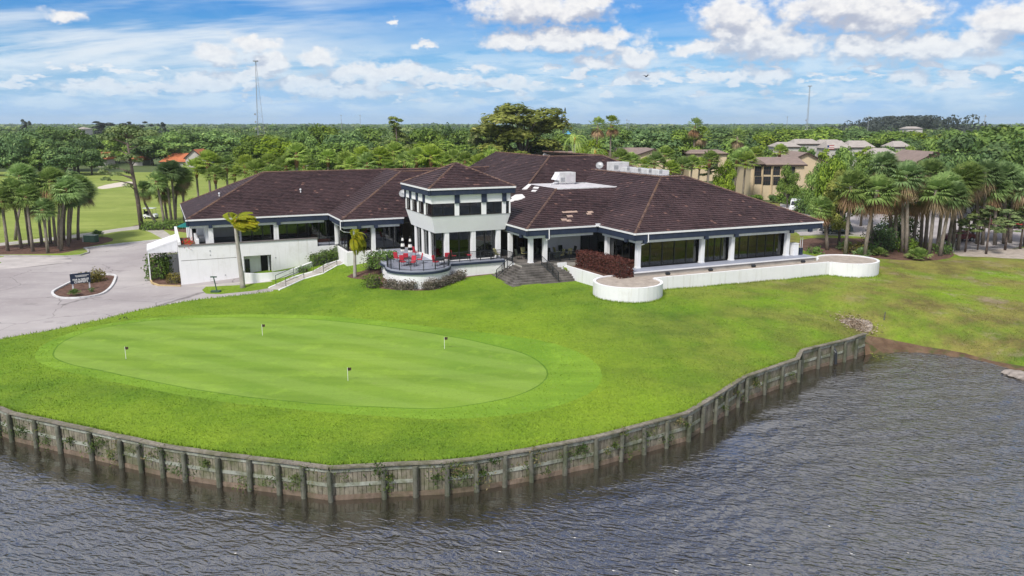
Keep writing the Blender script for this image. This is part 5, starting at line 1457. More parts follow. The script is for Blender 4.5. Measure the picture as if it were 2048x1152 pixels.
# ------------------------------------------------------------------ vegetation
def leaf_quads(P, Nrm, size, r, aspect=.62, droop=0):
    "P (n,3) leaf centres, Nrm (n,3) normals -> verts, quads (pointed diamonds)"
    n = len(P)
    t = r.normal(size=(n, 3)); t -= (t * Nrm).sum(1, keepdims=True) * Nrm; t /= np.linalg.norm(t, axis=1, keepdims=True) + 1e-9
    b = np.cross(Nrm, t)
    s = np.asarray(size).reshape(-1, 1) * r.uniform(.7, 1.3, (n, 1))
    bend = Nrm * s * .18
    V = np.stack([P - t * s, P - b * s * aspect + bend, P + t * s, P + b * s * aspect + bend], 1).reshape(-1, 3)
    return V, np.arange(4 * n).reshape(n, 4)
def unit(v): return v / (np.linalg.norm(v, axis=1, keepdims=True) + 1e-9)
def clump_cloud(cs, rs, n, size, r, up=.35, zsq=.8):
    "leaves on lumpy sub-clumps; leaf normals mostly outward"
    cs = np.asarray(cs, float); rs = np.asarray(rs, float)
    w = rs ** 2; k = r.choice(len(cs), n, p=w / w.sum())
    d = unit(r.normal(size=(n, 3))); d[:, 2] = np.where(d[:, 2] < -.25, -d[:, 2] * .6, d[:, 2]); d = unit(d)
    rad = rs[k] * (.55 + .5 * r.random(n) ** .6) * (1 + .22 * np.sin(d[:, 0] * 5 + k) * np.cos(d[:, 1] * 6 + 2 * k))
    P = cs[k] + d * rad[:, None] * np.array([1, 1, zsq])
    N = unit(d * 1.2 + r.normal(size=(n, 3)) * .38 + np.array([0, 0, up]))
    tint = np.clip(.45 + .22 * r.normal(size=n) + .20 * np.sin(k * 2.39), 0, 1)
    V, Q = leaf_quads(P, N, size, r)
    return V, Q, tint
def tree_mesh(kind, seed):
    "unit-ish tree meshes: returns (crown verts, quads, tint, trunk MB) for a tree of height h and crown radius R in metres"
    r = np.random.default_rng(seed)
    mb = MB()
    if kind in ('oak', 'oak_lo', 'tall'):
        h, R = (11.0, 6.0) if kind != 'tall' else (20.0, 8.5)
        K = 34 if kind != 'tall' else 44
        zc = h * .52 if kind != 'tall' else h * .58
        a = r.uniform(0, 6.283, K); q = np.sqrt(r.uniform(0.02, 1, K)); ph = r.uniform(-.85, 1, K)
        cs = np.column_stack([np.cos(a) * q * R * .74, np.sin(a) * q * R * .74, zc + ph * (h * .36) * np.sqrt(np.maximum(.12, 1 - q * q * .75)) - .6 * q])
        rs = r.uniform(.22, .38, K) * R
        if kind == 'tall':
            rs *= .74; q_ = (cs[:, 2] - cs[:, 2].min()) / np.ptp(cs[:, 2]); cs[:, 2] = h * .24 + q_ * h * .66; cs[:, :2] *= (1.05 - .5 * q_ ** 1.6)[:, None]
        nl, sz = {'oak': (4600, .34), 'oak_lo': (1500, .58), 'tall': (9000, .34)}[kind]
        V, Q, T = clump_cloud(cs, rs, nl, sz, r)
        fork = h * (.22 if kind != 'tall' else .30)
        mb.tube([(0, 0, -.4), (.05, 0, fork * .5), (.1, .05, fork)], [.42, .33, .28] if kind != 'tall' else [.55, .45, .38], 8)
        for i in range(min(K, 11)):
            c = cs[i]; mid = np.array([c[0] * .45, c[1] * .45, fork + (c[2] - fork) * .6])
            mb.tube([(.1, .05, fork - .15), tuple(mid), tuple(c)], [.2, .12, .05], 6, False)
    elif kind == 'pine':
        h = 15.0
        lean = r.uniform(-.8, .8)
        mb.tube([(0, 0, -.4), (lean * .3, 0, h * .35), (lean * .7, .1, h * .7), (lean, .1, h * .95)], [.30, .24, .17, .07], 8)
        cs = []; rs = []
        for i in range(17):
            z = h * (.48 + .5 * (i / 16)); a = r.uniform(0, 6.283); L = r.uniform(1.4, 3.6) * (1.15 - .75 * (i / 16))
            c = (lean * z / h + math.cos(a) * L, math.sin(a) * L, z + .3)
            mb.tube([(lean * z / h, .05, z - .5), c], [.07, .03], 5, False); cs.append(c); rs.append(r.uniform(.75, 1.3))
        V, Q, T = clump_cloud(cs, rs, 2300, .28, r, .5, .55)
    elif kind == 'bush':
        cs = np.column_stack([r.uniform(-.6, .6, 9), r.uniform(-.6, .6, 9), r.uniform(.3, .85, 9)]); rs = r.uniform(.35, .55, 9)
        V, Q, T = clump_cloud(cs, rs, 750, .12, r, .3, .9)
        for i in range(6): mb.tube([(0, 0, -.05), tuple(cs[i] * [.6, .6, .8])], [.03, .015], 5, False)
    elif kind == 'casu':
        h = 16.0; cs = []; rs = []
        mb.tube([(0, 0, 0), (0, 0, h * .9)], [.3, .06], 6)
        for i in range(16): z = h * r.uniform(.3, 1); cs.append((r.normal() * 1.6, r.normal() * 1.6, z)); rs.append(r.uniform(.6, 1.3))
        V, Q, T = clump_cloud(cs, rs, 900, .55, r, .7, 1.5)
    return V, Q, T, mb
def fan_crown(seed, nf=42, fr=1.15, pet=1.15, wind=(.35, 0), low=-55, dead=9, nl=13, wid=.075):
    "costapalmate palm head: fronds with real leaflets; returns live and dead leaf geometry"
    r = np.random.default_rng(seed)
    out = []
    for live in (1, 0):
        V = []; F = []; T = []
        m = nf if live else dead
        for i in range(m):
            az = i * 2.39996 + r.uniform(-.3, .3)
            el = math.radians(88 - (88 - low) * ((i + .5) / m) ** 1.05) if live else math.radians(r.uniform(-80, -48))
            d = np.array([math.cos(az) * math.cos(el), math.sin(az) * math.cos(el), math.sin(el)])
            d = d + np.array([wind[0], wind[1], -.05]) * (1.0 if live else .3); d /= np.linalg.norm(d)
            sc_ = 1.0 - .26 * max(0.0, math.sin(el)) ** 2 if live else 1.0
            L = pet * r.uniform(.8, 1.15) * sc_
            hub = d * L + np.array([0, 0, -.12 * L * math.cos(el)])
            side = np.cross(d, [0, 0, 1.0]); side /= np.linalg.norm(side) + 1e-6
            upv = np.cross(side, d)
            t0 = r.uniform(.15, .75) if live else r.uniform(.1, .9)
            # petiole
            k = len(V); w = .03
            V += [side * w, -side * w, hub - side * w * .6, hub + side * w * .6]; F.append((k, k + 1, k + 2, k + 3)); T.append(t0)
            for j in range(nl):
                a = math.radians(-88 + 176 * (j / (nl - 1)) + r.uniform(-5, 5))
                ld = d * math.cos(a) + side * math.sin(a) + upv * (.25 * math.cos(a) + .12)
                ld /= np.linalg.norm(ld)
                Ls = fr * (.72 + .38 * math.cos(a)) * r.uniform(.85, 1.1) * (.55 + .45 * sc_)
                p1 = hub + ld * Ls * .55
                fold = np.array([wind[0] * .25, wind[1] * .25, -.30 if live else -.55]) * Ls
                p2 = p1 + ld * Ls * .45 + fold
                n_ = np.cross(ld, upv); n_ /= np.linalg.norm(n_) + 1e-6
                w2 = wid * (1 if live else .7)
                k = len(V)
                V += [hub, p1 + n_ * w2, p1 - n_ * w2, p2]
                F += [(k, k + 1, k + 3, k + 2)]; T.append(float(np.clip(t0 + r.normal() * .12, 0, 1)))
        out.append((np.array(V), np.array(F), np.array(T)))
    return out
def feather_crown(seed, nf=16, L=2.6, wind=(1.2, 0), droop=1.0, nl=22, lw=.05, ll=.55):
    r = np.random.default_rng(seed); V = []; F = []; T = []
    for i in range(nf):
        az = i * 2.39996; el = math.radians(r.uniform(15, 80))
        d = np.array([math.cos(az) * math.cos(el), math.sin(az) * math.cos(el), math.sin(el)]) + np.array([wind[0], wind[1], 0]) * .45
        d /= np.linalg.norm(d); p = np.zeros(3); t0 = r.uniform(.1, .9); Lf = L * r.uniform(.8, 1.1)
        pts_ = [p.copy()]
        for k in range(nl):
            d = d + np.array([wind[0] * .05, wind[1] * .05, -.085 * droop]); d /= np.linalg.norm(d); p = p + d * Lf / nl; pts_.append(p.copy())
        for k in range(1, nl):
            q = pts_[k]; dd = pts_[k] - pts_[k - 1]; dd /= np.linalg.norm(dd)
            s = np.cross(dd, [0, 0, 1.]); s /= np.linalg.norm(s) + 1e-6
            for sg in (-1, 1):
                ln = ll * math.sin(math.pi * (.12 + .85 * k / nl)) ** .6
                tip = q + s * sg * ln * .75 + dd * ln * .5 + np.array([wind[0] * .12, wind[1] * .12, -.28]) * ln
                mid = q + (tip - q) * .5 + np.array([0, 0, .05])
                b = dd * lw; kk = len(V)
                V += [q, mid - b, tip, mid + b]; F.append((kk, kk + 1, kk + 2, kk + 3)); T.append(float(np.clip(t0 + r.normal() * .15, 0, 1)))
        kk = len(V)
        for k in range(0, nl, 3):
            kk = len(V); q = pts_[k]; q2 = pts_[min(k + 3, nl)]; w = np.array([0, 0, .02])
            V += [q + w, q - w, q2 - w, q2 + w]; F.append((kk, kk + 1, kk + 2, kk + 3)); T.append(.2)
    return np.array(V), np.array(F), np.array(T)

# shared meshes
def bake_tree(kind, seed, leaf, bark):
    V, Q, T, mb = tree_mesh(kind, seed)
    me = np_mesh('crown', V, Q, leaf, T)
    tm = bpy.data.meshes.new('trunk'); tm.from_pydata(mb.v, [], mb.f); tm.materials.append(bark); tm.shade_smooth()
    return me, tm, (V[:, 2].max(), np.abs(V[:, :2]).max())
LIB = {}
for nm, kind, leaf, bark, n in (('oak', 'oak', leaf_oak, oak_bark, 3), ('dark_oak', 'oak', leaf_dark, oak_bark, 3), ('bright_oak', 'oak', leaf_bright, oak_bark, 2), ('olive', 'tall', leaf_olive, oak_bark, 1), ('pine', 'pine', leaf_pine, pine_bark, 3),
                                ('far_oak', 'oak_lo', leaf_oak, oak_bark, 4), ('far_dark', 'oak_lo', leaf_dark, oak_bark, 4), ('far_bright', 'oak_lo', leaf_bright, oak_bark, 3), ('casuarina', 'casu', leaf_casu, pine_bark, 2), ('bush', 'bush', shrub_green, oak_bark, 3)):
    LIB[nm] = [bake_tree(kind, 100 + 17 * i + hash(nm) % 1 + len(nm), leaf, bark) for i in range(n)]
def put_tree(lib, name, label, cat, x, y, z, h, R, group=None, pick=None, rz=None):
    v = LIB[lib][random.randrange(len(LIB[lib])) if pick is None else pick % len(LIB[lib])]
    cm, tm, (hh, rr) = v
    t = thing(name, label, cat, (x, y, z), random.uniform(0, 6.28) if rz is None else rz, group)
    t.scale = (R / rr, R / rr, h / hh)
    for nm, me in (('trunk', tm), ('crown', cm)): link(bpy.data.objects.new(nm, me), t)
    return t
def tree_at(lib, name, label, u, vtop, w, y, cat='tree', group=None, pick=None, hmin=3):
    "tree whose crown is w pixels wide and tops out at pixel (u, vtop), standing y metres away"
    top = aty(u, vtop, y); zg = h1(top[0], y)
    return put_tree(lib, name, label, cat, float(top[0]), float(y), zg, max(hmin, float(top[2]) - zg), w * .5 * y / FPX, group, pick)

# sabal palms ---------------------------------------------------------------
SAB = []
for i in range(5):
    wx = (.45, .35, .55, .30, .4)[i]
    live, dead = fan_crown(40 + i, 66, 1.3, 1.1, (wx, .12), -42, 16, 18, .064)
    SAB.append((np_mesh('crown', live[0], live[1], frond_sabal, live[2]), np_mesh('dead_fronds', dead[0], dead[1], frond_dead, dead[2])))
SABB = []
for i in range(3):
    live, dead = fan_crown(60 + i, 52, 1.25, 1.1, (.3, .1), -24, 6, 20, .07)
    SABB.append((np_mesh('crown', live[0], live[1], frond_bright, live[2]), np_mesh('dead_fronds', dead[0], dead[1], frond_dead, dead[2])))
WASH = []
for i in range(2):
    live, dead = fan_crown(80 + i, 30, .95, 1.25, (.25, 0), -35, 16)
    WASH.append((np_mesh('crown', live[0], live[1], frond_bright, live[2]), np_mesh('dead_fronds', dead[0], dead[1], frond_dead, dead[2])))
def palm(name, label, base, head, lib, i, size=1.0, r0=.22, boots=True, group=None, bend=.0, skirt=True):
    "trunk from base to head (world points) with a crown on top"
    t = thing(name, label, 'palm tree', base, 0, group)
    h = Vector(head) - Vector(base)
    side = Vector((-h.x, -h.y, 0)) * .18 + Vector((bend, 0, 0))
    pts_ = [Vector((0, 0, -.3)), h * .3 + side * .7, h * .62 + side, h * .88 + side * .5, h]
    rr = [r0 * 1.25, r0, r0 * .92, r0 * .95, r0 * .9]
    MB().tube(pts_, rr, 8).build('trunk', palm_bark, t, smooth=True)
    if boots:
        bt = MB(); a = pts_[3].lerp(h, -.6); dirv_ = (h - a)
        bt.tube([a, a + dirv_ * .35, a + dirv_ * .75, h + Vector((0, 0, .1))], [r0 * 1.0, r0 * 1.75, r0 * 1.7, r0 * .9], 8)
        bt.build('boots', boot_bark, t)
    rz = random.uniform(-.5, .5)
    for nm, me in (('crown', lib[i % len(lib)][0]), ('dead_fronds', lib[i % len(lib)][1])):
        if nm == 'dead_fronds' and not skirt: continue
        o = link(bpy.data.objects.new(nm, me), t); o.location = h; o.rotation_euler = (random.uniform(-.12, .12), random.uniform(-.1, .15), rz); o.scale = (size,) * 3
    return t
def palm_px(name, label, bu, bv, hu, hv, lib, i, size, dy=0.0, **k):
    b = G(bu, bv); hd = aty(hu, hv, b[1] + dy)
    return palm(name, label, b, tuple(map(float, hd)), lib, i, size, **k)
left_palms = [(-6, 498, -22, 415, 1.0), (16, 502, 3, 398, 1.05), (43, 497, 22, 380, 1.1), (60, 490, 40, 352, 1.2), (66, 503, 52, 392, 1.1), (84, 488, 73, 405, 1.0), (96, 506, 86, 418, .95), (101, 487, 98, 372, 1.15), (112, 492, 101, 360, 1.2), (118, 498, 122, 390, 1.0),
              (122, 502, 133, 378, 1.15), (127, 482, 140, 365, 1.1), (137, 493, 141, 395, 1.0), (139, 484, 155, 372, 1.1), (156, 480, 163, 380, 1.05), (30, 480, 60, 368, 1.1)]
left_palms.sort()
for i, (bu, bv, hu, hv, s) in enumerate(left_palms):
    palm_px('cabbage_palm', 'cabbage palm, %s trunk from the left in the clump beside the driveway' % ORD[i], bu, bv, hu, hv, SAB, i, s * 1.0, r0=.21, group='cabbage palms beside the driveway', dy=random.uniform(-.8, .8), skirt=i % 3 == 0)
mid_palms = [(318, 452, 288, 378, .9), (330, 456, 312, 362, 1.0), (335, 448, 326, 385, .85), (344, 450, 330, 345, 1.1), (352, 450, 342, 340, 1.1), (351, 446, 356, 368, .9), (369, 446, 366, 352, .95)]
mid_palms.sort()
for i, (bu, bv, hu, hv, s) in enumerate(mid_palms):
    palm_px('cabbage_palm', 'cabbage palm, %s from the left in the row between golf cart and roof' % ORD[i], bu, bv, hu, hv, SAB, i + 1, s * .98, r0=.22, group='cabbage palms near the golf cart', bend=(-1.2 if i == 0 else 0), skirt=i % 2 == 0)
right_palms = [(1655, 500, 1640, 415, 1.0, 0), (1690, 512, 1703, 372, 1.35, 0), (1728, 516, 1755, 380, 1.35, 0), (1805, 505, 1800, 365, 1.2, 1), (1812, 508, 1812, 350, 1.3, 2), (1826, 496, 1838, 392, 1.35, 0), (1841, 494, 1845, 350, 1.2, 3), (1858, 510, 1872, 380, 1.25, 0), (1874, 505, 1890, 372, 1.3, 1),
               (1880, 512, 1905, 390, 1.25, 0), (1907, 494, 1908, 372, 1.2, 2), (1780, 495, 1775, 345, 1.3, 3), (1990, 490, 1985, 372, 1.3, 2), (2020, 486, 2025, 355, 1.3, 3), (2050, 492, 2052, 370, 1.3, 1), (1955, 488, 1950, 365, 1.2, 3), (1822, 500, 1765, 330, 1.25, 4), (1850, 498, 1860, 345, 1.3, 4), (1895, 500, 1920, 360, 1.3, 4), (1745, 500, 1735, 395, 1.2, 4), (1915, 500, 1935, 350, 1.3, 4), (1965, 490, 1970, 345, 1.3, 4), (2008, 488, 2005, 350, 1.3, 4), (1790, 500, 1790, 385, 1.25, 4)]
right_palms.sort()
for i, (bu, bv, hu, hv, s, dz) in enumerate(right_palms):
    palm_px('cabbage_palm', 'cabbage palm, %s trunk from the left in the right palm bed by the lawn' % ORD[i], bu, bv, hu, hv, SAB, i + 2, s * .90, r0=.23, boots=False, group='cabbage palms of the right palm bed', dy=random.uniform(-.5, .5))
# palms behind the roofs: bright fan palms in a row
back = [(395, 372, 392, 338), (420, 372, 415, 322), (432, 378, 430, 350), (455, 372, 452, 330), (470, 375, 468, 348), (495, 370, 490, 330), (515, 370, 512, 342), (540, 366, 536, 326), (548, 372, 545, 352), (575, 362, 572, 332), (592, 362, 593, 306), (610, 355, 608, 332),
        (657, 360, 656, 315), (690, 356, 690, 322), (705, 358, 703, 330), (722, 356, 722, 310), (735, 358, 735, 326), (757, 356, 760, 315), (765, 357, 770, 332), (788, 356, 787, 303), (808, 357, 810, 322), (835, 356, 832, 316), (850, 357, 855, 330), (862, 357, 862, 312), (885, 357, 884, 325), (900, 356, 905, 318), (930, 356, 930, 322), (960, 355, 958, 326), (985, 354, 985, 318), (1010, 354, 1012, 328), (1040, 350, 1036, 320)]
back.sort()
for i, (bu, bv, hu, hv) in enumerate(back):
    y = 150 + 34 * random.random() if bu > 600 else 128 + 30 * random.random()
    hd = aty(hu, hv, y); b = (float(aty(bu, bv, y)[0]), y, h1(float(hd[0]), y))
    palm('cabbage_palm', 'bright cabbage palm, %s from the left in the row just behind the left roofs' % ORD[i], b, tuple(map(float, hd)), SABB, i, random.uniform(1.05, 1.4), .22, True, 'cabbage palms behind the left roofs', skirt=False)
back2 = [(1290, 345, 330), (1310, 340, 322), (1340, 352, 338), (1365, 345, 330), (1385, 338, 325), (1372, 320, 300), (1400, 352, 330), (1420, 335, 318), (1475, 345, 318), (1486, 345, 312), (1492, 350, 322), (1500, 345, 315), (1510, 340, 308), (1525, 320, 300), (1540, 335, 306), (1560, 330, 302), (1262, 335, 322), (1240, 330, 316), (1180, 318, 308), (1430, 330, 296), (1450, 325, 292), (1330, 330, 310), (1350, 312, 300), (1465, 318, 295)]
back2 = sorted(q for k, q in enumerate(back2) if q[2] >= 316 or k % 3 == 0)
for i, (u, vb, vt) in enumerate(back2):
    y = random.uniform(165, 200)
    hd = aty(u, vt, y); b = (float(hd[0]) - .3, y, h1(float(hd[0]), y))
    palm('cabbage_palm', 'bright cabbage palm, %s from the left between the right roof and the cream condominiums' % ORD[i], b, tuple(map(float, hd)), SABB, i, random.uniform(1.05, 1.4), .22, True, 'cabbage palms before the condominiums', skirt=False)
for i, (u, vt, y, lab) in enumerate(((1195, 250, 235, 'left one of the two tall fan palms above the rear ridge'), (1222, 247, 235, 'right one of the two tall fan palms above the rear ridge'), (1390, 250, 250, 'tallest thin fan palm beside the cream condominiums'), (1404, 268, 250, 'shorter fan palm just right of the tallest thin one'), (1475, 272, 240, 'shaggy fan palm above the round green tree'))):
    hd = aty(u, vt, y); b = (float(hd[0]), y, h1(float(hd[0]), y))
    palm('fan_palm', lab, b, tuple(map(float, hd)), WASH, i, 1.6, .24, False, 'tall fan palms')
# feather palms near the path and the far lot
fy_, fF, fT = feather_crown(5, 34, 1.9, (1.5, .1), .8, 20, .085, .85)
fme = np_mesh('crown', fy_, fF, frond_yellow, fT)
f2 = feather_crown(9, 17, 1.9, (.5, 0), 2.2, 22, .07, .65); f2m = np_mesh('crown', *f2[:2], frond_yellow, f2[2])
f3 = feather_crown(12, 13, 3.0, (.4, 0), 2.2); f3m = np_mesh('crown', *f3[:2], frond_bright, f3[2])
def feather_palm(label, b, hd, me, r0, size=1.0, dead=None):
    t = thing('feather_palm', label, 'palm tree', b)
    h = Vector(hd) - Vector(b)
    MB().tube([(0, 0, -.3), h * .06, h * .4, h * .85, h], [r0 * 1.5, r0 * 1.15, r0, r0 * .8, r0 * .6], 10).build('trunk', mat('smooth_palm_bark', bark_b((.28, .26, .23), (.42, .39, .35)), rough=.8), t, smooth=True)
    MB().tube([h * .93, h * 1.0, h * 1.05 + Vector((.05, 0, .1))], [r0 * .75, r0 * 1.1, r0 * .5], 8).build('crownshaft', mat('orange_crownshaft', worn((.50, .30, .05), .3, 3), rough=.7), t, smooth=True)
    o = link(bpy.data.objects.new('crown', me), t); o.location = h; o.scale = (size,) * 3
    if dead: 
        o = link(bpy.data.objects.new('dead_fronds', dead), t); o.location = h; o.scale = (size * .9,) * 3; o.rotation_euler = (0, 0, 1)
b = G(486, 575); feather_palm('wind-blown yellow feather palm in front of the white lower wall', b, tuple(map(float, aty(470, 447, b[1]))), fme, .24, 1.35)
f2d = feather_crown(19, 7, 1.7, (.6, 0), 3.6); f2dm = np_mesh('dead_fronds', *f2d[:2], frond_dead, f2d[2])
b = G(710, 554); feather_palm('young yellow feather palm with drooping dead fronds beside the garden path', b, tuple(map(float, aty(709, 480, b[1]))), f2m, .17, 1.05, f2dm)
for i, (u, v, vt, s) in enumerate(((1540, 388, 356, .95), (1618, 390, 352, 1.1))):
    b = G(u, v); feather_palm('drooping feather palm on the verge of the far street, %s of the pair' % ('left', 'right')[i], b, tuple(map(float, aty(u, vt, b[1]))), f3m, .16, s, f2dm)
hd = aty(1190, 306, 150); feather_palm('pale date palm crown rising just behind the rear roof ridge', (float(hd[0]), 150., h1(float(hd[0]), 150)), tuple(map(float, hd)), f3m, .3, 1.15)
hd = aty(1150, 280, 190); feather_palm('dark arching feather palm left of the two tall fan palms', (float(hd[0]), 190., h1(float(hd[0]), 190)), tuple(map(float, hd)), f3m, .25, 1.7)

# leaning pine by the golf cart
b = G(284, 458); t = thing('pine_tree', 'tall leaning pine with bare trunk standing left of the golf cart', 'pine tree', b)
top = Vector(tuple(map(float, aty(252, 268, b[1])))) - Vector(b)
MB().tube([(0, 0, -.3), top * .3 + Vector((.1, 0, 0)), top * .65, top], [.42, .33, .24, .10], 10).build('trunk', pine_bark, t, smooth=True)
rr_ = np.random.default_rng(77); cs = []; rs = []; brm = MB()
for (u, v, rad) in ((228, 265, 1.6), (245, 262, 1.7), (262, 262, 1.7), (278, 268, 1.5), (300, 270, 1.3), (215, 278, 1.3), (235, 282, 1.3), (270, 285, 1.4), (292, 290, 1.1), (250, 275, 1.5), (228, 300, 1.2), (215, 312, 1.2), (240, 320, 1.0), (262, 315, 1.1), (275, 322, 1.0), (222, 335, 1.1), (205, 345, .9), (232, 350, .9), (258, 345, .8), (255, 372, .8), (212, 360, .9)):
    q = Vector(tuple(map(float, aty(u, v, b[1] + rr_.uniform(-2, 2))))) - Vector(b); cs.append(tuple(q)); rs.append(rad)
    k = min(1, max(.3, (q.z - .8) / top.z)); brm.tube([top * k, top * k * .4 + q * .6 + Vector((0, 0, .2)), q], [.12, .07, .03], 5, False)
brm.build('branches', pine_bark, t)
V, Q, T = clump_cloud(cs, rs, 2500, .24, rr_, .5, .55); link(bpy.data.objects.new('crown', np_mesh('crown', V, Q, leaf_pine, T)), t)

# ------------------------------------------------------------------ houses around the course
def gable_house(label, u0, u1, v_eave, v_base, y, wall_m, roof_m, ridge_px, depth=9, name='house', rot=0.0, wins=(), cat='house', hip=0.0, gable_front=False, group=None):
    "house whose front spans pixels u0..u1 at distance y; ridge_px is the pixel row of the ridge"
    um = .5 * (u0 + u1)
    x0 = float(aty(u0, v_base, y)[0]); x1 = float(aty(u1, v_base, y)[0]); xc_ = (x0 + x1) / 2; w = x1 - x0
    zg = float(min(h1(xc_, y), aty(um, v_base, y)[2])); ze = float(aty(um, v_eave, y)[2]); zr = float(aty(um, ridge_px, y + depth / 2)[2])
    t = thing(name, label, cat, (xc_, y, zg), rot, group)
    he, hr = ze - zg, zr - zg
    MB().box(-w / 2, w / 2, 0, depth, -.5, he).build('wall', wall_m, t)
    o = .5
    if gable_front:
        v = [(-w / 2 - o, -o, he - .25), (w / 2 + o, -o, he - .25), (w / 2 + o, depth + o, he - .25), (-w / 2 - o, depth + o, he - .25), (0, -o, hr), (0, depth + o, hr)]
        roof = MB().add(v, [(0, 4, 5, 3), (4, 1, 2, 5)]).build('roof', roof_m, t)
        roof.modifiers.new('s', 'SOLIDIFY').thickness = .18
        MB().add([(-w / 2, -.0, he), (w / 2, -.0, he), (0, -.0, hr - .25), (-w / 2, .2, he), (w / 2, .2, he), (0, .2, hr - .25)], [(0, 1, 2), (3, 5, 4), (0, 2, 5, 3), (1, 4, 5, 2)]).build('gable', wall_m, t)
        for s in (-1, 1):
            MB().add([(s * (w / 2 + o), -o - .06, he - .38), (s * (w / 2 + o), -o - .06, he - .08), (0, -o - .06, hr + .05), (0, -o - .06, hr - .28), (s * (w / 2 + o), -o - .01, he - .38), (s * (w / 2 + o), -o - .01, he - .08), (0, -o - .01, hr + .05), (0, -o - .01, hr - .28)], [(0, 1, 2, 3), (7, 6, 5, 4), (1, 5, 6, 2), (0, 3, 7, 4)]).build('bargeboard', trim_brown, t)
    else:
        hp = hip * depth / 2
        v = [(-w / 2 - o, -o, he - .15), (w / 2 + o, -o, he - .15), (w / 2 + o, depth + o, he - .15), (-w / 2 - o, depth + o, he - .15), (-w / 2 - o + hp + (o if hp else 0), depth / 2, hr), (w / 2 + o - hp - (o if hp else 0), depth / 2, hr)]
        roof = MB().add(v, [(0, 1, 5, 4), (2, 3, 4, 5), (3, 0, 4), (1, 2, 5)]).build('roof', roof_m, t)
        roof.modifiers.new('s', 'SOLIDIFY').thickness = .15
        MB().box(-w / 2 - o, w / 2 + o, -o - .05, -o, he - .42, he - .1).build('fascia', trim_brown, t)
    for (fx, fz, ww, wh) in wins:
        xx = -w / 2 + fx * w; zz = fz * he
        wd = MB().box(xx - ww / 2, xx + ww / 2, -.04, .05, zz - wh / 2, zz + wh / 2).build('window', window_dark, t)
        fr = MB(); fr.box(xx - ww / 2 - .08, xx + ww / 2 + .08, -.07, -.042, zz + wh / 2, zz + wh / 2 + .1); fr.box(xx - ww / 2 - .08, xx + ww / 2 + .08, -.07, -.042, zz - wh / 2 - .1, zz - wh / 2); fr.box(xx - .04, xx + .04, -.07, -.045, zz - wh / 2, zz + wh / 2)
        fr.build('frame', trim_brown, wd)
    return t
HOUSES = []
def H_(box, *a, **k):
    HOUSES.append(box); return gable_house(*a, **k)
H_((176, 305, 216, 338, 318), 'white house gable with orange tiles half hidden by the dark oak', 186, 212, 318, 340, 318, stucco_offwhite, tile_orange, 304, 8, hip=0, wins=[(.7, .5, 1.2, 1.2)])
H_((318, 296, 408, 336, 320), 'long house with bright orange clay roof behind the left palms', 322, 392, 323, 340, 322, stucco_offwhite, tile_orange, 306, 12, wins=[(.3, .55, 1.5, 1.3), (.7, .55, 1.5, 1.3)], hip=.4)
H_((370, 296, 408, 325, 330), 'orange roofed gable with white wall at the end of the long orange house', 372, 408, 316, 336, 316, stucco_offwhite, tile_orange, 298, 10, gable_front=True)
H_((268, 318, 285, 340, 325), 'small white house wall seen past the leaning pine trunk', 262, 286, 320, 340, 330, stucco_offwhite, tile_orange, 312, 8)
H_((616, 295, 650, 318, 300), 'house with orange roof glimpsed between the trees behind the left roof', 612, 668, 306, 330, 300, stucco_offwhite, tile_orange, 296, 9)
cw = [(.25, .55, 1.6, 1.5), (.7, .55, 1.6, 1.5)]
H_((1090, 298, 1150, 318, 225), 'cream condominium with taupe roof just above the rear ridge', 1098, 1160, 312, 345, 225, stucco_cream, shingle_brown, 302, 12, hip=.3, wins=cw)
H_((1150, 296, 1215, 318, 228), 'cream condominium with low taupe roof right of the date palm', 1165, 1235, 306, 345, 240, stucco_cream, shingle_brown, 295, 12, gable_front=True, wins=cw)
H_((1236, 296, 1300, 330, 215), 'cream condominium with long taupe roof left of the big gable', 1238, 1290, 308, 345, 232, stucco_cream, shingle_brown, 295, 12, wins=cw)
H_((1272, 292, 1342, 330, 215), 'cream condominium with a wide front gable and two dark windows', 1274, 1340, 309, 345, 212, stucco_cream, shingle_brown, 296, 14, gable_front=True, wins=[(.23, .62, 1.9, 1.2), (.66, .42, 2.2, 1.3)])
H_((1235, 308, 1255, 326, 205), 'tiny cream gable end peeping over the right roof hip', 1236, 1252, 318, 345, 205, stucco_cream, shingle_brown, 313, 6, gable_front=True)
H_((1330, 288, 1372, 316, 245), 'cream condominium with arched dark opening behind palms', 1332, 1372, 300, 335, 250, stucco_cream, shingle_brown, 288, 12, gable_front=True, wins=[(.4, .7, 1.8, 1.2)])
H_((1375, 298, 1420, 318, 240), 'cream condominium wall with taupe roof right of the thin fan palm', 1378, 1452, 306, 340, 240, stucco_cream, shingle_brown, 299, 10, hip=.3, wins=cw)
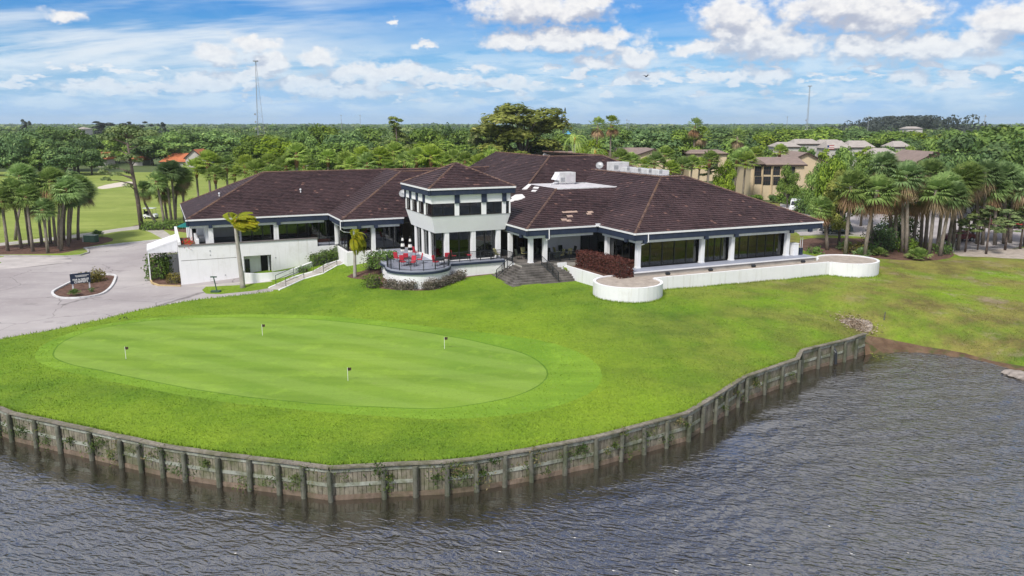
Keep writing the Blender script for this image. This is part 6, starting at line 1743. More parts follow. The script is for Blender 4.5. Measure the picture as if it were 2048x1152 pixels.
# the two-storey condominium across the street
yb = 178
t = H_((1492, 312, 1645, 372, 182), 'two-storey cream condominium with dark screened balconies across the street', 1500, 1606, 328, 373, yb, stucco_cream, shingle_brown, 314, 12, name='condominium', cat='building')
hw = (float(aty(1606, 370, yb)[0]) - float(aty(1500, 370, yb)[0])) / 2
def px_rect(u0, v0, u1, v1, y=yb):
    a = aty(u0, v1, y); b = aty(u1, v0, y); return float(a[0]) - t.location.x, float(b[0]) - t.location.x, float(a[2]) - t.location.z, float(b[2]) - t.location.z
for (u0, v0, u1, v1) in ((1509, 330, 1523, 352), (1509, 353, 1523, 368), (1526, 333, 1542, 349), (1526, 353, 1541, 370), (1546, 333, 1560, 350), (1546, 353, 1560, 370), (1568, 334, 1590, 350)):
    x0, x1, z0, z1 = px_rect(u0, v0, u1, v1)
    bal = MB().box(x0, x1, -.06, .02, z0, z1).build('balcony_opening', window_dark, t)
    fr = MB()
    for k in range(4):
        xx = x0 + (x1 - x0) * k / 3; fr.box(xx - .04, xx + .04, -.12, -.062, z0, z1)
    fr.box(x0, x1, -.125, -.065, z0 + .9, z0 + 1.0); fr.build('screen_frame', trim_brown, bal)
for u in (1507, 1525, 1544, 1562):
    x0, x1, z0, z1 = px_rect(u - 1.2, 329, u + 1.2, 372); MB().box(x0, x1, -.5, -.005, -.4, z1).build('pier', stucco_cream, t)
x0, x1, z0, z1 = px_rect(1507, 321, 1528, 329)
MB().add([(x0 - .3, -.9, z0 + .1), (x1 + .3, -.9, z0 + .1), ((x0 + x1) / 2, -.9, z1 + .2), (x0 - .3, 4, z0 + .1), (x1 + .3, 4, z0 + .1), ((x0 + x1) / 2, 4, z1 + .2)], [(0, 1, 2), (0, 2, 5, 3), (1, 4, 5, 2)]).build('porch_gable', shingle_brown, t)
H_((1578, 302, 1650, 345, 190), 'cream condominium gable with taupe roof half hidden by green oaks', 1568, 1650, 326, 372, 190, stucco_cream, shingle_brown, 303, 12, gable_front=True, wins=[(.35, .4, 1.5, 1.4)])
H_((1815, 300, 1895, 330, 170), 'cream gabled condominium with taupe roof above the right palms', 1832, 1898, 322, 360, 172, stucco_cream, shingle_brown, 301, 14, gable_front=True)
for i, (u0, u1, ve, vr, y) in enumerate(((1555, 1600, 293, 284, 330), (1590, 1640, 287, 278, 350), (1655, 1700, 296, 281, 330), (1700, 1748, 294, 281, 330), (1790, 1822, 293, 282, 330), (1540, 1585, 308, 300, 290), (1752, 1795, 308, 296, 260), (1640, 1690, 290, 279, 370))):
    H_((u0, vr, u1, ve + 6, y), 'pale grey roofed bungalow, %s in the row beyond the right condominium' % ORD[i], u0, u1, ve, ve + 10, y, stucco_offwhite, shingle_grey, vr, 12, hip=.25, wins=[(.3, .5, 1.5, 1.3), (.7, .5, 1.5, 1.3)], name='bungalow', group='grey roofed bungalows')
for i, (u0, u1, ve, vr, y) in enumerate(((1815, 1845, 257, 253, 700), (150, 166, 258, 254, 650), (1132, 1142, 268, 262, 620))):
    H_((u0, vr, u1, ve + 4, y), ('white flat building far off below the wooded mound', 'pale flat building far off among the left oaks', 'pale shed with a blue roof far off behind the fan palms')[i], u0, u1, ve, ve + 6, y, stucco_offwhite, shingle_grey if i < 2 else mat('blue_roof', base=(.10, .35, .55), rough=.6), vr, 15, hip=.3, name='far_building', cat='building')
# flag pole
p = aty(1654, 300, 300); t = thing('flagpole', 'pole with a red, white and blue flag before the grey bungalows', 'flag', (float(p[0]), 300., h1(float(p[0]), 300)))
MB().tube([(0, 0, 0), (0, 0, 9)], .08, 6).build('pole', steel_far, t)
for k, m in enumerate((car_red, sign_white, car_red, sign_white, car_red)): MB().box(.7 if k < 3 else 0.1, 2.6, -.03, .03, 8.7 - .3 * k, 9.0 - .3 * k).build('stripe', m, t)
MB().box(.1, .7, -.03, .03, 8.1, 9.0).build('canton', mat('flag_blue', base=(.02, .03, .15), rough=.8), t)

# ------------------------------------------------------------------ masts and poles on the horizon
def mast(label, ut, vt, ub, y, w0, w1, bays_, legs=True):
    hd = aty(ut, vt, y); x = float(hd[0]); zg = -.7; h = float(hd[2]) - zg
    t = thing('radio_mast', label, 'mast', (x, y, zg))
    n = 3
    def c(k, z):
        w = w0 + (w1 - w0) * z / h; a = 2 * math.pi * k / n + .4; return (w * math.cos(a), w * math.sin(a), z)
    for k in range(n): MB().tube([c(k, 0), c(k, h)], [.15, .10], 5).build('leg', steel_far, t)
    br = MB()
    for j in range(bays_):
        z0, z1 = h * j / bays_, h * (j + 1) / bays_
        for k in range(n): br.tube([c(k, z0), c((k + 1) % n, z1)], .05, 4, False); br.tube([c(k, z1), c((k + 1) % n, z1)], .045, 4, False)
    br.build('bracing', steel_far, t)
    MB().box(-1.6, 1.6, -1.6, 1.6, h - .4, h + .3).build('head_frame', steel_far, t)
    for zf in (.28, .37, .2): MB().box(-1.2 - w0 * .6, -.6 - w0 * .5, -.5, .5, h * zf, h * zf + 1.3).build('antenna_drum', steel_far, t)
mast('tall tapering lattice radio mast above the left tree line', 511, 122, 516, 620, 3.6, .35, 14)
mast('slim lattice radio mast above the right tree line', 1620, 172, 1617, 800, 1.0, .5, 16)
for i, (u, v0, y) in enumerate(((682, 229, 900), (720, 229, 900), (1254, 238, 700), (1258, 240, 820), (1400, 235, 800), (1575, 232, 800), (1738, 231, 800), (1971, 229, 520))):
    hd = aty(u, v0, y); t = thing('utility_pole', 'thin pole on the horizon, %s from the left' % ORD[i], 'pole', (float(hd[0]), y, -.7), 0, 'poles on the horizon')
    h = float(hd[2]) + .7
    MB().tube([(0, 0, 0), (0, 0, h)], [.28, .16], 6).build('shaft', steel_far, t); MB().box(-1.0, 1.0, -.1, .1, h - 1.2, h - .9).build('crossarm', steel_far, t)

# ------------------------------------------------------------------ vehicles
def car(label, p, rz, paint, kind='car', group='cars in the far parking lot'):
    t = thing('parked_car', label, 'car' if kind != 'van' else 'van', p, rz, group)
    L, Wd = (4.6, 1.85) if kind != 'van' else (5.2, 2.0)
    if kind == 'car': prof = [(-2.3, .35), (-2.3, .85), (-2.15, 1.02), (-1.35, 1.10), (-.55, 1.48), (.75, 1.50), (1.45, 1.08), (2.25, 1.00), (2.3, .4)]
    elif kind == 'suv': prof = [(-2.3, .4), (-2.32, 1.0), (-1.5, 1.15), (-.8, 1.72), (1.7, 1.75), (2.2, 1.1), (2.3, .45)]
    else: prof = [(-2.6, .4), (-2.6, 1.05), (-1.9, 1.25), (-1.2, 2.1), (2.5, 2.2), (2.6, .45)]
    n = len(prof)
    vs = [(x, s * Wd / 2 * (1 if z < 1.1 else .86), z) for s in (-1, 1) for x, z in prof]
    body = MB().add(vs, [tuple(range(n)), tuple(range(2 * n - 1, n - 1, -1))] + [(i, n + i, n + (i + 1) % n, (i + 1) % n) for i in range(n)]).build('body', paint, t, bevel=.05)
    top = max(z for x, z in prof)
    for s in (-1, 1):
        x0, x1 = (-.9, 1.0) if kind == 'car' else (-1.0, 1.6)
        for k in range(2):
            a = x0 + (x1 - x0) * k / 2 + .06; b = x0 + (x1 - x0) * (k + 1) / 2 - .06
            MB().box(a, b, s * Wd / 2 * .875 - .02, s * Wd / 2 * .875 + .02, 1.10, top - .12).build('side_window', window_dark, t)
        for x in (-1.42, 1.42):
            o = MB().lathe([(.2, -.11), (.33, -.11), (.34, 0), (.33, .11), (.2, .11)], n=14).build('wheel', rubber, t)
            o.location = (x, s * (Wd / 2 - .08), .34); o.rotation_euler = (math.pi / 2, 0, 0)
            MB().lathe([(.19, -.12), (.19, .12)], n=10).build('hubcap', grey_metal, o)
        MB().box(-2.34, -2.28, s * .75 - .18, s * .75 + .18, .68, .82).build('headlight', sign_white, t)
    i = 3 if kind == 'car' else 2
    (xa, za), (xb, zb) = prof[i], prof[i + 1]
    MB().add([(xa - .02, -.78, za + .03), (xa - .02, .78, za + .03), (xb - .02, .68, zb - .03), (xb - .02, -.68, zb - .03)], [(0, 1, 2, 3)]).build('windscreen', window_dark, t)
    return t
def gp(u, v): return G(u, v)
car_maroon = mat('maroon_car_paint', base=(.11, .012, .016), rough=.3, spec=.5)
car('white pickup-like van parked just beyond the right roof hip', gp(1590, 422), 1.2, car_white, 'van')
car('white car roof seen above the hedge beyond the right wing', gp(1562, 392), .3, car_white, 'suv')
car('silver car half hidden by a low hedge near the far street', gp(1548, 398), .6, car_silver)
car('dark car under the right palms at the lot edge', gp(1672, 468), .1, car_dark, 'suv')
car('silver car behind the right palm trunks', gp(1772, 470), .15, car_silver, 'suv')
car('maroon car partly seen between the right palm trunks', gp(1917, 482), .25, car_maroon, 'car')
car('red car at the far right of the parking lot', gp(2030, 456), .2, car_red)
car('dark red car beside the far right one', gp(2004, 452), .2, car_maroon)
car('white car in the middle of the far parking lot', gp(1716, 415), .2, car_white)
car('white car parked behind the russet hedge of the lot', gp(1760, 412), .2, car_white, 'suv')
# golf cart
p = G(302, 437); t = thing('golf_cart', 'white golf cart with a canopy parked on the fairway edge', 'golf cart', p, -.18)
MB().add([(x, s * .55, z) for s in (-1, 1) for x, z in ((-1.2, .35), (-1.25, .75), (-.6, .85), (-.35, .55), (.35, .45), (.7, .5), (.85, .95), (1.2, .75), (1.25, .35))], [tuple(range(9)), tuple(range(17, 8, -1))] + [(i, 9 + i, 9 + (i + 1) % 9, (i + 1) % 9) for i in range(9)]).build('body', car_white, t)
MB().box(-.75, -.15, -.55, .55, .80, .95).build('seat', stripe_black, t, bevel=.03); MB().box(-.85, -.72, -.55, .55, .9, 1.35).build('backrest', stripe_black, t)
MB().box(-1.15, 1.0, -.6, .6, 1.88, 1.95).build('canopy', car_white, t, bevel=.03)
for x in (-1.0, .8):
    for s in (-1, 1): MB().tube([(x, s * .52, .7), (x * .95, s * .54, 1.9)], .025, 5).build('canopy_post', black_metal, t)
for x in (-.85, .9):
    for s in (-1, 1):
        o = MB().lathe([(.10, -.09), (.22, -.09), (.23, 0), (.22, .09), (.10, .09)], n=12).build('wheel', rubber, t); o.location = (x, s * .52, .23); o.rotation_euler = (math.pi / 2, 0, 0)
        MB().lathe([(.11, -.10), (.11, .10)], n=10).build('hubcap', sign_white, o)
MB().tube([(-1.15, 0, .7), (-1.2, 0, 1.55)], [.16, .14], 8).build('golf_bag', stripe_black, t); MB().tube([(.55, .25, .9), (.35, .25, 1.1)], .02, 5).build('steering_column', stripe_black, t)

# ------------------------------------------------------------------ hedges and shrubs
def hedge(label, name, pts_, w, h, leaf, n_per_m3, size, cat='hedge', loosen=.0, seed=1, lump=0.0, group=None, stems=True):
    "box-shaped hedge along world points, leaves through its shell"
    r = np.random.default_rng(seed)
    o = pts_[0]; q = [Vector((p_[0] - o[0], p_[1] - o[1], p_[2] - o[2])) for p_ in pts_]
    seg = [(b - a).length for a, b in zip(q[:-1], q[1:])]; L = sum(seg)
    n = int(n_per_m3 * L * (w + 2 * h))
    s = r.uniform(0, L, n)
    cum = np.concatenate([[0], np.cumsum(seg)]); k = np.clip(np.searchsorted(cum, s) - 1, 0, len(seg) - 1)
    A = np.array([tuple(v) for v in q]); f = (s - cum[k]) / np.array(seg)[k]
    P0 = A[k] + (A[k + 1] - A[k]) * f[:, None]
    D = unit(A[k + 1] - A[k]); S = np.column_stack([-D[:, 1], D[:, 0], np.zeros(n)])
    side = r.random(n); 
    lat = np.where(side < .42, -1, np.where(side < .65, 1, r.uniform(-1, 1, n))) * (w / 2) * (1 - .12 * r.random(n))
    hh = h * (1 + lump * np.sin(s * 2.1 + seed) * np.cos(s * .9))
    zz = np.where((side < .65), r.random(n) ** .8, 1 - .10 * r.random(n)) * hh
    ends = r.random(n) < min(.35, w / (L + 2 * w)); lat = np.where(ends, r.uniform(-1, 1, n) * w / 2, lat); zz = np.where(ends, r.random(n) * h, zz)
    e_sgn = np.where(r.random(n) < .5, -1, 1); e0 = np.array(tuple(q[0])); e1 = np.array(tuple(q[-1])); D0 = unit(A[1:2] - A[0:1])[0]; D1 = unit(A[-1:] - A[-2:-1])[0]
    Pe = np.where((e_sgn < 0)[:, None], e0 - D0 * w * .12, e1 + D1 * w * .12); P0 = np.where(ends[:, None], Pe, P0)
    P_ = P0 + S * lat[:, None]; P_[:, 2] += zz
    P_ += r.normal(size=P_.shape) * (.05 + loosen)
    N = unit(S * np.sign(lat)[:, None] * np.where(side < .65, 1, .2)[:, None] + np.array([0, 0, 1]) * np.where(side < .65, .3, 1)[:, None] + r.normal(size=P_.shape) * .6)
    N = np.where(ends[:, None], unit(np.where((e_sgn < 0)[:, None], -D0, D1) + r.normal(size=P_.shape) * .5), N)
    V, Q = leaf_quads(P_, N, size, r)
    T = np.clip(.4 + .25 * r.normal(size=n), 0, 1)
    t = thing(name, label, cat, o, 0, group)
    if stems:
        st = MB()
        for i in range(max(3, int(L * 2.5))):
            j = r.integers(n); b_ = P0[j] + S[j] * r.uniform(-.3, .3) * w; st.tube([b_ + [0, 0, -.1], b_ + [r.normal() * .1, r.normal() * .1, h * .75]], [.03, .012], 4, False)
        st.build('stems', oak_bark, t, kind='stuff')
        core = MB(); 
        ribbon(core, [tuple(q[0].lerp(q[1], .12))] + [tuple(v) for v in q[1:-1]] + [tuple(q[-1].lerp(q[-2], .12))], w * .6, 0, h * .72).build('inner_twigs', oak_bark, t)
    link(bpy.data.objects.new('leaves', np_mesh('leaves', V, Q, leaf, T)), t)
    return t
def C3(a, b, z): return wor(a, b, z)
hedge('clipped russet hedge between the stone steps and the glazed wing', 'hedge', [C3(-2.3, 6.6, .82), C3(-1.75, 2.5, .82), C3(-1.55, -.9, .82)], 1.6, 1.75, shrub_red, 190, .085, seed=3)
hedge('low russet hedge below the straight terrace railing', 'hedge', [(*G(930, 549)[:2], G(930, 549)[2]), (*G(984, 545)[:2], G(984, 545)[2])], .9, 1.1, shrub_red, 200, .08, seed=4)
hedge('dry grey-green low shrubs along the front of the round patio wall', 'shrub_row', [G(774, 574), G(800, 579), G(832, 578)], .7, .75, shrub_dry, 170, .08, 'shrub', .08, 5, .15)
hedge('dry grey-green low shrubs right of the gap before the patio wall', 'shrub_row', [G(848, 579), G(868, 577), G(890, 570), G(925, 557)], .7, .8, shrub_dry, 160, .08, 'shrub', .10, 6, .2)
hedge('clipped lime shrub at the left foot of the round patio', 'shrub', [G(736, 573), G(758, 575)], 1.3, 1.25, shrub_lime, 150, .08, 'shrub', .03, 7)
hedge('bare grey twiggy shrub left of the round patio', 'shrub', [G(735, 540), G(765, 533)], 1.5, 1.7, shrub_dry, 60, .09, 'shrub', .25, 8, .3)
hedge('dark green shrubs along the top of the curved garden wall', 'shrub_row', [G(628, 532), G(660, 522), G(705, 512)], 1.6, 1.3, leaf_dark, 120, .11, 'shrub', .12, 9, .25)
hedge('green bush with white flowers behind the round patio', 'shrub', [wor(-22.6, 16.5, .6), wor(-20.9, 18.5, .6)], 2.0, 1.4, shrub_green, 110, .11, 'shrub', .08, 10, .2)
hedge('low green shrubs on the grass below the curved garden wall', 'shrub', [G(600, 545), G(616, 543)], .9, .6, shrub_green, 140, .08, 'shrub', .05, 11)
hedge('leafy green plant at the foot of the retaining wall right of the steps', 'shrub', [G(1127, 553), G(1150, 556)], .9, .9, leaf_bright, 100, .12, 'shrub', .1, 12, .2)
hedge('gold and green crotons at the corner of the white lower wall', 'shrub', [G(338, 566), G(360, 566)], .9, .9, shrub_gold, 110, .10, 'shrub', .1, 13, .2)
hedge('big dark green shrub by the awning post', 'shrub', [G(312, 560), G(330, 548)], 2.0, 2.3, shrub_green, 75, .15, 'shrub', .2, 14, .3)
hedge('olive shrub against the white wall corner with gold leaves', 'shrub', [G(335, 540), G(352, 535)], 1.2, 1.9, leaf_olive, 80, .13, 'shrub', .15, 15, .3)
hedge('gold-tipped shrub behind the driveway sign', 'shrub', [G(172, 566), G(200, 560)], 1.5, 1.15, shrub_gold, 120, .10, 'shrub', .12, 16, .3)
hedge('small green tuft right of the sign post', 'shrub', [G(180, 584), G(187, 583)], .5, .4, shrub_green, 150, .07, 'shrub', .06, 17)
hedge('russet hedge strip in the far parking lot', 'hedge', [G(1600, 425), G(1700, 423), G(1830, 432)], 1.6, 1.0, shrub_red, 60, .16, seed=18)
hedge('second russet hedge strip behind the right palms', 'hedge', [G(1640, 410), G(1740, 408)], 1.4, .9, shrub_red, 50, .16, seed=28)
hedge('clipped green hedge along the two-storey condominium', 'hedge', [G(1500, 380), G(1560, 381), G(1618, 382)], 1.5, 1.2, leaf_bright, 60, .18, seed=19)
hedge('clipped green hedge left of the condominium driveway', 'hedge', [G(1440, 379), G(1492, 380)], 1.5, 1.2, leaf_oak, 60, .18, seed=20)
hedge('bright yellow-green hedge by the white car', 'hedge', [G(1538, 398), G(1556, 396)], 2.0, 1.6, leaf_bright, 60, .18, seed=21)
hedge('broad olive bush hiding the rear of the white van', 'shrub', [G(1572, 408), G(1625, 406)], 4.0, 2.6, leaf_oak, 40, .24, 'shrub', .3, 61, .3)
hedge('broad dark bush right of the white van', 'shrub', [G(1606, 425), G(1640, 430)], 3.0, 2.4, leaf_dark, 50, .22, 'shrub', .3, 62, .3)
hedge('low green hedge island in the far street', 'hedge', [G(1490, 392), G(1530, 393)], 1.5, .8, leaf_bright, 60, .16, seed=22)
hedge('undergrowth of dark shrubs between golf cart and palms', 'shrub_row', [G(292, 459), G(330, 458), G(372, 455)], 2.0, 1.0, leaf_dark, 60, .16, 'shrub', .2, 23, .3)
for i, (u, v, w, h, leaf, lab) in enumerate(((1745, 500, 3.5, 2.8, leaf_dark, 'dark spreading shrub between the right palm trunks'), (1700, 506, 2.4, 1.1, shrub_gold, 'yellowish fern clump at the foot of the right palms'), (1800, 503, 2.5, 1.5, shrub_green, 'green shrub under the right palms beside the two straight trunks'), (1880, 508, 1.6, 1.0, leaf_dark, 'low dark shrub at the right end of the palm bed'),
                                          (1670, 465, 2.4, 2.3, leaf_dark, 'clipped dark shrub at the edge of the far parking lot'), (1780, 480, 4.5, 3.0, leaf_dark, 'broad dark bush behind the right palm trunks'), (1735, 508, 1.8, .9, shrub_green, 'fern clump behind the right end of the white planter'), (1620, 507, 1.6, .6, shrub_green, 'low grass clump at the left end of the right palm bed'))):
    p = G(u, v); hedge(lab, 'shrub', [p, (p[0] + w * .6, p[1] + .4, p[2])], w * .8, h, leaf, 70, .15, 'shrub', .22, 40 + i, .35)
for i, (u, v, y) in enumerate([(u_, 348, 150 + 12 * math.sin(u_)) for u_ in range(390, 1060, 34)] + [(u_, 345, 178 + 8 * math.sin(u_)) for u_ in range(1250, 1440, 36)]):
    q = aty(u, v, y); zz_ = h1(float(q[0]), y)
    put_tree('bush', 'bush', (('leafy bush, %s from the left under the palms behind the left roofs' % ORD[i]) if u < 1100 else ('leafy bush, %s from the left under the palms before the condominiums' % ORD[i - 20])), 'bush', float(q[0]), y, zz_, random.uniform(2.5, 4.0), random.uniform(2.2, 3.2), 'bushes under the palms behind the left roofs' if u < 1100 else 'bushes before the condominiums')
# palmetto clumps
pal = fan_crown(91, 26, .8, .75, (.25, 0), 5, 3); pal_m = np_mesh('fronds', pal[0][0], pal[0][1], frond_sabal, pal[0][2]); pal_d = np_mesh('dead_fronds', pal[1][0], pal[1][1], frond_dead, pal[1][2])
for u, v, s, lab in ((1838, 519, 1.3, 'spiky palmetto clump at the front of the right palm bed'), (1722, 514, 1.0, 'palmetto clump at the foot of the second right palm'), (1760, 512, .9, 'small palmetto behind the round planter end'), (150, 591, .55, 'spiky yellow-green yucca in front of the sign'), (195, 474, .9, 'palmetto tuft behind the green electric cabinet'), (1690, 500, 1.0, 'palmetto tuft between the first right palms')):
    p = G(u, v); t = thing('palmetto', lab, 'plant', (p[0], p[1], p[2] + .05), random.uniform(0, 6))
    for nm, me in (('fronds', pal_m), ('dead_fronds', pal_d)): o = link(bpy.data.objects.new(nm, me), t); o.scale = (s,) * 3; o.location = (0, 0, .15)
# flowers in the white-blossomed bush and the red bed of the left terrace
for lab, c_, n, ext, m in (('white blossoms on the bush behind the round patio', wor(-21.7, 17.5, 1.7), 160, (1.6, 1.3, .35), petal_white), ('red flowering plants in the planter of the left wing terrace', wor(-41.2, 33.5, 2.05), 260, (.5, 2.6, .35), petal_red)):
    r = np.random.default_rng(n); P_ = r.normal(size=(n, 3)) * np.array(ext) * .6; N = unit(r.normal(size=(n, 3)) + [0, -.5, 1]); V, Q = leaf_quads(P_, N, .075, r, .8)
    t = thing('flowers', lab, 'flowers', c_, TH); link(bpy.data.objects.new('petals', np_mesh('petals', V, Q, m, r.random(n))), t)
    P_ = r.normal(size=(n, 3)) * np.array(ext) * .55 - [0, 0, .12]; V, Q = leaf_quads(P_, N, .09, r, .6); link(bpy.data.objects.new('leaves', np_mesh('leaves', V, Q, shrub_green, r.random(n))), t)
# ferns and weeds hanging on the bulkhead
r = np.random.default_rng(12); allV = []; allQ = []; allT = []; n0 = 0
for i in range(120):
    a, b_ = bays[r.integers(4, len(bays) - 6)]; d = (b_ - a).normalized(); out = Vector((d.y, -d.x)); f = r.random(); q = a.lerp(b_, f) + out * .10
    z = BULK_Z - r.uniform(.15, 1.45); n = int(r.integers(18, 90)); sp = r.uniform(.12, .38)
    P_ = np.array([q.x, q.y, z]) + r.normal(size=(n, 3)) * [sp, sp, sp * .8]; P_[:, :2] += np.array([out.x, out.y]) * np.abs(r.normal(size=(n, 1))) * .16
    N = unit(np.array([out.x, out.y, .6]) + r.normal(size=(n, 3)) * .7); V, Q = leaf_quads(P_, N, .085, r, .4)
    allV.append(V); allQ.append(Q + n0); n0 += len(V); allT.append(np.clip(r.uniform(0, 1) + r.normal(size=n) * .2, 0, 1))
o = link(bpy.data.objects.new('bulkhead_weeds', np_mesh('bulkhead_weeds', np.concatenate(allV), np.concatenate(allQ), mat('weed_leaf', tinted((.030, .060, .010), (.10, .13, .03), (.22, .17, .09), False, transl=.2)), np.concatenate(allT))))
tag(o, 'ferns and dry weeds growing out of the bulkhead boards', 'weeds', kind='stuff')
# straw and bark litter on the sandy patch by the bulkhead end
r = np.random.default_rng(5); c_ = np.array(Gxy([(1712, 650)])[0]); n = 900
xy = c_ + r.normal(size=(n, 2)) * [.85, .75]; z = H(xy[:, 0], xy[:, 1]); V, Q = leaf_quads(np.column_stack([xy, z + .05 + .05 * r.random(n)]), unit(np.array([0, 0, 1]) + r.normal(size=(n, 3)) * .4), .13, r, .25)
o = link(bpy.data.objects.new('straw_litter', np_mesh('straw_litter', V, Q, mat('straw', tinted((.20, .13, .08), (.50, .42, .32), None, False)), r.random(n)))); tag(o, 'pale straw litter heaped on the sandy patch', 'litter', kind='stuff')
# rocks at the water's edge
for i, (u, v, s) in enumerate(((2020, 748, .7), (2036, 752, .9), (2046, 758, .6))):
    p = atz(u, v, WATER_Z); mb = MB(); rr2 = np.random.default_rng(i); vs = []
    for j in range(5):
        for k in range(9): a = 6.283 * k / 9; q = math.sin(math.pi * (j + .5) / 5); k2 = s * (.8 + .35 * rr2.random()); vs.append((q * math.cos(a) * k2, q * math.sin(a) * k2 * .7, -.4 * s * math.cos(math.pi * (j + .5) / 5)))
    t = MB().add(vs, [(j * 9 + k, j * 9 + (k + 1) % 9, (j + 1) * 9 + (k + 1) % 9, (j + 1) * 9 + k) for j in range(4) for k in range(9)] + [tuple(range(8, -1, -1)), tuple(range(36, 45))]).build('rock', mat('pale_rock', worn((.33, .29, .26), .4, 3), rough=.9), None)
    t.location = (float(p[0]), float(p[1]), WATER_Z + .1); tag(t, 'pale rock at the right water edge, %s of three' % ('left', 'middle', 'right')[i], 'rock', 'rocks at the water edge')

for i, u in enumerate((1502, 1516, 1548, 1566, 1590, 1612)):
    q = aty(u, 374, 171); put_tree('bush', 'bush', 'leafy bush at the foot of the two-storey condominium, %s from the left' % ORD[i], 'bush', float(q[0]), 171, h1(float(q[0]), 171), random.uniform(1.6, 2.8), random.uniform(1.4, 2.2), 'bushes at the condominium foot')
for i, (u, vt, w) in enumerate(((1572, 292, 50), (1612, 290, 46), (1655, 295, 44), (1690, 294, 50), (1738, 292, 52), (1775, 290, 50), (1815, 288, 44), (1530, 296, 50))):
    tree_at('far_oak' if i % 2 else 'far_bright', 'broadleaf_tree', 'small leafy tree before the grey bungalows, %s from the left' % ORD[sorted((1572, 1612, 1655, 1690, 1738, 1775, 1815, 1530)).index(u)], u, vt, w, 268, group='small trees before the bungalows')
# ------------------------------------------------------------------ individual trees
T_ = lambda lib, lab, u, vt, w, y, **k: tree_at(lib, k.pop('name', 'broadleaf_tree'), lab, u, vt, w, y, **k)
for i, (u, vt, w, y, lib) in enumerate(((10, 262, 90, 262, 'dark_oak'), (55, 252, 100, 285, 'dark_oak'), (100, 248, 110, 292, 'oak'), (140, 255, 95, 290, 'dark_oak'), (60, 268, 90, 270, 'oak'), (105, 272, 105, 268, 'dark_oak'), (150, 275, 85, 272, 'dark_oak'), (178, 292, 62, 268, 'dark_oak'), (125, 292, 80, 262, 'dark_oak'), (75, 300, 70, 264, 'oak'), (25, 292, 60, 266, 'oak'), (-20, 280, 80, 266, 'oak'))):
    T_(lib, 'dense dark live oak, %s in the mass at the far left of the fairway' % ORD[i], u, vt, w, y, group='live oaks left of the fairway')
T_('olive', 'tallest loose olive-green tree rising behind the rear roof', 1046, 203, 225, 232, name='tall_tree', pick=0)
T_('olive', 'shorter loose olive tree crowding the tallest one on its left', 985, 240, 110, 236, name='tall_tree')
T_('bright_oak', 'round glossy green tree left of the two-storey condominium', 1450, 318, 56, 168, pick=0)
T_('pine', 'flat-topped pine standing above the trees left of the tower', 795, 231, 62, 235, name='pine_tree', cat='pine tree', pick=0)
for i, (u, vt, w, y, lib) in enumerate(((1700, 292, 110, 122, 'bright_oak'), (1668, 305, 80, 112, 'oak'), (1735, 300, 90, 130, 'oak'), (1640, 318, 60, 128, 'bright_oak'), (1690, 335, 80, 108, 'olive'))):
    T_(lib, ('bright green oak with open crown left of the right palms', 'green oak over the corner of the far lot', 'oak behind the first right palms', 'smaller bright oak near the condominium corner', 'sparse olive tree among the first right palms')[i], u, vt, w, y)
for i, (u, vt, w, y, lib) in enumerate(((1895, 255, 95, 255, 'bright_oak'), (1945, 264, 190, 150, 'dark_oak'), (2005, 246, 220, 160, 'dark_oak'), (2065, 234, 230, 170, 'dark_oak'), (1925, 295, 90, 140, 'dark_oak'), (1980, 300, 110, 140, 'dark_oak'), (2045, 290, 120, 140, 'oak'), (1960, 345, 90, 118, 'olive'), (2030, 345, 100, 116, 'oak'))):
    T_(lib, ('round bright oak beyond the right condominium', 'dark oak left of the far right mass', 'tall dark oak in the far right mass', 'tall dark oak at the right frame edge', 'low dark oak above the right palm crowns', 'lower dark oak in front of the far right mass', 'oak at the right frame edge behind the palms', 'sparse tree right of the palm bed', 'green tree at the right edge above the dirt strip')[i], u, vt, w, y)
for i, (u, v, vt, w) in enumerate(((1930, 504, 425, 60), (1955, 500, 418, 55), (1972, 508, 410, 70), (2010, 500, 418, 70), (2040, 498, 412, 80))):
    p = G(u, v); top = aty(u, vt, p[1]); put_tree('pine', 'young_pine', 'young dark-trunked tree, %s from the left right of the palm bed' % ORD[i], 'tree', p[0], p[1], p[2], float(top[2]) - p[2], w * .5 * p[1] / FPX, 'young trees right of the palm bed', i)
for i, (u, vt, w, y) in enumerate(((205, 242, 60, 700), (250, 243, 40, 720), (280, 242, 60, 720), (325, 244, 30, 700), (50, 238, 30, 560), (1128, 214, 18, 300))):
    T_('casuarina', ('grey feathery casuarina clump, largest on the left horizon', 'small casuarina between the two grey clumps on the left horizon', 'grey feathery casuarina clump nearest the radio mast', 'small casuarina left of the radio mast', 'thin casuarina at the far left horizon', 'dark narrow conifer beside the tallest tree')[i], u, vt, w, y, name='casuarina')
belt = [(505, 276, 90, 'bright_oak'), (548, 278, 120, 'bright_oak'), (600, 262, 70, 'oak'), (640, 252, 100, 'oak'), (690, 262, 90, 'dark_oak'), (745, 256, 95, 'dark_oak'), (705, 282, 95, 'oak'), (850, 260, 90, 'oak'), (880, 250, 70, 'dark_oak'), (925, 262, 95, 'oak'), (830, 288, 110, 'bright_oak'), (900, 283, 120, 'oak'), (762, 288, 100, 'dark_oak'), (660, 290, 95, 'oak'),
        (430, 264, 90, 'oak'), (384, 262, 95, 'dark_oak'), (332, 266, 85, 'oak'), (300, 274, 75, 'dark_oak'), (455, 284, 95, 'dark_oak'), (1142, 270, 90, 'bright_oak'), (1180, 284, 70, 'bright_oak'), (1242, 260, 100, 'oak'), (1300, 256, 110, 'dark_oak'), (1352, 260, 95, 'oak'), (1440, 260, 105, 'dark_oak'), (1502, 261, 115, 'dark_oak'), (1562, 260, 115, 'oak'), (1642, 257, 115, 'oak'), (1722, 260, 115, 'dark_oak'), (1782, 266, 100, 'oak'), (1842, 268, 100, 'bright_oak')]
belt.sort()
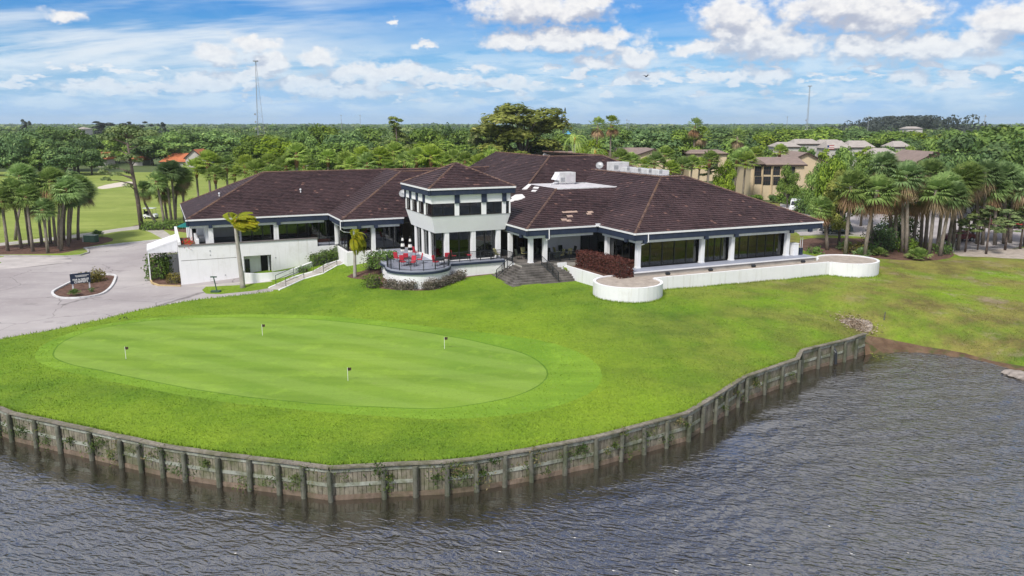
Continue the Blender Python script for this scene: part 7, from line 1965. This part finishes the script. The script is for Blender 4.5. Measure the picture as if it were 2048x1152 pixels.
for i, (u, vt, w, lib) in enumerate(belt):
    y = 268 + 22 * math.sin(u * .7) if vt < 275 else 232 + 10 * math.sin(u)
    if u > 1400: y = 385 + 20 * math.sin(u)
    if u < 470: y = 345 + 15 * math.sin(u)
    vt -= 6; w *= 1.25
    T_(lib, '%s broadleaf tree, %s from the left in the belt behind the roofs' % ({'oak': 'mid-green', 'dark_oak': 'dark green', 'bright_oak': 'bright green'}[lib], ORD[i]), u, vt, w, y, group='broadleaf belt behind the roofs')
T_('bright_oak', 'bright green tree before the right half of the two-storey condominium', 1580, 326, 50, 160)
# ------------------------------------------------------------------ the woods: nearer trees one by one, then the far canopy as a mass
r = np.random.default_rng(21)
def blocked(x, y, zt, R):
    u0, vt = proj(x - R, y, zt); u1, vb = proj(x + R, y, zt * .2)
    for (a, b_, c_, d, hy) in HOUSES:
        if y < hy + 14 and u1 > a - 2 and u0 < c_ + 2 and vb > b_ and vt < d: 
            if abs(y - hy) < 14 or y < hy: return True
    return False
cand = []
tries = 0
while len(cand) < 285 and tries < 9000:
    tries += 1
    y = 185 + 260 * r.random() ** 1.25; u = r.uniform(-60, 2110); x = (u - 1024) / FPX * y * 1.02
    h = r.uniform(6.5, 13.0); R = r.uniform(4.2, 8.6)
    if x < -38 and y < 300: continue
    if u > 1430 and y < 215: continue
    if inside(fair_loop, np.array([x]), np.array([y]))[0]: continue
    if any((x - cx_) ** 2 + (y - cy_) ** 2 < 6.2 ** 2 for cx_, cy_, *_ in cand): continue
    if blocked(x, y, h, R): continue
    cand.append((x, y, h, R))
kinds = [('far_dark', 'dark', .42), ('far_oak', 'mid-green', .34), ('far_bright', 'bright green', .12), ('pine', 'open-crowned', .12)]
for x, y, h, R in cand:
    k = kinds[r.choice(4, p=[q[2] for q in kinds])]
    if k[0] == 'pine': h *= 1.25; R *= .72
    put_tree(k[0], 'woodland_tree', '%s tree in the woods beyond the clubhouse' % k[1], 'tree', x, y, -.7, h, R, 'trees of the near woods, ' + k[1])
def canopy(name, label, n, y0, y1, size, leaves, m, power, h_rng, seed, R_rng=(6, 10)):
    r = np.random.default_rng(seed)
    y = y0 + (y1 - y0) * r.random(n) ** power; x = (r.uniform(-160, 2210, n) - 1024) / FPX * y * 1.02
    if seed == 1: keep = ~np.array([blocked(a, b_, 10, 5) for a, b_ in zip(x, y)]); x, y = x[keep], y[keep]
    n = len(x)
    h = r.uniform(*h_rng, n) * np.where(r.random(n) < .10, 1.4, 1); R = r.uniform(*R_rng, n) * r.choice([.6, .85, 1.0, 1.25], n)
    k = np.repeat(np.arange(n), leaves); N_ = len(k)
    lob = unit(r.normal(size=(n, 5, 3))) * np.array([.55, .55, .35]); lob[:, :, 2] = np.abs(lob[:, :, 2])
    c_ = lob[k, r.integers(0, 5, N_)]
    d = unit(r.normal(size=(N_, 3))); d[:, 2] = np.where(d[:, 2] < -.2, -d[:, 2], d[:, 2])
    rel_ = c_ + d * .55 * (.75 + .3 * r.random((N_, 1)))
    P_ = np.column_stack([x[k] + rel_[:, 0] * R[k], y[k] + rel_[:, 1] * R[k], -.7 + h[k] * (.52 + .42 * rel_[:, 2])])
    N = unit(d * 1.2 + r.normal(size=(N_, 3)) * .35 + [0, 0, .3])
    V, Q = leaf_quads(P_, N, size * (1 + .0 * R[k]), r)
    T = np.clip(r.random(n)[k] ** 1.3 * .85 + .22 * r.random(N_), 0, 1)
    o = link(bpy.data.objects.new(name, np_mesh(name, V, Q, m, T))); tag(o, label, 'woods', kind='stuff')
far_leaf = mat('far_canopy_leaf', tinted((.052, .108, .032), (.205, .295, .080), (.28, .32, .12), False, transl=.2))
canopy('woods', 'unbroken tree canopy beyond the near woods', 1500, 430, 900, .85, 150, far_leaf, 1.2, (7, 12.5), 1)
canopy('distant_woods', 'distant tree canopy running to the horizon', 2600, 880, 3200, 2.0, 70, far_leaf, 1.6, (7.5, 13), 2, (8, 16))
canopy('horizon_woods', 'last line of trees along the horizon', 1500, 3000, 8300, 9, 22, far_leaf, 1.5, (8, 15), 3, (20, 45))
# the wooded mound on the right horizon
r = np.random.default_rng(8); n = 130; c_ = aty(1815, 250, 900); x = float(c_[0]) + r.normal(size=n) * 36; y = 900 + r.normal(size=n) * 40; hh = 14 + 12 * np.exp(-((x - float(c_[0])) / 42) ** 2)
k = np.repeat(np.arange(n), 70); d = unit(r.normal(size=(len(k), 3))); P_ = np.column_stack([x[k], y[k], hh[k] - 6]) + d * [6, 6, 5]; V, Q = leaf_quads(P_, unit(d + r.normal(size=d.shape) * .4), 1.3, r)
o = link(bpy.data.objects.new('wooded_mound', np_mesh('wooded_mound', V, Q, leaf_casu, np.clip(r.random(n)[k] * .6 + .3 * r.random(len(k)), 0, 1)))); tag(o, 'grey-green wooded mound on the right horizon', 'woods', kind='stuff')

# ------------------------------------------------------------------ grass blades standing up from the lawn
r = np.random.default_rng(31); N0 = 170000
yy = 36 + 60 * r.random(N0 * 2) ** 1.3; uu = r.uniform(-40, 2090, N0 * 2); xx = (uu - 1024) / FPX * (yy * cp_ + 18 * sp_)
keep = ~inside(lake_loop, xx, yy)
for nm, lp, m in LOOPS:
    if nm == 'collar': keep &= ~(inside(lp, xx, yy) & (r.random(len(xx)) < .6))
    elif nm not in ('lake', 'fairway'): keep &= ~inside(lp, xx, yy)
fp = [wor(a, b)[:2] for a, b in ((-42.5, 30.5), (-22, 30.5), (-24, 24), (-23.5, 14), (-23, 9), (-18, 7.8), (-15, 11.5), (-11.5, 11), (-11.5, 5), (-3, 5), (-3.5, 1), (-6.2, -1), (-6.2, -5), (-3, -6.6), (1, -5), (1.2, -2.8), (24, -2.8), (26, -5.4), (30, -5), (31, -2), (30, 2), (26, 55), (-43, 55))]
keep &= ~inside(fp, xx, yy)
gp_ = [(p[0], p[1]) for p in g_]
for a, b in zip(gp_[:-1], gp_[1:]):
    ab = np.array(b) - np.array(a); L2 = (ab ** 2).sum(); tt = np.clip(((xx - a[0]) * ab[0] + (yy - a[1]) * ab[1]) / L2, 0, 1)
    keep &= np.hypot(xx - a[0] - tt * ab[0], yy - a[1] - tt * ab[1]) > 1.15
xx, yy = xx[keep][:N0], yy[keep][:N0]
# longer tufts the mower misses: along walls, kerbs and the bulkhead cap
edges_ = [([wor(a, b)[:2] for a, b in arc(*CL, 3.52, 150, 330, 30)], 70, .10), ([wor(a, b)[:2] for a, b in ((.9, -2.72), (24.0, -2.72))], 60, .10), ([wor(a, b)[:2] for a, b in arc(*CRr, 3.52, -160, 60, 30)], 70, .10), ([(x_, y_ + .22) for x_, y_ in bulk[2:-1]], 46, .10),
          (road_edge, 22, .12), ([p_[:2] for p_ in g_], 0, .1)]
tall = np.zeros(len(xx), bool)
for pl_, dn, sp in edges_:
    for a, b in zip(pl_[:-1], pl_[1:]):
        m_ = int(math.hypot(b[0] - a[0], b[1] - a[1]) * dn); f_ = r.random(m_)
        xx = np.concatenate([xx, a[0] + (b[0] - a[0]) * f_ + r.normal(size=m_) * sp]); yy = np.concatenate([yy, a[1] + (b[1] - a[1]) * f_ + np.abs(r.normal(size=m_)) * sp * (1 if dn == 46 else -1 if dn > 50 else .5)]); tall = np.concatenate([tall, np.ones(m_, bool)])
n = len(xx); zz = H(xx, yy) + .03 * np.sin(xx * .9) * np.cos(yy * .7)
keep = zz > WATER_Z + .25; xx, yy, zz, tall = xx[keep], yy[keep], zz[keep], tall[keep]; n = len(xx)
aa = r.uniform(0, 6.283, n); w = r.uniform(.022, .05, n); h = np.where(tall, r.uniform(.10, .26, n), r.uniform(.03, .085, n)); lx, ly = r.normal(size=n) * .05, r.normal(size=n) * .05
base = np.column_stack([xx, yy, zz - .01]); dv = np.column_stack([np.cos(aa) * w, np.sin(aa) * w, np.zeros(n)])
V = np.stack([base - dv, base + dv, base + np.column_stack([lx, ly, h])], 1).reshape(-1, 3)
o = link(bpy.data.objects.new('grass_blades', np_mesh('grass_blades', V, np.arange(3 * n).reshape(n, 3), blade, r.random(n)))); tag(o, 'short grass blades of the lawn', 'grass', kind='stuff')

# ------------------------------------------------------------------ air: faint haze that pales the far woods
hz = mat('haze_air'); hz.node_tree.nodes.clear(); HN = NT(hz.node_tree)
ho = HN.n('ShaderNodeOutputMaterial'); pv = HN.n('ShaderNodeVolumePrincipled', {'Color': (.80, .88, 1.0), 'Density': .00008, 'Anisotropy': .2}); hz.node_tree.links.new(pv.outputs[0], ho.inputs['Volume'])
HAZE = True
if HAZE:
    o = MB().box(-7600, 7600, -900, 9700, -8, 85).build('haze', hz); tag(o, 'faint pale haze over the whole course', 'haze', kind='stuff')
